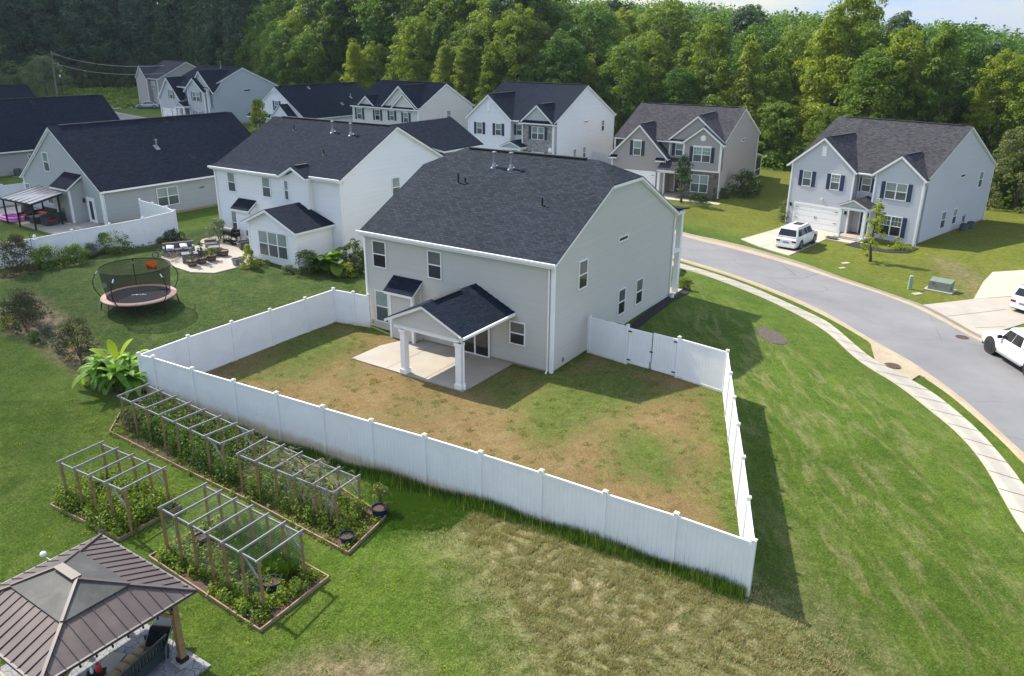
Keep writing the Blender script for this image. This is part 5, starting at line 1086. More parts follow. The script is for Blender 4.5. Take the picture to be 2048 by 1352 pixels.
# ------------------------------------------------------------------ gazebo
M['gazroof'] = paint('brown_metal_roof', (.082, .062, .062), .6, .18, 1.3, metal=.25, dirt=((.15, .12, .105), .5)); M['gazgrey'] = paint('grey_metal_vent', (.060, .062, .062), .65, .35, 1.0, metal=.3, dirt=((.13, .135, .12), .6)); M['seam'] = paint('dark_seam', (.045, .035, .045), .5, .2); M['ridgecap'] = paint('ridge_cap', (.085, .065, .065), .45, .15)
zz = lambda x, y: (x / 4.478, 1050 + y / 4.478)
ZE, ZP = 1.55, 2.4
cN = U(*zz(905, 88), ZE); cE = U(*zz(1752, 588), ZE)
ex = (cE - cN); Lx_ = ex.length; ex.normalize(); ey = Vector((ex.y, -ex.x, 0)); ey = ey if ey.y < 0 else -ey; ex_, ey_ = ex, ey   # towards the camera
Ly_ = 4.23
og = cN.copy(); og.z = -.85; tg = thing('gazebo', 'gazebo with brown ribbed metal hip roof and grey vent cap in the near left corner', 'gazebo', og, math.atan2(ex.y, ex.x))
# local frame: x along the far edge (0..Lx_), y = -distance towards the camera
zE, zP = ZE - og.z, ZP - og.z; Ax, By = Lx_, -Ly_; inset = (Ly_ - 0) / 2
rA_ = (Ax / 2 - .46, By / 2 + .0, zP); rB_ = (Ax / 2 + .46, By / 2, zP)
cor = [(0, 0, zE), (Ax, 0, zE), (Ax, By, zE), (0, By, zE)]
fr_ = .43
def lerp3(a, b, t_): return tuple(a[i] + (b[i] - a[i]) * t_ for i in range(3))
apex = [rA_, rB_, rB_, rA_]; mid_ = [lerp3(apex[i], cor[i], fr_) for i in range(4)]
up = Vector((0, 0, .06)); pk = [tuple(Vector(a)) for a in apex]
mr = MB(); mg = MB(); ms_ = MB(); mc = MB()
for i in range(4):
    j = (i + 1) % 4; mr.slab([mid_[j], mid_[i], cor[i], cor[j]] if True else 0, .03)
    lifted = [tuple(Vector(q) + up) for q in (apex[j], apex[i], mid_[i], mid_[j])]
    lifted[2] = lerp3(lifted[1], lifted[2], 1.04); lifted[3] = lerp3(lifted[0], lifted[3], 1.04)
    if (Vector(apex[i]) - Vector(apex[j])).length < .01: mg.slab([lifted[0], lifted[2], lifted[3]], .02)
    else: mg.slab(lifted, .02)
    a, b = Vector(cor[i]), Vector(cor[j]); e = (b - a); Le = e.length; e.normalize(); pa, pb = Vector(apex[i]), Vector(apex[j])
    nrib = int(Le / .32)
    for k in range(1, nrib):
        x = k * Le / nrib; p0 = a + e * x; n_in = Vector((-e.y, e.x, 0)); n_in = n_in if (Vector((Ax / 2, By / 2, 0)) - p0).dot(n_in) > 0 else -n_in
        # climb until a hip line or the vent cap is met
        ma, mb_ = Vector(mid_[i]), Vector(mid_[j]); xa = (ma - a).dot(e); xb = (mb_ - a).dot(e); Hn = (ma - a).dot(n_in); 
        if x < xa: t_ = x / xa
        elif x > xb: t_ = (Le - x) / (Le - xb)
        else: t_ = 1
        p1 = p0 + n_in * Hn * t_; p1.z = a.z + (ma.z - a.z) * t_
        ms_.bar(p0 + Vector((0, 0, .02)), p1 + Vector((0, 0, .01)), .018, .03)
    mc.bar(Vector(cor[i]) + Vector((0, 0, .03)), Vector(mid_[i]) + Vector((0, 0, .03)), .08, .05); mc.bar(Vector(mid_[i]) + up, Vector(apex[i]) + up + Vector((0, 0, .02)), .08, .05)
    ms_.bar(a + Vector((0, 0, -.02)), b + Vector((0, 0, -.02)), .06, .08)
mc.bar(Vector(rA_) + up * 1.6, Vector(rB_) + up * 1.6, .26, .05)
ro = mr.build('roof', M['gazroof'], tg); ms_.build('roof_seam', M['seam'], ro); mc.build('ridge_cap', M['ridgecap'], ro); mg.build('vent_cap', M['gazgrey'], ro)
for (x, y) in ((.45, -.45), (Ax - .45, -.45), (Ax - .45, By + .45), (.45, By + .45)):
    wx = og + ex * x + (-ey) * 0 + ey * (-y); g = th(wx.x, wx.y) - og.z
    m = MB(); m.box(x - .085, x + .085, y - .085, y + .085, g, zE - .1); m.build('post', M['postwood'], tg); m = MB(); m.box(x - .13, x + .13, y - .13, y + .13, g + .08, g + .22); m.build('post_foot', M['black'], tg); m = MB(); m.box(x - .24, x + .24, y - .24, y + .24, g - .1, g + .1); m.build('footing', M['conc'], tg)
m = MB(); m.box(.4, Ax - .4, -.5, -.4, zE - .28, zE - .08); m.box(.4, Ax - .4, By + .4, By + .5, zE - .28, zE - .08); m.box(.4, .5, By + .5, -.5, zE - .28, zE - .08); m.box(Ax - .5, Ax - .4, By + .5, -.5, zE - .28, zE - .08)
for (x, y, dx, dy) in ((Ax - .45, -.45, -.6, 0), (Ax - .45, -.45, 0, -.6), (Ax - .45, By + .45, 0, .6)): m.bar((x, y, zE - .8), (x + dx, y + dy, zE - .25), .09, .09)
m.build('beam', M['postwood'], tg)
m = MB()
for k in range(9):
    y = -.7 - k * .42; m.tube([(Ax - .1, y, zE - .12), (Ax - .1, y, zE - .2)], .006, 4); m.lathe([(.012, -.26), (.03, -.23), (.03, -.2), (.015, -.17)], (Ax - .1, y, zE), 8)
m.build('string_light', M['black'], tg)
# flagstone floor
t = NT('flagstone'); v = t.obj(); vo = t.n.new('ShaderNodeTexVoronoi'); vo.feature = 'DISTANCE_TO_EDGE'; vo.inputs['Scale'].default_value = 4.2; t.l.new(v, vo.inputs[0]); v2 = t.n.new('ShaderNodeTexVoronoi'); v2.inputs['Scale'].default_value = 4.2; t.l.new(v, v2.inputs[0])
c = t.mix(t.ramp(v2.outputs['Distance'], (0, 0.0), (.6, 1.0)), (.17, .18, .20), (.22, .225, .235)); c = t.mix(t.ramp(vo.outputs['Distance'], (.02, 1.0), (.05, 0.0)), c, (.07, .075, .085)); t.color(c); t.b.inputs['Roughness'].default_value = .8; M['flag'] = t.m
q = [og + ex * x + ey * y for x, y in ((.1, .1), (Ax + .35, .1), (Ax + .35, Ly_ + .5), (.1, Ly_ + .5))]; pt = patch('gazebo_floor', [(k.x, k.y) for k in q], M['flag'], .05, .2, sub=.6); meta(pt, 'blue-grey flagstone floor under the gazebo', 'paving')
def gl(x, y): p = og + ex * x + ey * y; p.z = th(p.x, p.y) + .05; return p
# bench with cushion: seen past the eave on the right side
M['benchblue'] = paint('dark_teal_paint', (.018, .035, .042), .5, .2); M['cushion'] = paint('tan_cushion', (.33, .26, .155), .85, .15, 4, bump=.4, bscale=8); M['shiny'] = paint('black_shiny', (.015, .016, .018), .25, .2)
b0, b1 = U(*zz(1490, 985), .0), U(*zz(1190, 1265), .0)
be = (b1 - b0); be.z = 0; Lb = 1.95; an = math.atan2(be.y, be.x); c0 = b0.copy(); c0.z = th(c0.x, c0.y) + .05
tb = thing('garden_bench', 'dark teal slatted bench with tan tufted cushion under the gazebo edge', 'bench', c0, an)
sy = -1  # seat lies on the gazebo side
m = MB()
m.box(0, Lb, -.03, .03, .2, .3); m.box(0, Lb, -.03, .03, .78, .85); m.box(0, Lb, -.03, .03, .3, .5)
for k in range(15): m.box(.06 + k * (Lb - .12) / 15 + .02, .06 + k * (Lb - .12) / 15 + .085, -.02, .02, .5, .78)
m.build('backrest', M['benchblue'], tb)
m = MB(); m.box(0.02, Lb - .02, -.76, -.03, .12, .42); m.build('seat_box', M['benchblue'], tb)
for x in (0, Lb - .06):
    m = MB(); m.box(x, x + .06, -.78, -.03, .0, .62); m.build('armrest', M['benchblue'], tb)
m = MB()
for i in range(6):
    for j in range(2):
        x0_, y0_ = .07 + i * (Lb - .14) / 6, -.74 + j * .35
        m.grid(lambda u, w: (x0_ + u * (Lb - .14) / 6, y0_ + w * .345, .43 + .13 * (max(0, (1 - (2 * u - 1) ** 4)) * max(0, (1 - (2 * w - 1) ** 4))) ** .5), 8, 8)
m.build('cushion', M['cushion'], tb, smooth=True)
# folded recliner
pc = U(*zz(1455, 905), .0); pc.z = th(pc.x, pc.y) + .05; tf = thing('folding_recliner', 'black folding recliner standing by the gazebo post behind the bench', 'chair', pc, an + .35)
m = MB(); m.grid(lambda u, w: (-.55 + 1.15 * u, -.28 + .56 * w, .78 - .5 * max(0, u - .55) ** 1.2 + .10 * math.sin(u * 3)), 10, 4); m.grid(lambda u, w: (-.5 + 1.0 * u, -.26 + .52 * w, .66 + .04 * math.sin(u * 5)), 8, 3); m.build('sling', M['shiny'], tf, smooth=True)
m = MB()
for y in (-.3, .3): m.tube([(-.55, y, .78), (.1, y, .86), (.62, y, .58), (.75, y, .1)], .016, 6); m.tube([(-.45, y, .0), (-.1, y, .5), (.35, y, .74)], .014, 6); m.tube([(.5, y, .0), (.0, y, .55)], .014, 6)
m.tube([(.75, -.3, .1), (.75, .3, .1)], .014, 6); m.build('frame', M['galv'], tf)
# grill-ish clutter and step under the eave
ps = U(*zz(960, 1235), -.6); ps.z = th(ps.x, ps.y) + .05; o = MB().box(-.5, .45, -.25, .25, 0, .16).build('stone_step', M['conc'], None); o.location = ps; o.rotation_euler = (0, 0, an + .2); meta(o, 'low stone step on the flagstones under the gazebo eave', 'step')
M['red'] = paint('red_ceramic', (.45, .03, .03), .4, .2); pv = U(*zz(845, 1255), .0); pv.z = th(pv.x, pv.y) + .05
t = thing('plant_stand', 'plant stand with a small red vase under the gazebo eave', 'plant stand', pv, .3); m = MB()
for x in (-.2, .2):
    for y in (-.12, .12): m.tube([(x, y, 0), (x, y, .6)], .012, 5)
m.box(-.24, .24, -.15, .15, .58, .61); m.box(-.24, .24, -.15, .15, .2, .22); m.build('rack', M['black'], t); m = MB(); m.lathe([(.05, .61), (.085, .7), (.07, .82), (.035, .88), (.045, .92)], (.08, 0, 0), 14); m.build('vase', M['red'], t); m = MB(); m.lathe([(.04, .61), (.05, .68), (.02, .8)], (-.1, .02, 0), 10); m.build('bottle', M['white'], t)
# security sensor dome on the far eave
pd = U(*zz(388, 262), 1.62); t = thing('dome_sensor', 'small white dome sensor on a rod at the far edge of the gazebo roof', 'sensor', pd, 0); m = MB(); m.lathe([(.055, -.05), (.09, -.03), (.095, .01), (.08, .05), (.045, .08), (.01, .09)], n=18); m.build('dome', M['white'], t, smooth=True)
pe = og + ex * 0 ; q0 = U(*zz(500, 345), 1.56) - pd; m = MB(); m.tube([(0, 0, -.05), tuple(q0)], .012, 6); m.build('rod', M['galv'], t)
# ------------------------------------------------------------------ trampoline
M['padpink'] = paint('pink_pad', (.46, .27, .235), .6, .2, 3); M['mesh'] = netmat('trampoline_net', (.006, .007, .009), .55); M['mat'] = paint('jump_mat', (.016, .02, .032), .9, .15); M['orange'] = paint('orange_board', (.75, .12, .01), .5, .1)
pa, pb_ = U(202, 601, 1.55), U(351, 578, 1.55); ctr = (pa + pb_) / 2
c_ = (pa + pb_) / 2; rad = (pb_ - pa).length / 2; c_.z = th(c_.x, c_.y); rad = min(max(rad, 1.9), 2.25)
tt = thing('trampoline', 'round trampoline with pink pad, black net on curved poles and an orange board', 'trampoline', c_, R(8)); zpad = 1.55 - c_.z if 1.55 - c_.z > .75 else .85
n_ = 48; ringp = lambda r_, z_, k, n=n_: (r_ * math.cos(2 * math.pi * k / n), r_ * math.sin(2 * math.pi * k / n), z_)
m = MB(); m.lathe([(rad - .3, zpad), (rad - .3, zpad + .03), (rad, zpad + .03), (rad + .03, zpad), (rad + .03, zpad - .05), (rad - .02, zpad - .05)], n=48); m.f = m.f[:-2]; m.build('pad', M['padpink'], tt)
m = MB(); m.lathe([(rad - .29, zpad - .02), (rad - .29, zpad + .0)], n=48); jm_ = m.build('jump_mat', M['mat'], tt)
m = MB(); m.tube([ringp(rad, zpad - .06, k) for k in range(n_ + 1)], .035, 6); m.build('frame_ring', M['black'], tt)
for k in range(8):
    a = 2 * math.pi * (k + .2) / 8; x, y = math.cos(a), math.sin(a); m = MB(); m.tube([((rad - .03) * x, (rad - .03) * y, zpad - .05), ((rad + .12) * x, (rad + .12) * y, 0)], .03, 6); m.tube([((rad + .02) * x, (rad + .02) * y, .42), ((rad + .06) * x, (rad + .06) * y, .22)], .034, 6); m.build('leg', M['black'], tt)
ztop = zpad + 1.72
m = MB(); m.tube([ringp(rad - .12, ztop, k) for k in range(n_ + 1)], .028, 6); m.build('top_ring', M['black'], tt)
for k in range(5):
    a = 2 * math.pi * (k + .52) / 5; x, y = math.cos(a), math.sin(a); P_ = []
    for j in range(11): u = j / 10; r_ = rad + .02 + .42 * math.sin(math.pi * min(1, u * 1.02)) * (1) ; P_.append(((r_ - .12 * u) * x, (r_ - .12 * u) * y, zpad - .1 + (ztop - zpad + .1) * u))
    MB().tube(P_, .027, 6).build('net_pole', M['black'], tt); P2 = P_[8:10]; MB().tube(P2, .031, 6).build('pole_sleeve', M['white'], tt)
m = MB(); m.grid(lambda u, w: ((rad - .32 + .2 * w) * math.cos(2 * math.pi * u), (rad - .32 + .2 * w) * math.sin(2 * math.pi * u), zpad + .02 + (ztop - zpad) * w), 48, 4); m.build('net', M['mesh'], tt, smooth=True)
m = MB(); a0 = R(78)
for (u0, u1, z0_, z1_) in ((-.17, .17, .95, 1.5),):
    P_ = []
    for (u, z_) in ((-.19, z1_ := 1.55), (.19, 1.55), (.135, .98), (.06, 1.03), (-.06, 1.03), (-.135, .98)): a = a0 + u * 1.1; P_.append(((rad - .17) * math.cos(a), (rad - .17) * math.sin(a), zpad + z_))
    m.poly(*P_)
m.build('hoop_board', M['orange'], tt)
m = MB()
for k, (x, w) in enumerate(((-.42, .1), (-.3, .06), (-.2, .12), (-.05, .06), (.05, .05), (.14, .12), (.3, .1))): m.box(x, x + w, -.05 + .02 * (k % 2), .04 + .03 * (k % 3), zpad + .001, zpad + .004)
m.build('mat_print', M['white'], jm_)
m = MB(); a = a0 + 2.6; m.box((rad - .15) * math.cos(a) - .1, (rad - .15) * math.cos(a) + .1, (rad - .15) * math.sin(a) - .01, (rad - .15) * math.sin(a) + .01, zpad + .9, zpad + 1.15); m.build('pocket', M['galv'], tt)
# ------------------------------------------------------------------ outdoor furniture
M['wicker'] = paint('grey_wicker', (.16, .145, .14), .8, .3, 20, bump=.5, bscale=60); M['wickerd'] = paint('dark_wicker', (.05, .05, .055), .8, .3, 20); M['pillow'] = paint('white_pillow', (.75, .76, .8), .8, .05); M['redcush'] = paint('red_cushion', (.32, .015, .012), .8, .2, 3); M['barrel'] = paint('barrel_wood', (.19, .13, .10), .8, .35, 9); M['pinkpvc'] = paint('pink_pvc', (.75, .22, .62), .35, .1); M['glassgrey'] = paint('grey_top', (.19, .19, .205), .3, .1)
BYAW = HD['B'][3]
def at_(px, py, dz=.07): return G(px, py, dz)
zq = lambda x, y: (300 + x / 8.45, 440 + y / 8.45)
def sofa(name, label, p, rz, w, d, cm, cush, back=True, arms=True, cat='sofa', group=None):
    t = thing(name, label, cat, p, rz, group); m = MB(); m.box(-w / 2, w / 2, -d / 2, d / 2, .04, .32); m.build('base', M[cm], t, bevel=.02)
    if back: m = MB(); m.box(-w / 2, w / 2, d / 2 - .16, d / 2, .3, .82); m.build('backrest', M[cm], t, bevel=.03)
    if arms:
        for sg in (-1, 1): m = MB(); x = sg * (w / 2 - .08); m.box(x - .08, x + .08, -d / 2, d / 2 - .16, .3, .62); m.build('armrest', M[cm], t, bevel=.03)
    if cush:
        n_ = max(1, round((w - .3) / .65)); m = MB()
        for k in range(n_): a = -w / 2 + .17 + k * (w - .34) / n_; m.box(a + .01, a + (w - .34) / n_ - .01, -d / 2 + .02, d / 2 - .17, .33, .46)
        m.build('seat_cushion', M[cush], t, bevel=.03)
    return t
sf = sofa('outdoor_sofa', 'long grey wicker sofa with two white pillows on the patio', at_(*zq(500, 580)), BYAW + math.pi * 0, 2.1, .95, 'wicker', 'wickerd')
sf.rotation_euler.z = R(24)
for k, (x, y) in enumerate(((-.55, -.1), (.35, .05))):
    o = MB(); o.grid(lambda u, w: ((u - .5) * .5, (w - .5) * .42, .07 * (max(0, (1 - (2 * u - 1) ** 4) * (1 - (2 * w - 1) ** 4))) ** .5), 8, 8); o.grid(lambda u, w: ((u - .5) * .5, (.5 - w) * .42, -.05 * (max(0, (1 - (2 * u - 1) ** 4) * (1 - (2 * w - 1) ** 4))) ** .5), 8, 8)
    q = o.build('pillow', M['pillow'], None, smooth=True); c, s_ = math.cos(R(24)), math.sin(R(24)); q.location = sf.location + Vector((c * x - s_ * y, s_ * x + c * y, .6)); q.rotation_euler = (.5, .1, R(24) + .2 * k)
    meta(q, ['white pillow at the left end of the grey patio sofa', 'white pillow in the middle of the grey patio sofa'][k], 'pillow', 'white pillows on the patio sofa')
CG = 'grey wicker patio seats'
def cube(label, px, w, d, h_, rz):
    t = thing('storage_ottoman', label, 'ottoman', at_(*px), rz, 'grey wicker cubes on the patio'); m = MB(); m.box(-w / 2, w / 2, -d / 2, d / 2, 0, h_ - .05); m.build('base', M['wicker'], t, bevel=.015); m = MB(); m.box(-w / 2 - .01, w / 2 + .01, -d / 2 - .01, d / 2 + .01, h_ - .05, h_); m.build('lid', M['glassgrey'], t, bevel=.01); return t
cube('left grey wicker block with pale lid behind the first barrel planter', zq(690, 700), 1.05, .75, .62, R(24)); cube('middle grey wicker block behind the second barrel planter', zq(890, 640), .75, .7, .62, R(24)); cube('right grey wicker block behind the third barrel planter', zq(1090, 590), .75, .7, .62, R(24))
sofa('outdoor_armchair', 'grey wicker armchair at the house end of the patio sofa group', at_(*zq(1060, 500)), R(-66), 1.5, .95, 'wicker', 'wickerd', cat='armchair')
sofa('outdoor_chair', 'dark wicker chair with pale back against the sunroom side', at_(*zq(1610, 490)), R(-60), .75, .75, 'wickerd', 'glassgrey', cat='chair')
BG = 'half-barrel planters in a row on the patio'
for k, (px, lb) in enumerate(((zq(718, 775), 'half-barrel planter with a wispy plant, nearest the trampoline'), (zq(880, 730), 'half-barrel planter with a tall green stem, second in the row'), (zq(1042, 685), 'half-barrel planter with a bushy light green plant, third in the row'), (zq(1250, 605), 'empty half-barrel planter beside the wicker armchair'))):
    p = at_(*px); t = thing('barrel_planter', lb, 'planter', p, 0, BG); m = MB(); m.lathe([(.26, 0), (.33, .2), (.36, .42), (.33, .42), (.32, .36)], n=20); m.build('barrel', M['barrel'], t); m = MB(); m.lathe([(.29, .07), (.305, .08), (.315, .12), (.3, .13)], n=20); m.lathe([(.345, .28), (.36, .29), (.365, .33), (.35, .34)], n=20); m.build('hoop', M['black'], t); m = MB(); m.lathe([(.3, .3), (.32, .33)], n=16); m.build('potting_soil', M['soil'], t)
# grill
p = at_(*zq(1370, 400)); t = thing('barbecue_grill', 'dark barbecue grill with side shelves by the white house wall', 'grill', p, R(-33)); m = MB(); m.tube([(-.45, 0, .98), (.45, 0, .98)], .27, 14); m.build('lid', M['dark'], t); m = MB(); m.box(-.5, .5, -.28, .28, .72, .98); m.box(.5, .85, -.25, .25, .9, .94); m.box(-.85, -.5, -.25, .25, .9, .94); m.build('firebox', M['black'], t)
m = MB()
for x in (-.45, .45):
    for y in (-.22, .22): m.tube([(x, y, .72), (x * 1.1, y, .02)], .025, 6)
m.box(-.5, .5, -.24, .24, .2, .24); m.build('cart', M['black'], t); m = MB()
for x in (-.5, .5): m.tube([(x, -.26, .08), (x, -.2, .08)], .08, 12)
m.build('wheel', M['black'], t)
p = at_(*zq(1460, 400)); t = thing('smoker', 'square black smoker on wheels with a white label, right of the grill', 'smoker', p, R(-33)); m = MB(); m.box(-.28, .28, -.25, .25, .55, 1.1); m.build('cabinet', M['black'], t, bevel=.03); m = MB(); m.box(-.02, .14, -.262, -.25, .75, .95); m.build('label_plate', M['white'], t); m = MB()
for x in (-.25, .25): m.tube([(x, -.22, .55), (x, -.25, .05)], .025, 6); m.tube([(x, .22, .55), (x, .25, .05)], .025, 6)
m.tube([(-.3, -.25, .07), (.3, -.25, .07)], .06, 10); m.build('stand', M['black'], t)
TG = 'galvanised tubs at the patio edge'
pot('larger galvanised tub by the conical shrub', zq(1460, 770), .28, .45, 'galv', 'tub', TG, 'metal_tub', .05); pot('smaller galvanised tub behind the larger one', zq(1550, 735), .22, .4, 'galv', 'tub', TG, 'metal_tub', .05)
# kindling pile and scooter
p = at_(*zq(400, 680)); m = MB()
for k in range(34): a = random.uniform(0, 6.28); l = random.uniform(.25, .75); q = Vector((random.gauss(0, .18), random.gauss(0, .14), .05 + .2 * random.random())); m.tube([q, q + Vector((math.cos(a) * l, math.sin(a) * l, random.uniform(-.05, .45)))], .014, 5)
o = m.build('stick_pile', M['dryvine']); o.location = p; meta(o, 'loose pile of dry sticks at the left corner of the patio', 'stick pile')
p = at_(*zq(190, 640), 0); t = thing('balance_bike', "child's small black bike lying by the patio corner", 'bike', p, .4)
for x in (-.35, .35): m = MB(); m.tube([(x + .2 * math.cos(a_ / 12 * 6.283), .05, .22 + .2 * math.sin(a_ / 12 * 6.283)) for a_ in range(13)], .03, 5); m.build('wheel', M['black'], t)
m = MB(); m.tube([(-.35, .05, .22), (0, .05, .25), (.3, .05, .55), (.35, .05, .22)], .025, 5); m.tube([(-.1, .05, .3), (-.15, .05, .55)], .02, 5); m.tube([(.28, -.2, .66), (.28, .3, .66)], .015, 5); m.tube([(.3, .05, .5), (.28, .05, .66)], .02, 5); m.build('frame', M['galv'], t); m = MB(); m.box(-.27, -.03, -.02, .12, .55, .6); m.build('saddle', M['black'], t)
# grey house: pergola, red sofas, pool
cy = HD['C'][3]; ex0, ex1, yy0, yy1 = 2.75, 7.55, -4.25, -.3
PGc = hworld('C', 0, 0); tp = thing('pergola', 'pergola with sloping ribbed metal roof on black posts by the grey house', 'pergola', (PGc.x, PGc.y, PGc.z), cy)
pc = [(5.16 - .0, -4.17), (7.27, -4.09), (9.58, -4.09), (1.59, .0)]
X0, X1, Y0, Y1 = 4.9, 9.5, -4.35, -1.2
X0, X1, Y0, Y1 = 4.2, 8.2, -4.3, -1.3
m = MB(); zA, zB = 2.15, 2.6
RC = [U(0, 395.5, 3.55), U(61, 408, 3.55), U(124, 386, 4.05), U(79, 370, 4.05)]
c_, s_ = math.cos(-cy), math.sin(-cy); RC = [Vector((c_ * (q.x - PGc.x) - s_ * (q.y - PGc.y), s_ * (q.x - PGc.x) + c_ * (q.y - PGc.y), q.z - PGc.z)) for q in RC]
m.slab([RC[0], RC[1], RC[2], RC[3]], .05); M['polyroof'] = paint('silver_ribbed_roof', (.17, .175, .19), .3, .2, 1.5, metal=.7); pr_ = m.build('roof', M['polyroof'], tp)
m = MB()
for k in range(7): u = k / 6; m.bar(RC[0].lerp(RC[1], u) + Vector((0, 0, .02)), RC[3].lerp(RC[2], u) + Vector((0, 0, .02)), .06, .05)
m.build('rib', M['galv'], pr_)
for q in (RC[0].lerp(RC[2], .04), RC[1].lerp(RC[3], .04), RC[0].lerp(RC[1], .5), RC[3].lerp(RC[1], .08), RC[2].lerp(RC[0], .08)): MB().box(q.x - .05, q.x + .05, q.y - .05, q.y + .05, 0, q.z - .05).build('post', M['black'], tp)
m = MB(); m.bar(RC[0] - Vector((0, 0, .1)), RC[1] - Vector((0, 0, .1)), .06, .1); m.bar(RC[3] - Vector((0, 0, .1)), RC[2] - Vector((0, 0, .1)), .06, .1); m.bar(RC[1] - Vector((0, 0, .1)), RC[2] - Vector((0, 0, .1)), .06, .1); m.bar(RC[0] - Vector((0, 0, .1)), RC[3] - Vector((0, 0, .1)), .06, .1); m.build('beam', M['black'], tp)
z6 = lambda x, y: (x / 8.533, 370 + y / 8.533)
sofa('outdoor_armchair', 'dark wicker armchair with red cushion, nearest under the pergola', at_(*z6(860, 680), .1), cy + R(95), .95, .85, 'wickerd', 'redcush', cat='armchair')
sofa('outdoor_sofa', 'dark wicker sofa with dark red cushions against the grey house wall', at_(*z6(1010, 620), .1), cy + R(-90), 2.3, .85, 'wickerd', 'redcush')
sofa('outdoor_sofa', 'dark wicker sofa with red cushions across the back of the pergola', at_(*z6(800, 560), .1), cy, 2.2, .85, 'wickerd', 'redcush')
sofa('outdoor_armchair', 'dark wicker armchair with bright red seat near the covered grill', at_(*z6(470, 590), .1), cy + R(20), 1.0, .85, 'wickerd', 'redcush', cat='armchair')
p = at_(*z6(670, 640), .1); t = thing('fire_table', 'dark fire pit table with pale top between the red seats', 'table', p, cy); MB().box(-.5, .5, -.5, .5, 0, .52).build('base', M['wickerd'], t); MB().box(-.55, .55, -.55, .55, .52, .57).build('table_top', M['glassgrey'], t)
p = at_(*z6(500, 560), .1); t = thing('covered_grill', 'grill under a black cover at the back of the pergola', 'grill', p, cy); m = MB(); m.lathe([(.5, 0), (.48, .7), (.42, 1.15), (.25, 1.35), (.05, 1.4)], n=12); m.build('cover', M['dark'], t, smooth=True); MB().box(-.3, .3, -.3, .3, -.02, .1).build('base', M['black'], t)
p = at_(*z6(255, 590), .1); t = thing('paddling_pool', 'pink inflatable paddling pool beside the pergola posts', 'paddling pool', p, cy)
for k in range(2):
    m = MB(); rr_ = .95; q = []
    for a_ in range(25): a = a_ / 24 * 6.283; q.append((math.copysign(abs(math.cos(a)) ** .5, math.cos(a)) * 1.1, math.copysign(abs(math.sin(a)) ** .5, math.sin(a)) * .75, .1 + k * .19))
    m.tube(q, .1, 8); m.build('air_ring', M['pinkpvc'], t, smooth=True)
m = MB(); m.box(-.95, .95, -.6, .6, .0, .03); m.build('pool_floor', M['white'], t)
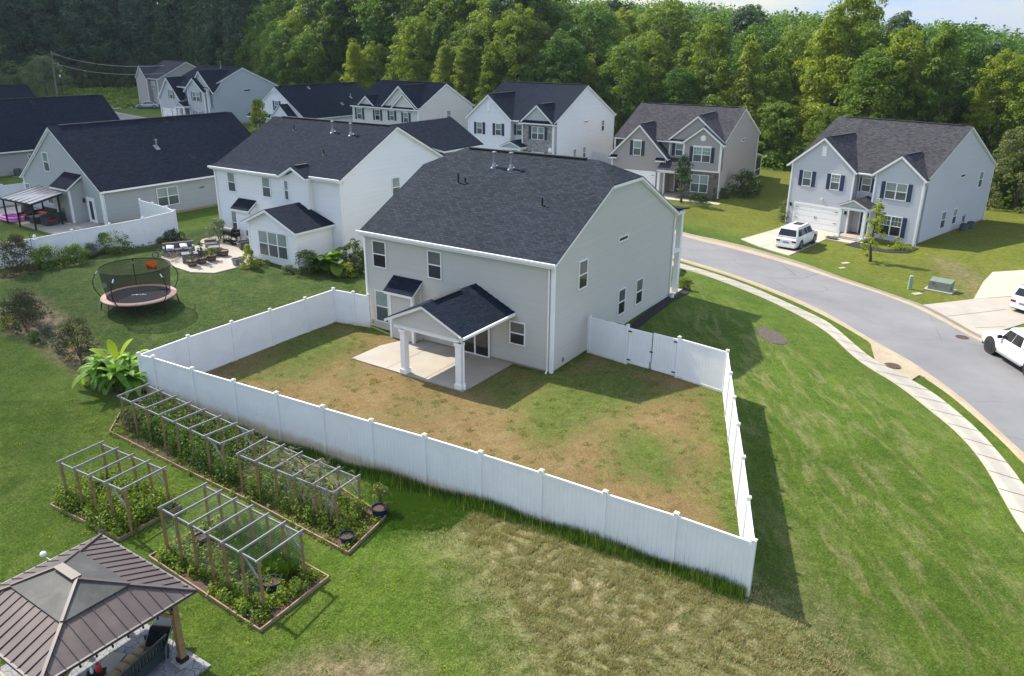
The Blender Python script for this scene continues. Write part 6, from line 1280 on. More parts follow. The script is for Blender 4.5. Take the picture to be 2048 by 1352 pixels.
# ------------------------------------------------------------------ vehicles
M['carwhite'] = paint('car_white', (.78, .79, .80), .22, .03); M['carsilver'] = paint('car_silver', (.36, .37, .42), .25, .05, metal=.5); M['tyre'] = paint('tyre_rubber', (.022, .022, .023), .8, .2); M['rim'] = paint('alloy_rim', (.40, .41, .43), .3, .1, metal=.7); M['carglass'] = glass('car_glass', (.018, .02, .025), .05); M['tail'] = paint('tail_light', (.28, .01, .03), .25, .1); M['head'] = paint('head_light', (.6, .6, .62), .15, .05); M['under'] = paint('car_underside', (.02, .02, .022), .8, .1)
for k in ('carwhite', 'carsilver'): M[k].node_tree.nodes['Principled BSDF'].inputs['Coat Weight'].default_value = .6
def car(name, label, cat, p, rz, mat, L=5.2, Wd=2.0, H=1.9, kind='suv', wheel=.4, rimm='rim', clear=.28, group=None):
    t = thing(name, label, cat, p, rz, group); hw = Wd / 2; zb = clear; belt = H * .60 if kind != 'sedan' else H * .62
    # side profile of the lower body: (x, z_top, half width)
    if kind == 'sedan': st = [(-L/2, belt*.72, .84), (-L/2+.12, belt*.92, .93), (-L*.32, belt*1.0, .99), (0, belt, 1), (L*.2, belt*.98, 1), (L*.36, belt*.86, .97), (L/2-.18, belt*.74, .9), (L/2, belt*.55, .78)]
    elif kind == 'truck': st = [(-L/2, belt*.98, .96), (-L/2+.08, belt, .98), (-L*.1, belt, 1), (L*.2, belt, 1), (L*.27, belt*.99, 1), (L*.45, belt*.93, .98), (L/2-.12, belt*.87, .94), (L/2, belt*.7, .88)]
    else: st = [(-L/2, belt*.78, .88), (-L/2+.1, belt*.95, .95), (-L*.35, belt*1.0, 1), (0, belt, 1), (L*.22, belt*.99, 1), (L*.4, belt*.93, .97), (L/2-.14, belt*.85, .92), (L/2, belt*.62, .82)]
    m = MB(); n_ = len(st)
    prof = lambda hw_, zt: [(-hw_ * .93, zb), (-hw_, zb + (zt - zb) * .25), (-hw_ * 1.0, zb + (zt - zb) * .62), (-hw_ * .965, zt * .985), (-hw_ * .90, zt), (0, zt + .03), (hw_ * .90, zt), (hw_ * .965, zt * .985), (hw_ * 1.0, zb + (zt - zb) * .62), (hw_, zb + (zt - zb) * .25), (hw_ * .93, zb)]
    K = 11
    for x, zt, w in st:
        for (y, z_) in prof(hw * w, zt): m.v.append((x, y, z_))
    for i in range(n_ - 1):
        for k in range(K): a = i * K + k; b = i * K + (k + 1) % K; m.f.append((a, b, b + K, a + K))
    m.f.append(tuple(range(K))[::-1]); m.f.append(tuple((n_ - 1) * K + k for k in range(K)))
    body = m.build('body', M[mat], t, bevel=.03); 
    if kind == 'truck': cb = (-L*.13, L*.235); ct = (-L*.10, L*.13)
    elif kind == 'sedan': cb = (-L*.36, L*.22); ct = (-L*.2, L*.06)
    else: cb = (-L*.485, L*.25); ct = (-L*.43, L*.13)
    wb, wt = hw * .93, hw * .76; z0_, z1_ = belt * .985, H - .05
    m = MB(); nb = 6
    def cab(u, w, side):   # u along, w up
        x = (cb[0] + (cb[1] - cb[0]) * u) * (1 - w) + (ct[0] + (ct[1] - ct[0]) * u) * w; y = side * (wb * (1 - w) + wt * w); return Vector((x, y, z0_ + (z1_ - z0_) * w))
    q = [cab(0, 0, -1), cab(1, 0, -1), cab(1, 0, 1), cab(0, 0, 1)]; q2 = [cab(0, 1, -1), cab(1, 1, -1), cab(1, 1, 1), cab(0, 1, 1)]; m.hexa(q, q2)
    q3 = [Vector((v_.x * .96 + .04 * (ct[0] + ct[1]) / 2, v_.y * .9, v_.z + .055)) for v_ in q2]; m.hexa([Vector((v_.x, v_.y, v_.z - .001)) for v_ in q2], q3); m.build('cabin', M[mat], t, bevel=.03)
    # glazing
    nside = 2 if kind == 'truck' else 3
    for side in (-1, 1):
        for k in range(nside):
            ua, ub = .05 + .90 * k / nside + .012, .05 + .90 * (k + 1) / nside - .012; m = MB(); pts = [cab(ua + (.03 if k == 0 else 0), .12, side), cab(ub, .12, side), cab(ub, .86, side), cab(ua + (.03 if k == 0 else 0), .86, side)]; off = Vector((0, side * .012, .004)); pts = [v_ + off for v_ in pts]; m.poly(*(pts if side < 0 else pts[::-1])); m.build('side_window', M['carglass'], t)
    def endq(u, nm, mm, w0, w1, s0=.88):
        m = MB(); a, b, c, d = cab(u, w0, -1), cab(u, w0, 1), cab(u, w1, 1), cab(u, w1, -1); n2 = (b - a).cross(d - a).normalized(); n2 = n2 if n2.x * (1 if u > .5 else -1) > 0 else -n2; pts = [Vector((v_.x, v_.y * s0, v_.z)) + n2 * .014 for v_ in (a, b, c, d)]; m.poly(*(pts if (pts[1] - pts[0]).cross(pts[2] - pts[1]).dot(n2) > 0 else pts[::-1])); m.build(nm, mm, t)
    endq(1, 'windscreen', M['carglass'], .08, .92); endq(0, 'rear_window', M['carglass'], .15, .88)
    if kind == 'suv': m = MB(); m.box(ct[0] + .55 * (ct[1] - ct[0]), ct[1] - .15, -wt * .5, wt * .5, H + .0, H + .012); m.build('sunroof', M['carglass'], t)
    if kind != 'sedan' and kind != 'truck':
        for side in (-1, 1): MB().bar((ct[0] + .2, side * wt * .92, H + .03), (ct[1] - .2, side * wt * .92, H + .03), .04, .04).build('roof_rail', M['rim'], t)
    if kind == 'truck':
        m = MB(); m.box(-L/2 + .06, cb[0] - .08, -hw * .86, hw * .86, belt + .005, belt + .05); m.build('bed_cover', M['black'], t); 
    wx = (L * .31, -L * .30) if kind != 'truck' else (L * .325, -L * .29)
    for x in wx:
        for side in (-1, 1):
            m = MB(); y0_, y1_ = side * (hw - .24), side * (hw + .015)
            m.tube([(x, y0_, wheel), (x, y0_ + (y1_ - y0_) * .15, wheel), (x, y1_ - (y1_ - y0_) * .12, wheel), (x, y1_, wheel)], [wheel * .93, wheel, wheel, wheel * .9], 24); w_ = m.build('wheel', M['tyre'], t)
            m = MB(); m.tube([(x, y1_ - side * .03, wheel), (x, y1_ + side * .006, wheel)], wheel * .62, 20); m.build('rim', M['under'], w_); m = MB()
            for s5 in range(6): a = s5 / 6 * 6.283; m.bar((x, y1_ + side * .012, wheel), (x + wheel * .58 * math.cos(a), y1_ + side * .012, wheel + wheel * .58 * math.sin(a)), .02, .055, (0, 1, 0) if False else (math.sin(a), 0, -math.cos(a)))
            m.tube([(x + wheel * .6 * math.cos(a_ / 20 * 6.283), y1_ + side * .01, wheel + wheel * .6 * math.sin(a_ / 20 * 6.283)) for a_ in range(21)], .018, 5); m.build('spokes', M[rimm], w_)
            m = MB(); m.tube([(x, side * (hw - .3), wheel + .03), (x, side * (hw + .004), wheel + .03)], wheel * 1.16, 24); ar = m.build('wheel_arch', M['under'], t)
    m = MB(); m.box(-L/2 + .1, L/2 - .12, -hw * .9, hw * .9, clear - .1, clear + .02); m.build('underbody', M['under'], t)
    for side in (-1, 1):
        m = MB(); m.bar((-L * .19, side * (hw + .02), clear + .02), (L * .2, side * (hw + .02), clear + .02), .12, .06); m.build('running_board', M['rim'] if kind == 'truck' else M['under'], t)
        m = MB(); a = cab(.86, .1, side); m.box(a.x, a.x + .14, *(sorted((a.y + side * .06, a.y + side * .28))), a.z - .02, a.z + .17); m.build('wing_mirror', M['black'] if kind == 'truck' else M[mat], t, bevel=.02)
        m = MB(); zt = belt * (.8 if kind != 'truck' else .85); m.box(-L/2 - .012, -L/2 + .12, *sorted((side * hw * .52, side * hw * .885)), zt - .2, zt - .03); m.build('tail_light', M['tail'], t)
        m = MB(); zt = belt * .68; m.box(L/2 - .2, L/2 + .01, *sorted((side * hw * .5, side * hw * .84)), zt - .13, zt + .02); m.build('headlight', M['head'], t)
        for k in (-.02, .2): m = MB(); m.box(L * (k - .05), L * (k - .05) + .18, *sorted((side * hw, side * (hw + .025))), belt * .86, belt * .86 + .03); m.build('door_handle', M['rim'], t)
    m = MB(); m.box(-L/2 - .02, -L/2 + .02, -.26, .26, belt * .55, belt * .55 + .13); m.build('number_plate', M['glassgrey'], t)
    m = MB(); m.box(-L/2 - .06, -L/2 + .2, -hw * .82, hw * .82, clear + .0, clear + .2); m.box(L/2 - .25, L/2 + .05, -hw * .8, hw * .8, clear, clear + .2); m.each('bumper', M[mat] if kind != 'truck' else M['rim'], t)
    return t
a, b = G(1593, 503), G(1632.5, 486.6); d = (b - a); an_ = math.atan2(d.y, d.x); mid = (a + b) / 2; lat = Vector((-math.sin(an_), math.cos(an_), 0))
pc = mid + lat * .95; an_ = HD['L'][3] + R(90) + R(-7); pc.z = th(pc.x, pc.y) + .06
car('parked_car', 'white large car with dark glass parked on the driveway of the blue grey house', 'car', pc, math.atan2(d.y, d.x), 'carwhite', 5.15, 2.0, 1.92, 'suv', .4)
a = G(1976, 707); dir_ = G(2048, 753) - a; dir_.z = 0; dir_.normalize(); lat = Vector((dir_.y, -dir_.x, 0)); lat = lat if lat.x > 0 else -lat
fx = 5.9 * .325; pc = a + dir_ * fx + lat * 1.0; pc.z = th(pc.x, pc.y) + .035
car('pickup_truck', 'white pickup truck with big black wheels parked at the kerb, cut by the right edge', 'pickup truck', pc, math.atan2(-dir_.y, -dir_.x), 'carwhite', 5.9, 2.05, 2.0, 'truck', .47, 'under', .42)
a = G(2020, 622); b = G(2120, 600); d = b - a; d.z = 0; d.normalize(); lat = Vector((d.y, -d.x, 0)); pc = a + d * 2.3 + lat * .75; pc.z = th(pc.x, pc.y) + .06
car('parked_car', 'white car seen from behind on the right driveway, cut by the right edge', 'car', pc, math.atan2(d.y, d.x), 'carwhite', 4.7, 1.9, 1.7, 'suv', .36)
a, b = G(276, 218), G(309, 217.5); d = a - b; pc = (a + b) / 2; pc = pc + Vector((.2, .9, 0)); pc.z = th(pc.x, pc.y) + .07
car('parked_car', 'silver sedan parked far left beside the taupe house', 'car', pc, math.atan2(d.y, d.x), 'carsilver', 4.8, 1.85, 1.45, 'sedan', .33, clear=.2)
# ------------------------------------------------------------------ street furniture
M['pedgreen'] = paint('utility_green', (.25, .36, .27), .5, .1); M['pedgrey'] = paint('transformer_green', (.15, .19, .155), .6, .2, 3)
p = G(1819, 578); t = thing('utility_pedestal', 'pale green cylindrical utility pedestal on the lawn', 'utility pedestal', p, 0); m = MB(); m.lathe([(.15, -.05), (.15, .95), (.14, 1.0), (.08, 1.03)], n=18); m.build('housing', M['pedgreen'], t)
p = G(1880, 581); t = thing('transformer_box', 'square green transformer box on a concrete pad on the lawn', 'transformer', p, R(-42)); m = MB(); m.box(-.95, .95, -.7, .7, -.05, .1); m.build('pad', M['conc'], t); m = MB(); m.hexa([(-.75, -.5, .1), (.75, -.5, .1), (.75, .5, .1), (-.75, .5, .1)], [(-.75, -.42, .72), (.75, -.42, .72), (.75, .5, .84), (-.75, .5, .84)]); m.build('cabinet', M['pedgrey'], t, bevel=.02); m = MB(); m.box(-.5, -.3, -.475, -.46, .5, .62); m.build('warning_label', M['red'], t)
for px, py, w_, lb in ((1691, 526.5, .32, 'small white utility lid in the lawn of the blue grey house'), (1684, 536.5, .26, 'small grey meter lid in the lawn near the far kerb'), (1834, 588, .35, 'flat grey utility lid in the grass beside the green pedestal')):
    p = G(px, py); o = MB().box(-w_, w_, -w_ * .6, w_ * .6, -.03, .045).build('utility_cover', M['conc_new' if w_ == .32 else 'conc']); o.location = p; o.rotation_euler = (0, 0, .3); meta(o, lb, 'utility lid')
def lamp_post(label, p, h_):
    t = thing('street_lamp', label, 'street lamp', p, 0, 'black lamp posts with white globes'); m = MB(); m.lathe([(.16, 0), (.12, .5), (.06, .7), (.05, h_ - .4), (.09, h_ - .35)], n=10); m.build('pole', M['black'], t); m = MB(); m.lathe([(.12, h_ - .35), (.23, h_ - .15), (.24, h_ + .05), (.14, h_ + .25), (.03, h_ + .35)], n=14); m.build('globe', M['white'], t, smooth=True)
q = U(1100, 301, 3.6); lamp_post('lamp post with white globe before the pale stone wall of the white house', (q.x, q.y, th(q.x, q.y)), 3.6 - th(q.x, q.y))
q = U(378, 207, 5.1); lamp_post('lamp post with white globe before the porch of the slate house', (q.x, q.y, th(q.x, q.y)), 5.1 - th(q.x, q.y))
q = U(120, 152, 6.4); lamp_post('lamp post with white globe beside the round willow at the far left', (q.x, q.y, th(q.x, q.y)), 6.4 - th(q.x, q.y))
# power pole and lines
q = U(96, 102, 13.0); g = th(q.x, q.y); t = thing('utility_pole', 'wooden power pole with cables in front of the dark wood at the left', 'power pole', (q.x, q.y, g), 0); m = MB(); m.tube([(0, 0, 0), (.6, 0, 13 - g)], [.18, .12], 8); m.bar((-.3, 0, 12.4 - g), (1.4, .4, 12.4 - g), .1, .1); m.build('pole', M['oldwood'], t); M['cable'] = paint('power_cable', (.20, .21, .23), .6, .1)
e1, e2 = U(330, 131, 12.6), U(330, 146, 11.2); m = MB()
for e, z_ in ((e1, 12.7), (e2, 10.9)):
    a_ = Vector((.5, 0, z_ - g)); b_ = e - Vector((q.x, q.y, g)); m.tube([a_.lerp(b_, k / 12) - Vector((0, 0, 4 * .9 * (k / 12) * (1 - k / 12))) for k in range(13)], .03, 4)
m.build('cable', M['cable'], t)
# far garden things
p = G(72, 532); t = thing('bird_feeder', 'bird feeder hanging from a thin pole by the left white fence', 'bird feeder', p, 0); m = MB(); m.tube([(0, 0, 0), (0, 0, 2.2), (.15, 0, 2.35), (.3, 0, 2.2)], .014, 5); m.build('pole', M['black'], t); m = MB(); m.lathe([(.12, 1.85), (.05, 1.9), (.05, 2.05), (.1, 2.08), (.01, 2.18)], (.3, 0, 0), 10); m.build('feeder', M['white'], t)
p = G(1343, 594); t = pot('small white flower pot at the front corner of the sage house', (1343, 596), .16, .3, 'white', 'plant pot')
o = MB().box(-.55, .55, -.35, .35, 0, .02).build('door_mat', M['dark']); o.location = hworld('L', 6.3, -2.7, .09); o.rotation_euler = (0, 0, -.83); meta(o, 'dark door mat before the porch of the blue grey house', 'door mat')
q = G(296, 196); q = U(296, 191, th(q.x, q.y) + 1.6); t = thing('play_tower', 'small wooden play tower with green roof beyond the silver sedan', 'play tower', (q.x - 2, q.y + 4, th(q.x - 2, q.y + 4)), .5); m = MB()
for x in (-.8, .8):
    for y in (-.8, .8): m.tube([(x, y, 0), (x, y, 2.8)], .09, 5)
m.box(-.9, .9, -.9, .9, 1.3, 1.45); m.box(-.9, .9, -.95, -.85, 1.5, 2.1); m.build('tower_frame', M['bedwood'], t); m = MB(); m.hexa([(-1.1, -1.1, 2.8), (1.1, -1.1, 2.8), (1.1, 1.1, 2.8), (-1.1, 1.1, 2.8)], [(-.1, -1.1, 3.6), (.1, -1.1, 3.6), (.1, 1.1, 3.6), (-.1, 1.1, 3.6)]); M['cangreen'] = paint('green_canopy', (.01, .16, .09), .6, .1); m.build('tower_roof', M['cangreen'], t)
# ------------------------------------------------------------------ foliage
M['bark'] = paint('bark', (.10, .078, .06), .95, .35, 3); M['barkpale'] = paint('pale_bark', (.22, .20, .175), .95, .35, 3)
M['lf_mid'] = leafmat('leaf_mid', (.045, .095, .010), (.135, .225, .024), .14); M['lf_yel'] = leafmat('leaf_yellow_green', (.090, .150, .010), (.25, .31, .028), .10)
M['lf_dark'] = leafmat('leaf_dark', (.028, .066, .022), (.078, .145, .040), .12, .22); M['lf_blue'] = leafmat('leaf_blue_green', (.034, .075, .040), (.085, .150, .070), .10, .25)
M['lf_pale'] = leafmat('leaf_pale', (.075, .105, .035), (.16, .185, .075), .10); M['lf_shrub'] = leafmat('leaf_shrub', (.022, .055, .014), (.07, .12, .03), .12); M['lf_lime'] = leafmat('leaf_lime', (.15, .21, .02), (.30, .34, .03), .06)
M['lf_banana'] = leafmat('leaf_banana', (.10, .22, .025), (.24, .40, .05), .03, .4); M['lf_purple'] = leafmat('leaf_purple', (.030, .038, .022), (.085, .085, .050), .1); M['flower'] = leafmat('flower_cream', (.50, .47, .33), (.62, .60, .48), .05, .2)
M['lf_willow'] = leafmat('leaf_willow', (.13, .18, .09), (.24, .30, .16), .04, .4)
M['lf_grey'] = leafmat('leaf_grey', (.09, .12, .10), (.16, .19, .16), .05)
def leaves(P, Nn, size, r, asp=.55, jit=.7, droop=0.0):
    """rhombic leaf faces at points P, facing roughly Nn"""
    n = len(P); N_ = Nn + r.normal(0, jit, (n, 3)); N_ /= np.linalg.norm(N_, axis=1, keepdims=True) + 1e-9
    A = r.normal(0, 1, (n, 3)); A[:, 2] -= droop; A -= (A * N_).sum(1, keepdims=True) * N_; A /= np.linalg.norm(A, axis=1, keepdims=True) + 1e-9; B = np.cross(N_, A)
    s = (size * r.uniform(.6, 1.35, n))[:, None]
    V = np.stack([P - A * s * .5, P + B * s * asp * .5, P + A * s * .5, P - B * s * asp * .5], 1).reshape(-1, 3)
    return V, np.arange(n * 4).reshape(n, 4)
def crown_points(r, h, rad, base, nclump, per, shape='round', clump=.26, flat=.8):
    """clumps of leaves scattered over an uneven crown; returns points, normals, shade attribute"""
    Ps, Ns, As = [], [], []
    ph = r.uniform(0, 6.28, 6)
    for i in range(nclump):
        u = r.uniform(0, 1) ** .85; th_ = r.uniform(0, 2 * math.pi); z = base + (h - base) * u
        if shape == 'round': prof = math.sqrt(max(.02, 1 - (2 * u - .9) ** 2 / 1.25))
        elif shape == 'cone': prof = (1 - u) ** .75 * 1.0 + .05
        elif shape == 'column': prof = min(1, 2.4 * (1 - u) + .1) * (.75 + .25 * math.sin(u * 9))
        else: prof = math.sqrt(max(.02, 1 - (1.25 * u - .25) ** 2))
        lob = 1 + .22 * math.sin(2 * th_ + ph[0] + 3 * u) + .16 * math.sin(3 * th_ + ph[1] - 5 * u) + .10 * math.sin(5 * th_ + ph[2] + 7 * u)
        q = r.uniform(.45, 1.0) ** .55; R_ = rad * prof * lob * q
        c = np.array([R_ * math.cos(th_), R_ * math.sin(th_), z + r.normal(0, .03 * h)])
        cr_ = rad * clump * r.uniform(.65, 1.35); m = int(per * r.uniform(.6, 1.4))
        d = r.normal(0, 1, (m, 3)); d /= np.linalg.norm(d, axis=1, keepdims=True); d[:, 2] = np.abs(d[:, 2]) * np.where(r.random(m) < .78, 1, -1) ; rr = cr_ * r.uniform(.55, 1.0, (m, 1)) ** .5
        p = c + d * rr * [1, 1, flat]; Ps.append(p); Ns.append(d + [0, 0, .35]); As.append(np.clip(r.normal(.5, .16) + r.normal(0, .17, m), 0, 1))
    return np.vstack(Ps), np.vstack(Ns), np.concatenate(As)
def make_tree(seed, h, rad, base, nclump, per, lsize, mat, shape='round', bark='bark', clump=.26, name='tree', limbs=7, lean=0.0):
    r = np.random.default_rng(seed); rr = random.Random(seed)
    t = bpy.data.objects.new(name, None); C.objects.link(t); t.empty_display_size = .3
    m = MB(); r0 = h * .018 + .06; tip = Vector((rr.uniform(-.05, .05) * h, rr.uniform(-.05, .05) * h, h * .88)); tp = [Vector((0, 0, -.4)), Vector((0, 0, .2)), tip * .35 + Vector((rr.uniform(-.2, .2), rr.uniform(-.2, .2), 0)), tip * .7, tip]
    m.tube(tp, [r0 * 1.35, r0, r0 * .72, r0 * .4, r0 * .1], 8)
    for k in range(limbs):
        u = rr.uniform(.28, .8); p = tp[0].lerp(tip, u); a = rr.uniform(0, 6.28); l = rad * rr.uniform(.55, .95) * (1.2 - u * .6); e = p + Vector((math.cos(a) * l, math.sin(a) * l, l * rr.uniform(.35, .9))); mid_ = p.lerp(e, .5) + Vector((0, 0, -.08 * l)); m.tube([p, mid_, e], [r0 * .38, r0 * .24, r0 * .06], 5)
    m.build('trunk', M[bark], t, smooth=True)
    P, N_, A = crown_points(r, h, rad, base, nclump, per, shape, clump); V, F_ = leaves(P, N_, lsize, r); nmesh('crown', V, F_, M[mat], t, attr=A); return t
def hide_proto(t): bpy.data.objects.remove(t, do_unlink=True)
def remove_tree(t):
    for c in list(t.children): bpy.data.objects.remove(c, do_unlink=True)
    bpy.data.objects.remove(t, do_unlink=True)
def place(t, x, y, rz, s, label, cat, group, name=None, sz=None):
    c = t.copy(); C.objects.link(c)
    if name: c.name = name
    for ch in t.children: q = ch.copy(); C.objects.link(q); q.parent = c
    c.location = (x, y, th(x, y)); c.rotation_euler = (0, 0, rz); c.scale = (s, s, sz or s); meta(c, label, cat, group); return c
PR = {
 'a': make_tree(11, 18, 5.0, 3.0, 262, 76, .34, 'lf_mid', 'round', clump=.19, name='broadleaf_tree'), 'b': make_tree(12, 20, 4.4, 3.5, 262, 76, .34, 'lf_yel', 'dome', clump=.19, name='broadleaf_tree'),
 'c': make_tree(13, 16, 4.8, 1.0, 262, 76, .32, 'lf_mid', 'dome', clump=.19, name='broadleaf_tree'), 'd': make_tree(14, 21, 4.6, 3.5, 280, 76, .36, 'lf_dark', 'round', clump=.19, name='broadleaf_tree'),
 'e': make_tree(15, 20, 3.4, 2.0, 227, 72, .32, 'lf_mid', 'column', clump=.19, name='slender_tree'), 'f': make_tree(16, 22, 5.2, 5, 262, 80, .38, 'lf_blue', 'dome', clump=.19, name='broadleaf_tree'),
 'g': make_tree(17, 14, 3.4, .6, 210, 72, .29, 'lf_yel', 'cone', clump=.22, name='young_tree'), 'h': make_tree(18, 9, 4.2, .3, 192, 76, .27, 'lf_pale', 'dome', clump=.19, name='bushy_tree'),
 'i': make_tree(19, 8, 4.0, .2, 192, 76, .27, 'lf_mid', 'dome', clump=.19, name='bushy_tree'), 'j': make_tree(20, 23, 4.8, 7, 245, 76, .37, 'lf_dark', 'dome', 'barkpale', clump=.19, name='broadleaf_tree', limbs=12), 'w': make_tree(22, 9, 4.4, .3, 210, 80, .24, 'lf_willow', 'dome', clump=.19, name='willow_tree'), 'k': make_tree(21, 17, 4.8, 1.5, 262, 76, .30, 'lf_yel', 'round', clump=.19, name='broadleaf_tree')}
NAMEP = dict(a='broadleaf_tree', b='broadleaf_tree', c='broadleaf_tree', d='broadleaf_tree', e='slender_tree', f='broadleaf_tree', g='young_tree', h='bushy_tree', i='bushy_tree', j='broadleaf_tree', k='broadleaf_tree')
LOOK = dict(a='mid green rounded tree', b='yellow green tree with domed crown', c='mid green tree leafy to the ground', d='dark green rounded tree', e='slender upright green tree', f='blue green tree with domed crown', g='young yellow green pointed tree', h='pale green bushy tree', i='low green bushy tree', j='tall dark tree with bare pale trunk', k='yellow green rounded tree')
EDGE = [(112, 50), (80, 66), (62, 80), (56, 90), (44, 103), (36, 112), (27, 122), (16, 128), (4, 130), (-6, 134), (-14, 146), (-30, 158), (-46, 168), (-60, 186), (-76, 212), (-92, 236), (-112, 246), (-150, 236), (-200, 205)]
def edge_at(s):
    d = [0]
    for a, b in zip(EDGE, EDGE[1:]): d.append(d[-1] + math.hypot(b[0] - a[0], b[1] - a[1]))
    s *= d[-1]
    for i in range(len(EDGE) - 1):
        if s <= d[i + 1] or i == len(EDGE) - 2:
            u = (s - d[i]) / (d[i + 1] - d[i]); a, b = Vector(EDGE[i]), Vector(EDGE[i + 1]); n_ = (b - a).normalized(); return a.lerp(b, u), Vector((n_.y, -n_.x)), d[-1]
rr = random.Random(5); cnt = 0; PRH = dict(a=18, b=20, c=16, d=21, e=20, f=22, g=14, h=9, i=8, j=23, k=17)
_, _, LT = edge_at(0)
rows = [(1.5, 4.4, 'ghihcgkic', .75, .35), (6, 5.4, 'kcabkegc', .95, .2), (13, 6.2, 'abekabd', 1.12, .15), (22, 7.2, 'adbfja', 1.18, .15), (34, 8.5, 'fdjab', 1.28, .15), (50, 11, 'fda', 1.4, .15)]
def region(x, y, off):
    az = math.degrees(math.atan2(x, y))
    if az < -17: return 'the dark wood at the left'
    if az < 1: return 'the wood behind the cream house'
    if az < 17: return 'the wood behind the tan house'
    return 'the sunlit wood at the right'
for off, sp_, kinds, sc, var in rows:
    s_ = rr.uniform(0, sp_)
    while s_ < LT:
        p, n_, _ = edge_at(s_ / LT); n_ = n_ if n_.dot(Vector((p.x, p.y))) > 0 else -n_
        q = p + n_ * (off + rr.uniform(-2, 2)); az = math.degrees(math.atan2(q.x, q.y)); k = rr.choice(kinds); left = az < -17
        if left:  # darker, bluer kinds swapped in to colour the left wood's shade and haze
            if k in 'kb': k = rr.choice('dfj')
            elif k in 'ac' and rr.random() < .7: k = rr.choice('fd')
            elif k == 'e' and rr.random() < .5: k = 'j'
            elif k == 'g': k = 'i'
        scl = sc * rr.uniform(1 - var, 1 + var)
        if left and off > 5: scl *= 1.38
        elif az < 1 and off > 10: scl *= 1.22
        elif az < 6 and off > 10: scl *= 1.06
        elif az > 22: scl *= .98
        if abs(az) < 42:
            rg = region(q.x, q.y, off); lb = LOOK[k] + (' in ' if off > 4 else ' edging ') + rg; Hp = PRH[k]; ds = math.hypot(q.x, q.y)
            if az > 2.5: ys = float(np.interp(1024 + 1500 * math.tan(math.radians(az)), [1090, 1130, 1300, 1450, 1600, 1700, 1850, 1930, 2048, 2300], [-6, 16, 20, 30, 44, 46, 58, 70, 58, 56])); scl = min(scl, (CAM_H + (80 - ys - rr.uniform(-14, 22)) / 1600 * ds * 1.06 - th(q.x, q.y)) * .93 / Hp)
            place(PR[k], q.x, q.y, rr.uniform(0, 6.28), scl, lb, 'tree', 'trees: ' + lb, NAMEP[k]); cnt += 1
        s_ += sp_ * rr.uniform(.75, 1.3)
print('forest trees', cnt)
# the far wooded hill: one mass of small crowns beyond the individual trees
r = np.random.default_rng(12); Pu, Nu, Au = [], [], []
for i in range(620):
    az = math.radians(r.uniform(-4, 36)); ds = r.uniform(205, 420); x_, y_ = ds * math.sin(az), ds * math.cos(az); ys = float(np.interp(1024 + 1500 * math.tan(az), [1000, 1130, 1300, 1450, 1600, 1700, 1850, 1930, 2048, 2300], [6, 18, 22, 34, 48, 52, 60, 68, 60, 56]))
    top = CAM_H + (76 - ys - r.uniform(-9, 12)) / 1600 * ds * 1.05; g_ = th(x_, y_); R_ = r.uniform(3.2, 5.6); m = 330
    d = r.normal(0, 1, (m, 3)); d /= np.linalg.norm(d, axis=1, keepdims=True); d[:, 2] = abs(d[:, 2]); lob = 1 + .3 * np.sin(d[:, :1] * 5 + i) * np.sin(d[:, 1:2] * 6 + i * 2)
    Pu.append(np.array([x_, y_, top - R_ * 1.5]) + d * [R_, R_, R_ * 1.5] * lob * r.uniform(.75, 1, (m, 1)) - np.array([0, 0, 1]) * (r.random((m, 1)) < .3) * r.uniform(0, 9, (m, 1))); Nu.append(d + [0, 0, .3]); Au.append(np.clip(r.normal(.45, .2) + r.normal(0, .15, m), 0, 1))
V_, F_ = leaves(np.vstack(Pu), np.vstack(Nu), .85, r, .7); meta(nmesh('distant_wood', V_, F_, M['lf_mid'], attr=np.concatenate(Au)), 'distant wood on the low hill along the skyline', 'wood', kind='stuff')
# undergrowth that closes the foot of the wood: one uncountable mass
r = np.random.default_rng(3); Pu, Nu, Au = [], [], []
for i in range(520):
    p, n_, _ = edge_at(r.random()); n_ = n_ if n_.dot(Vector((p.x, p.y))) > 0 else -n_; q = p + n_ * r.uniform(-1.5, 9); hh = r.uniform(.8, 3.0); m = 70
    d = r.normal(0, 1, (m, 3)); d /= np.linalg.norm(d, axis=1, keepdims=True); d[:, 2] = abs(d[:, 2]); Pu.append(np.array([q.x, q.y, th(q.x, q.y)]) + d * [hh * 1.1, hh * 1.1, hh]); Nu.append(d); Au.append(np.clip(r.normal(.5, .15) + r.normal(0, .15, m), 0, 1))
V_, F_ = leaves(np.vstack(Pu), np.vstack(Nu), .5, r, .7); meta(nmesh('undergrowth', V_, F_, M['lf_mid'], attr=np.concatenate(Au)), 'thick leafy undergrowth along the foot of the wood', 'undergrowth', kind='stuff')
# the overgrown field beyond the silver car
Pu, Nu, Au = [], [], []
for i in range(700):
    u, w = r.random(), r.random(); q = Vector((-118 + 62 * u, 178 + 62 * w)); q.x -= w * 25; hh = r.uniform(.3, 1.1); m = 36
    d = r.normal(0, 1, (m, 3)); d /= np.linalg.norm(d, axis=1, keepdims=True); d[:, 2] = abs(d[:, 2]); Pu.append(np.array([q.x, q.y, th(q.x, q.y)]) + d * [hh * 1.8, hh * 1.8, hh]); Nu.append(d + [0, 0, .8]); Au.append(np.clip(r.normal(.5, .2) + r.normal(0, .15, m), 0, 1))
V_, F_ = leaves(np.vstack(Pu), np.vstack(Nu), .7, r, .7); meta(nmesh('field_weeds', V_, F_, M['lf_yel'], attr=np.concatenate(Au)), 'overgrown weedy field before the dark wood at the left', 'weeds', kind='stuff')
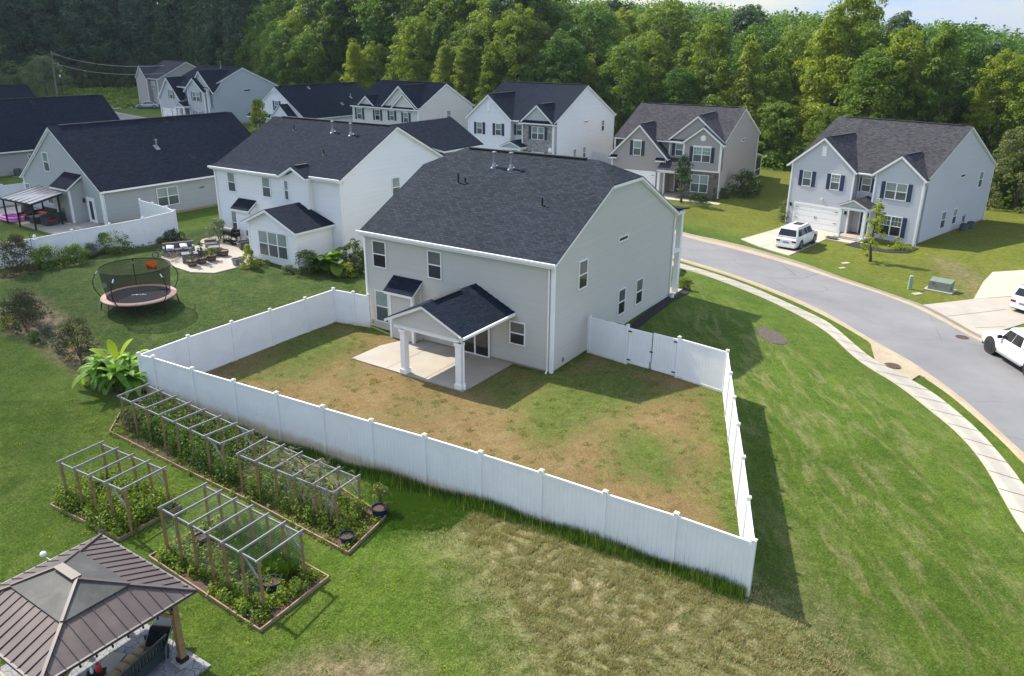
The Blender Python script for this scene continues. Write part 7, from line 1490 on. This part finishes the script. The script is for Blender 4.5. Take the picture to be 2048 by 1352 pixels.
# individually placed trees
q = U(1700, 150, 8); place(PR['b'], 44.5, 112.5, 1.0, 1.12, 'tallest yellow green tree rising above the wood just left of the blue grey house', 'tree', None, 'broadleaf_tree')
q = G(95, 196); place(PR['w'], q.x, q.y, 2, 1.1, 'round grey green willow in front of the dark wood at the left', 'tree', None, 'willow_tree', 1.05); place(PR['w'], -132, 208, 2.5, 1.65, 'larger grey green tree at the left edge behind the round willow', 'tree', None, 'broadleaf_tree')
q = G(300, 200); place(PR['i'], q.x - 1, q.y + 10, .5, .9, 'leafy tree beside the taupe house and play tower', 'tree', None, 'bushy_tree')
for t_ in PR.values(): remove_tree(t_)
# street trees
def leaf_tree(name, label, p, h_, rad, base, ncl, per, ls, mat, shape='round', cat='tree', clump=.3, limbs=5, group=None, bark='bark', seed=1):
    t = make_tree(seed, h_, rad, base, ncl, per, ls, mat, shape, bark, clump, name, limbs); t.location = (p.x, p.y, p.z if p.z else th(p.x, p.y)); meta(t, label, cat, group); return t
leaf_tree('young_tree', 'young street tree in front of the tan house porch', G(1362, 405), 4.9, 1.05, 1.0, 60, 70, .16, 'lf_dark', 'column', seed=31)
leaf_tree('young_tree', 'thin yellowing young tree on the lawn before the blue grey house', G(1740, 523), 5.0, .85, .35, 46, 50, .15, 'lf_yel', 'column', seed=32)
q = U(520, 262, 3.0); leaf_tree('small_conifer', 'small bright evergreen between the slate house and the white roof', Vector((q.x, q.y, th(q.x, q.y))), 5.6, 1.7, .3, 70, 60, .3, 'lf_lime', 'cone', seed=33)
def shrub(label, px, h_, w_, mat, ls=.1, n=46, per=60, name='shrub', cat='shrub', group=None, world=None, seed=None, shape='dome', dz=0, flowers=None, clump=.32):
    p = world or G(*px); sd_ = seed or (hash(label) % 9999 if False else sum(map(ord, label))); r = np.random.default_rng(sd_); t = thing(name, label, cat, (p.x, p.y, th(p.x, p.y) + dz), 0, group)
    P, N_, A = crown_points(r, h_, w_ / 2, .02, n, per, shape, clump); V_, F_ = leaves(P, N_, ls, r); nmesh('foliage', V_, F_, M[mat], t, attr=A)
    m = MB(); rs = random.Random(sd_)
    for k in range(5): a = rs.uniform(0, 6.28); m.tube([(0, 0, -.1), (math.cos(a) * w_ * .12, math.sin(a) * w_ * .12, h_ * .4), (math.cos(a) * w_ * .28, math.sin(a) * w_ * .28, h_ * .75)], [.025, .018, .008], 5)
    m.build('stems', M['bark'], t)
    if flowers:
        k = r.choice(len(P), flowers[1]); nf = N_[k] / np.linalg.norm(N_[k], axis=1, keepdims=True); Pf = (P[k] + nf * .04)[:, None, :] + r.normal(0, flowers[2], (len(k), 14, 3)); V_, F_ = leaves(Pf.reshape(-1, 3), np.repeat(nf, 14, 0), flowers[2] * 1.1, r); nmesh('flower_heads', V_, F_, M[flowers[0]], t, attr=r.random(len(V_) // 4))
    return t
SG = 'shrubs in the border along the left white fence'
shrub('tall dark reddish shrub at the left end of the fence border', (40, 545), 2.3, 2.1, 'lf_purple', .12, 60, group=SG); shrub('leafy green shrub beside the dark reddish one', (98, 533), 1.2, 2.0, 'lf_mid', .12, group=SG); shrub('rounded bright green shrub in the middle of the fence border', (150, 525), 1.1, 1.9, 'lf_mid', .1, group=SG)
shrub('low grey green plant in the fence border', (185, 512), .8, 1.2, 'lf_grey', .08, 30, group=SG); shrub('broad fresh green shrub with the lime mound before it', (222, 502), 1.4, 2.2, 'lf_mid', .12, group=SG); shrub('low lime mound at the foot of the broad shrub', (228, 507), .35, 1.3, 'lf_lime', .06, 24, group=SG)
shrub('upright plum-coloured shrub before the white fence', (262, 488), 1.6, 1.1, 'lf_purple', .11, 36, group=SG); shrub('dark green rounded shrub right of the plum-coloured one', (287, 485), 1.0, 1.5, 'lf_dark', .1, group=SG); shrub('low lime mound near the end of the fence border', (318, 484), .3, 1.2, 'lf_lime', .06, 24, group=SG); shrub('low green shrub near the fence corner', (338, 480), .7, 1.8, 'lf_shrub', .1, group=SG)
shrub('tall pinkish wild bush at the left end of the flower bed', (50, 655), 2.0, 2.1, 'lf_purple', .09, 60, group='wild bushes in the flower bed'); shrub('wild dark bush in the flower bed near the banana plant', (160, 715), 1.9, 1.9, 'lf_purple', .09, 55, group='wild bushes in the flower bed'); shrub('green understorey plant at the foot of the pinkish wild bush', (42, 630), 1.0, 1.5, 'lf_shrub', .12)
shrub('yellow-leaved upright plant in the flower bed', (156, 698), 1.2, .6, 'lf_lime', .1, 24, 30); shrub('small bright green plant alone in the flower bed', (70, 686), .6, .7, 'lf_mid', .09, 18, 40, flowers=('flower', 6, .03)); shrub('low grey green clump in the flower bed', (90, 668), .6, .9, 'lf_grey', .07, 24, 50)
shrub('yellow green weed clump at the left edge of the flower bed', (12, 655), .6, 1.2, 'lf_lime', .08, 24, 30); shrub('small plant with white flowers in the flower bed', (36, 668), .7, .5, 'lf_shrub', .08, 14, 30, flowers=('flower', 5, .04)); shrub('small grey plant with pale flowers in the flower bed', (115, 700), .5, .7, 'lf_grey', .07, 16, 30, flowers=('flower', 5, .03))
shrub('bushy shrub behind the barbecue grill', zq(1185, 360), 1.6, 1.7, 'lf_grey', .1, 50); shrub('yellow green conical shrub at the sunroom corner', zq(1690, 810), 1.55, 1.05, 'lf_lime', .07, 60, 70, shape='cone')
shrub('tall bush with pink flower heads beside the sunroom', (617, 548), 1.5, 1.6, 'lf_shrub', .1, flowers=('lf_purple', 14, .05)); shrub('hydrangea with cream flowers between the white and sage houses', (712, 545), 2.2, 1.7, 'lf_shrub', .13, 60, flowers=('flower', 34, .07)); shrub('low yellow green plant before the hydrangea', (697, 552), .8, 1.2, 'lf_yel', .1, 30)
shrub('low tufted plant under the sunroom window', (575, 545), .5, .9, 'lf_grey', .1, 20, 40); shrub('second low plant along the sunroom wall', (520, 532), .35, 1.2, 'lf_shrub', .08, 20, 40)
shrub('large hydrangea with pale flower heads at the tan house corner', (1487, 392), 2.6, 3.2, 'lf_shrub', .16, 80, flowers=('flower', 60, .09)); shrub('round clipped shrub left of two before the stone wall', (1388, 402), .9, 1.1, 'lf_dark', .08, 40, group='clipped shrubs of the tan house'); shrub('round clipped shrub right of two before the stone wall', (1407, 406), .85, 1.0, 'lf_shrub', .08, 40, group='clipped shrubs of the tan house')
shrub('narrow evergreen at the corner of the tan house', (1427, 402), 1.3, .6, 'lf_dark', .08, 30, shape='cone'); shrub('dark shrub by the downspout of the tan house', (1443, 395), .9, 1.6, 'lf_dark', .1, 40)
shrub('pale green shrub at the left corner of the blue grey garage', (1572, 442), 1.9, 1.7, 'lf_pale', .12, 60, flowers=('flower', 12, .07)); shrub('spiky yellow green plant in the black mulch bed', (1790, 494), .9, .9, 'lf_lime', .12, 16, 30); shrub('low leafy plants in the black mulch bed', (1805, 500), .45, 1.9, 'lf_yel', .1, 30, 40)
shrub('yellow green round shrub at the front porch of the sage house', (1366, 578), .75, .9, 'lf_yel', .08, 36); shrub('dark shrub at the front porch of the sage house', (1362, 562), .8, .9, 'lf_dark', .08, 36)
shrub('leggy plant growing from the blue tub in the long bed', (762, 1022), .75, .7, 'lf_pale', .09, 18, 24, dz=.3)
for k, (px, h_, w_, mt, lb) in enumerate(((zq(718, 720), .9, .5, 'lf_grey', 'wispy plant in the first barrel planter'), (zq(880, 680), 1.1, .45, 'lf_shrub', 'tall stem in the second barrel planter'), (zq(1042, 640), .8, .75, 'lf_yel', 'bushy light green plant in the third barrel planter'))): 
    p = at_(*[zq(718, 775), zq(880, 730), zq(1042, 685)][k]); shrub(lb, None, h_, w_, mt, .09, 18, 28, 'potted_plant', 'plant', world=p, dz=.36)
# elephant ear and banana: big arching leaves
def bigleaf(m, base, az, el, L, w, rs, droop=1.0, at=None):
    """one blade with a folded midrib"""
    d = Vector((math.cos(az), math.sin(az), 0)); side = Vector((-math.sin(az), math.cos(az), 0)); p = Vector(base); n_ = 9; rows_ = []
    e = el
    for i in range(n_ + 1):
        u = i / n_; ww = w * (max(0, math.sin(math.pi * min(1, u * .93 + .07))) ** .6) * .5 * (1 + .06 * rs.uniform(-1, 1)); up_ = Vector((0, 0, 1)) * math.cos(e) - d * math.sin(e)
        rows_.append((p - side * ww + up_ * ww * .35, p.copy(), p + side * ww + up_ * ww * .35)); p = p + (d * math.cos(e) + Vector((0, 0, 1)) * math.sin(e)) * (L / n_); e -= droop * (.09 + .13 * u)
    for a, b in zip(rows_, rows_[1:]): m.poly(a[0], a[1], b[1], b[0]); m.poly(a[1], a[2], b[2], b[1])
def setattr_leaf(o, vals):
    a = o.data.attributes.new('leaf', 'FLOAT', 'FACE'); a.data.foreach_set('value', vals)
def big_plant(name, label, p, stems, hgt, L, w, rs, cat='banana plant', spread=1.0, nl=7, mat='lf_banana'):
    t = thing(name, label, cat, p, 0)
    for s_ in range(stems):
        a = rs.uniform(0, 6.28); r_ = spread * rs.uniform(.1, 1) ** .6; b = Vector((math.cos(a) * r_, math.sin(a) * r_, 0)); hs = hgt * rs.uniform(.55, 1.0); m = MB(); m.tube([b + Vector((0, 0, -.1)), b * 1.15 + Vector((0, 0, hs))], [.09 * L / 1.6, .05 * L / 1.6], 7); m.build('stem', M['lf_yel'], t)
        for k in range(nl):
            m = MB(); bigleaf(m, b * 1.15 + Vector((0, 0, hs * rs.uniform(.55, 1.0))), rs.uniform(0, 6.28), R(rs.choice((60, 40, 25, 15, 5, -10))), L * rs.uniform(.7, 1.1), w * rs.uniform(.8, 1.15), rs)
            o = m.build('leaf', M[mat], t, smooth=True); base_ = rs.choice((.0, .15, .35, .6, .9)); setattr_leaf(o, [min(1, max(0, base_ + rs.uniform(-.08, .08))) for _ in range(len(o.data.polygons))])
    return t
pb_ = U(232, 700, 1.0); pb_ = G(246, 770); tb_ = big_plant('banana_plant', 'large banana plant with broad arching leaves at the fence corner', pb_, 13, 1.2, 1.4, .34, random.Random(4), spread=1.05, nl=17)
M['lf_bananay'] = leafmat('leaf_banana_young', (.33, .42, .02), (.42, .50, .03), .02, .4)
for k, (az, el, dx, dy, L_) in enumerate(((2.4, 70, -.15, .0, .95), (.7, 60, .1, .1, 1.05), (3.0, 35, -.6, .0, .9))):
    m = MB(); bigleaf(m, (dx, dy, 1.45), az, R(el), L_, .42, random.Random(k), .4); o = m.build('young_leaf', M['lf_bananay'], tb_, smooth=True); setattr_leaf(o, [.5] * len(o.data.polygons))
big_plant('elephant_ear', 'large elephant ear plant against the sunroom side wall', G(660, 545), 8, 1.1, 1.1, .85, random.Random(9), 'plant', .8, 7, 'lf_mid')
# ------------------------------------------------------------------ grass blades and bed growth (uncountable)
def blades(name, label, P, h_, w_, mat, lean=.5, seed=1, cat='grass'):
    r = np.random.default_rng(seed); n = len(P); z_ = terr(P[:, 0], P[:, 1]); B = np.stack([P[:, 0], P[:, 1], z_ - .01], -1); a = r.uniform(0, 6.28, n); H_ = h_ * r.uniform(.5, 1.4, n) if np.isscalar(h_) else h_ * r.uniform(.6, 1.3, n); W_ = w_ * r.uniform(.6, 1.4, n)
    D = np.stack([np.cos(a), np.sin(a), np.zeros(n)], -1); S = np.stack([-np.sin(a), np.cos(a), np.zeros(n)], -1); l = lean * r.uniform(.2, 1, n)[:, None] * H_[:, None]
    tip = B + D * l + np.stack([np.zeros(n), np.zeros(n), H_], -1); V = np.stack([B - S * W_[:, None] / 2, B + S * W_[:, None] / 2, tip], 1).reshape(-1, 3)
    o = nmesh(name, V, np.arange(n * 3).reshape(n, 3), mat, attr=np.clip(r.normal(.5, .25, n), 0, 1)); return meta(o, label, cat, kind='stuff')
M['bl_green'] = leafmat('blade_green', (.07, .13, .015), (.16, .23, .04), 0, .3); M['bl_lush'] = leafmat('blade_lush', (.042, .105, .010), (.10, .20, .022), 0, .35); M['bl_dry'] = leafmat('blade_dry', (.09, .13, .028), (.44, .36, .20), 0, .3); M['bl_brown'] = leafmat('blade_brown', (.17, .17, .05), (.42, .30, .16), 0, .3)
def rand_in(P, n, r, clumpy=0.0, cl=.35):
    P = [(p[0], p[1]) for p in P]; xs = [p[0] for p in P]; ys = [p[1] for p in P]; out = []
    tot = 0
    while tot < n:
        x = r.uniform(min(xs), max(xs), n); y = r.uniform(min(ys), max(ys), n); k = inpoly(x, y, P) & ~inpoly(x, y, [(p[0], p[1]) for p in SL])
        if clumpy:
            f_ = np.sin(x * 7.9 + 1.7 * np.sin(y * 4.1)) * np.sin(y * 8.7 + 1.3 * np.sin(x * 5.3)) + .8 * np.sin(x * 21.1 + y * 7 + 2 * np.sin(x * 3)) * np.sin(y * 19.3 - x * 5) + .5 * np.sin(x * 1.3 + y) * np.sin(y * 1.7 - x * .6); k &= r.random(n) < np.clip(.5 + clumpy * f_, .03, 1)
        out.append(np.stack([x[k], y[k]], -1)); tot += k.sum()
    return np.vstack(out)[:n]
r = np.random.default_rng(21)
BKP = rand_in(BANK, 230000, r, .5) + r.normal(0, .75, (230000, 2)) * (r.random((230000, 1)) < .5); BKP = BKP[~inpoly(BKP[:, 0], BKP[:, 1], YARD)]
blades('dry_grass', 'coarse half-dry grass on the bank before the white fence', BKP[r.random(len(BKP)) < np.clip(.55 + .9 * np.sin(BKP[:, 0] * 6.1 + 2 * np.sin(BKP[:, 1] * 3.3)) * np.sin(BKP[:, 1] * 5.7 + 1.5 * np.sin(BKP[:, 0] * 2.9)), .08, 1)], .085, .018, M['bl_dry'], 1.1, 1)
blades('yard_grass', 'thin worn grass of the fenced yard', rand_in(YARD, 130000, r, .9), .04, .014, M['bl_brown'], 1.2, 2)
fl = np.array([(p[0], p[1]) for p in pf]); nfl = []
for a, b in zip(fl, fl[1:]):
    d = b - a; L = np.hypot(*d); nn = np.array([d[1], -d[0]]) / L; nn = nn if nn @ np.array([0, -1.]) > 0 else -nn; k = int(L * 900); u = r.random(k)[:, None]; nfl.append(a + d * u + nn * (.04 + np.abs(r.normal(0, .22, k))[:, None]))
nfl = np.vstack(nfl); blades('tall_grass', 'tall unmown grass along the foot of the long white fence', nfl, .36 * (1 - .25 * np.sin(nfl[:, 0] * 1.7)), .016, M['bl_lush'], .45, 3)
st_ = nfl[rng.choice(len(nfl), 900)]; blades('grass_stalks', 'thin seeding grass stalks standing against the long white fence', st_, .75, .011, M['bl_dry'], .3, 33)
blades('lush_grass', 'deep green grass between the long bed and the white fence', rand_in(LUSH, 60000, r, .5) + r.normal(0, .6, (60000, 2)) * (r.random((60000, 1)) < .5), .09, .014, M['bl_lush'], .7, 4)
FG = [tuple(v)[:2] for v in Gs([(0, 800), (230, 800), (420, 980), (700, 1130), (960, 1130), (1110, 1400), (0, 1400)])]
blades('lawn_grass', 'mown grass of the foreground lawn around the garden beds', rand_in(FG, 170000, r, .3), .045, .013, M['bl_green'], 1.0, 5)
RL2 = [tuple(v)[:2] for v in Gs([(1500, 900), (1800, 900), (2040, 1200), (2060, 1400), (1650, 1400), (1520, 1190)])]
blades('lawn_grass', 'mown grass of the near part of the wide side lawn', rand_in(RL2, 120000, r, .3), .035, .013, M['bl_green'], 1.0, 6)
def growth(name, label, P, n, hs, ls, mat, seed, mat2=None):
    r = np.random.default_rng(seed); q = rand_in(P, n, r, .6); Ps, Ns, As = [], [], []
    for (x, y) in q:
        h_ = hs * r.uniform(.3, 1.25); m = int(34 * h_ / hs) + 6; d = r.normal(0, 1, (m, 3)); d /= np.linalg.norm(d, axis=1, keepdims=True); d[:, 2] = abs(d[:, 2]); Ps.append(np.array([x, y, th(x, y) + .03]) + d * [.22, .22, h_] * r.uniform(.5, 1, (m, 1))); Ns.append(d + [0, 0, .3]); As.append(np.clip(r.normal(.5, .22) + r.normal(0, .15, m), 0, 1))
    V_, F_ = leaves(np.vstack(Ps), np.vstack(Ns), ls, r, .6); return meta(nmesh(name, V_, F_, M[mat], attr=np.concatenate(As)), label, 'plants', kind='stuff')
def shrinkp(P, f_=.93): c = sum(P, Vector()) / len(P); return [(c.x + (p.x - c.x) * f_, c.y + (p.y - c.y) * f_) for p in P]
growth('bed_plants', 'low vegetables and weeds of the nearest garden bed', shrinkp(BP1), 520, .5, .11, 'lf_yel', 41)
blades('bed_grass', 'long arching grass in the middle of the nearest garden bed', rand_in([tuple(v)[:2] for v in Gs([(440, 1080), (500, 1060), (590, 1110), (600, 1150), (560, 1170), (480, 1150)])], 9000, r, .3), .62, .022, M['bl_lush'], .8, 7)
growth('bed_plants', 'dense bushy vegetables of the small left bed', shrinkp(BP2, .98), 520, .85, .10, 'lf_yel', 42); growth('bed_plants', 'tall weedy growth along the left half of the long bed', shrinkp(Gs([gz((497, 300))[0], gz((640, 230))[0], gz((1120, 430))[0], gz((1000, 600))[0], gz((700, 450))[0]])), 800, 1.15, .10, 'lf_mid', 43)
growth('bed_plants', 'weedy growth along the right half of the long bed', shrinkp(Gs(gz((1120, 430), (1540, 700), (1440, 800), (1000, 610)))), 620, 1.0, .095, 'lf_mid', 44); growth('bed_plants', 'brownish dry stems at the far left end of the long bed', shrinkp(Gs(gz((480, 320), (600, 260), (680, 330), (590, 400)))), 90, 1.3, .07, 'lf_purple', 45)
growth('bed_plants', 'low weeds carpeting the whole floor of the long bed', shrinkp(BP3, .995), 900, .26, .085, 'lf_yel', 50); growth('bed_plants', 'pale leafy stems poking through the roof bars of the long bed frames', shrinkp(Gs(gz((540, 300), (640, 240), (1120, 440), (1500, 700), (1400, 740), (1000, 560)))), 90, 1.75, .09, 'lf_pale', 51)
growth('weed_tufts', 'scattered broad-leaved weeds over the brown yard', YARD, 420, .045, .05, 'lf_mid', 46); growth('weed_tufts', 'scattered bright weeds on the foreground lawn', FG, 90, .05, .05, 'lf_yel', 47)
growth('border_plants', 'low mixed plants filling the border along the left white fence', BEDF, 150, .35, .1, 'lf_shrub', 48); growth('border_plants', 'sparse low plants of the flower bed beyond the left lawn', BED, 110, .22, .08, 'lf_shrub', 49)
# ------------------------------------------------------------------ unseen cloud added towards the sun, its outline shaped to shade the left half
SHP = [(-9, 39), (2, 64), (9, 84), (15, 104), (10, 126), (-24, 140), (-38, 160), (-44, 200), (-60, 420), (-420, 420), (-420, 10), (-70, 12), (-44, 20), (-26, 31), (-16, 37)]
r = np.random.default_rng(8); hc = 900.0; offx, offy = -sdir.x * -1 / sdir.z * hc, sdir.y / sdir.z * hc; offx = sdir.x / sdir.z * hc
cm = MB(); pts = rand_in(SHP, 520, r); ed = pdist(pts[:, 0], pts[:, 1], SHP)
for (x, y), e_ in zip(pts, ed):
    rad_ = min(26, max(5.5, e_ * .9)); zc = hc + r.uniform(-4, 10); k0 = len(cm.v); n1, n2 = 7, 9
    cm.grid(lambda u, w: (x + offx + rad_ * math.sin(math.pi * u) * math.cos(2 * math.pi * w), y + offy + rad_ * math.sin(math.pi * u) * math.sin(2 * math.pi * w), zc + rad_ * .45 * math.cos(math.pi * u)), n1, n2)
M['cloud'] = paint('cloud_white', (.9, .9, .92), 1, .02); meta(cm.build('cloud', M['cloud'], smooth=True), 'broad white cloud out of view, added to shade the left half of the street', 'cloud', kind='structure')
# ------------------------------------------------------------------ haze
hm = bpy.data.materials.new('haze'); hm.use_nodes = True; hn = hm.node_tree; hn.nodes.remove(hn.nodes['Principled BSDF'])
hv = hn.nodes.new('ShaderNodeVolumePrincipled'); hv.inputs['Color'].default_value = (.72, .84, 1, 1); hv.inputs['Density'].default_value = .00012; hv.inputs['Anisotropy'].default_value = .35
hn.links.new(hv.outputs[0], hn.nodes['Material Output'].inputs['Volume'])
zmin = float(Z.min()) - 1
o = MB().box(-1600, 1600, -400, 2600, zmin, 60).build('haze', hm); meta(o, 'thin bluish summer haze over the whole street', 'haze', kind='stuff')
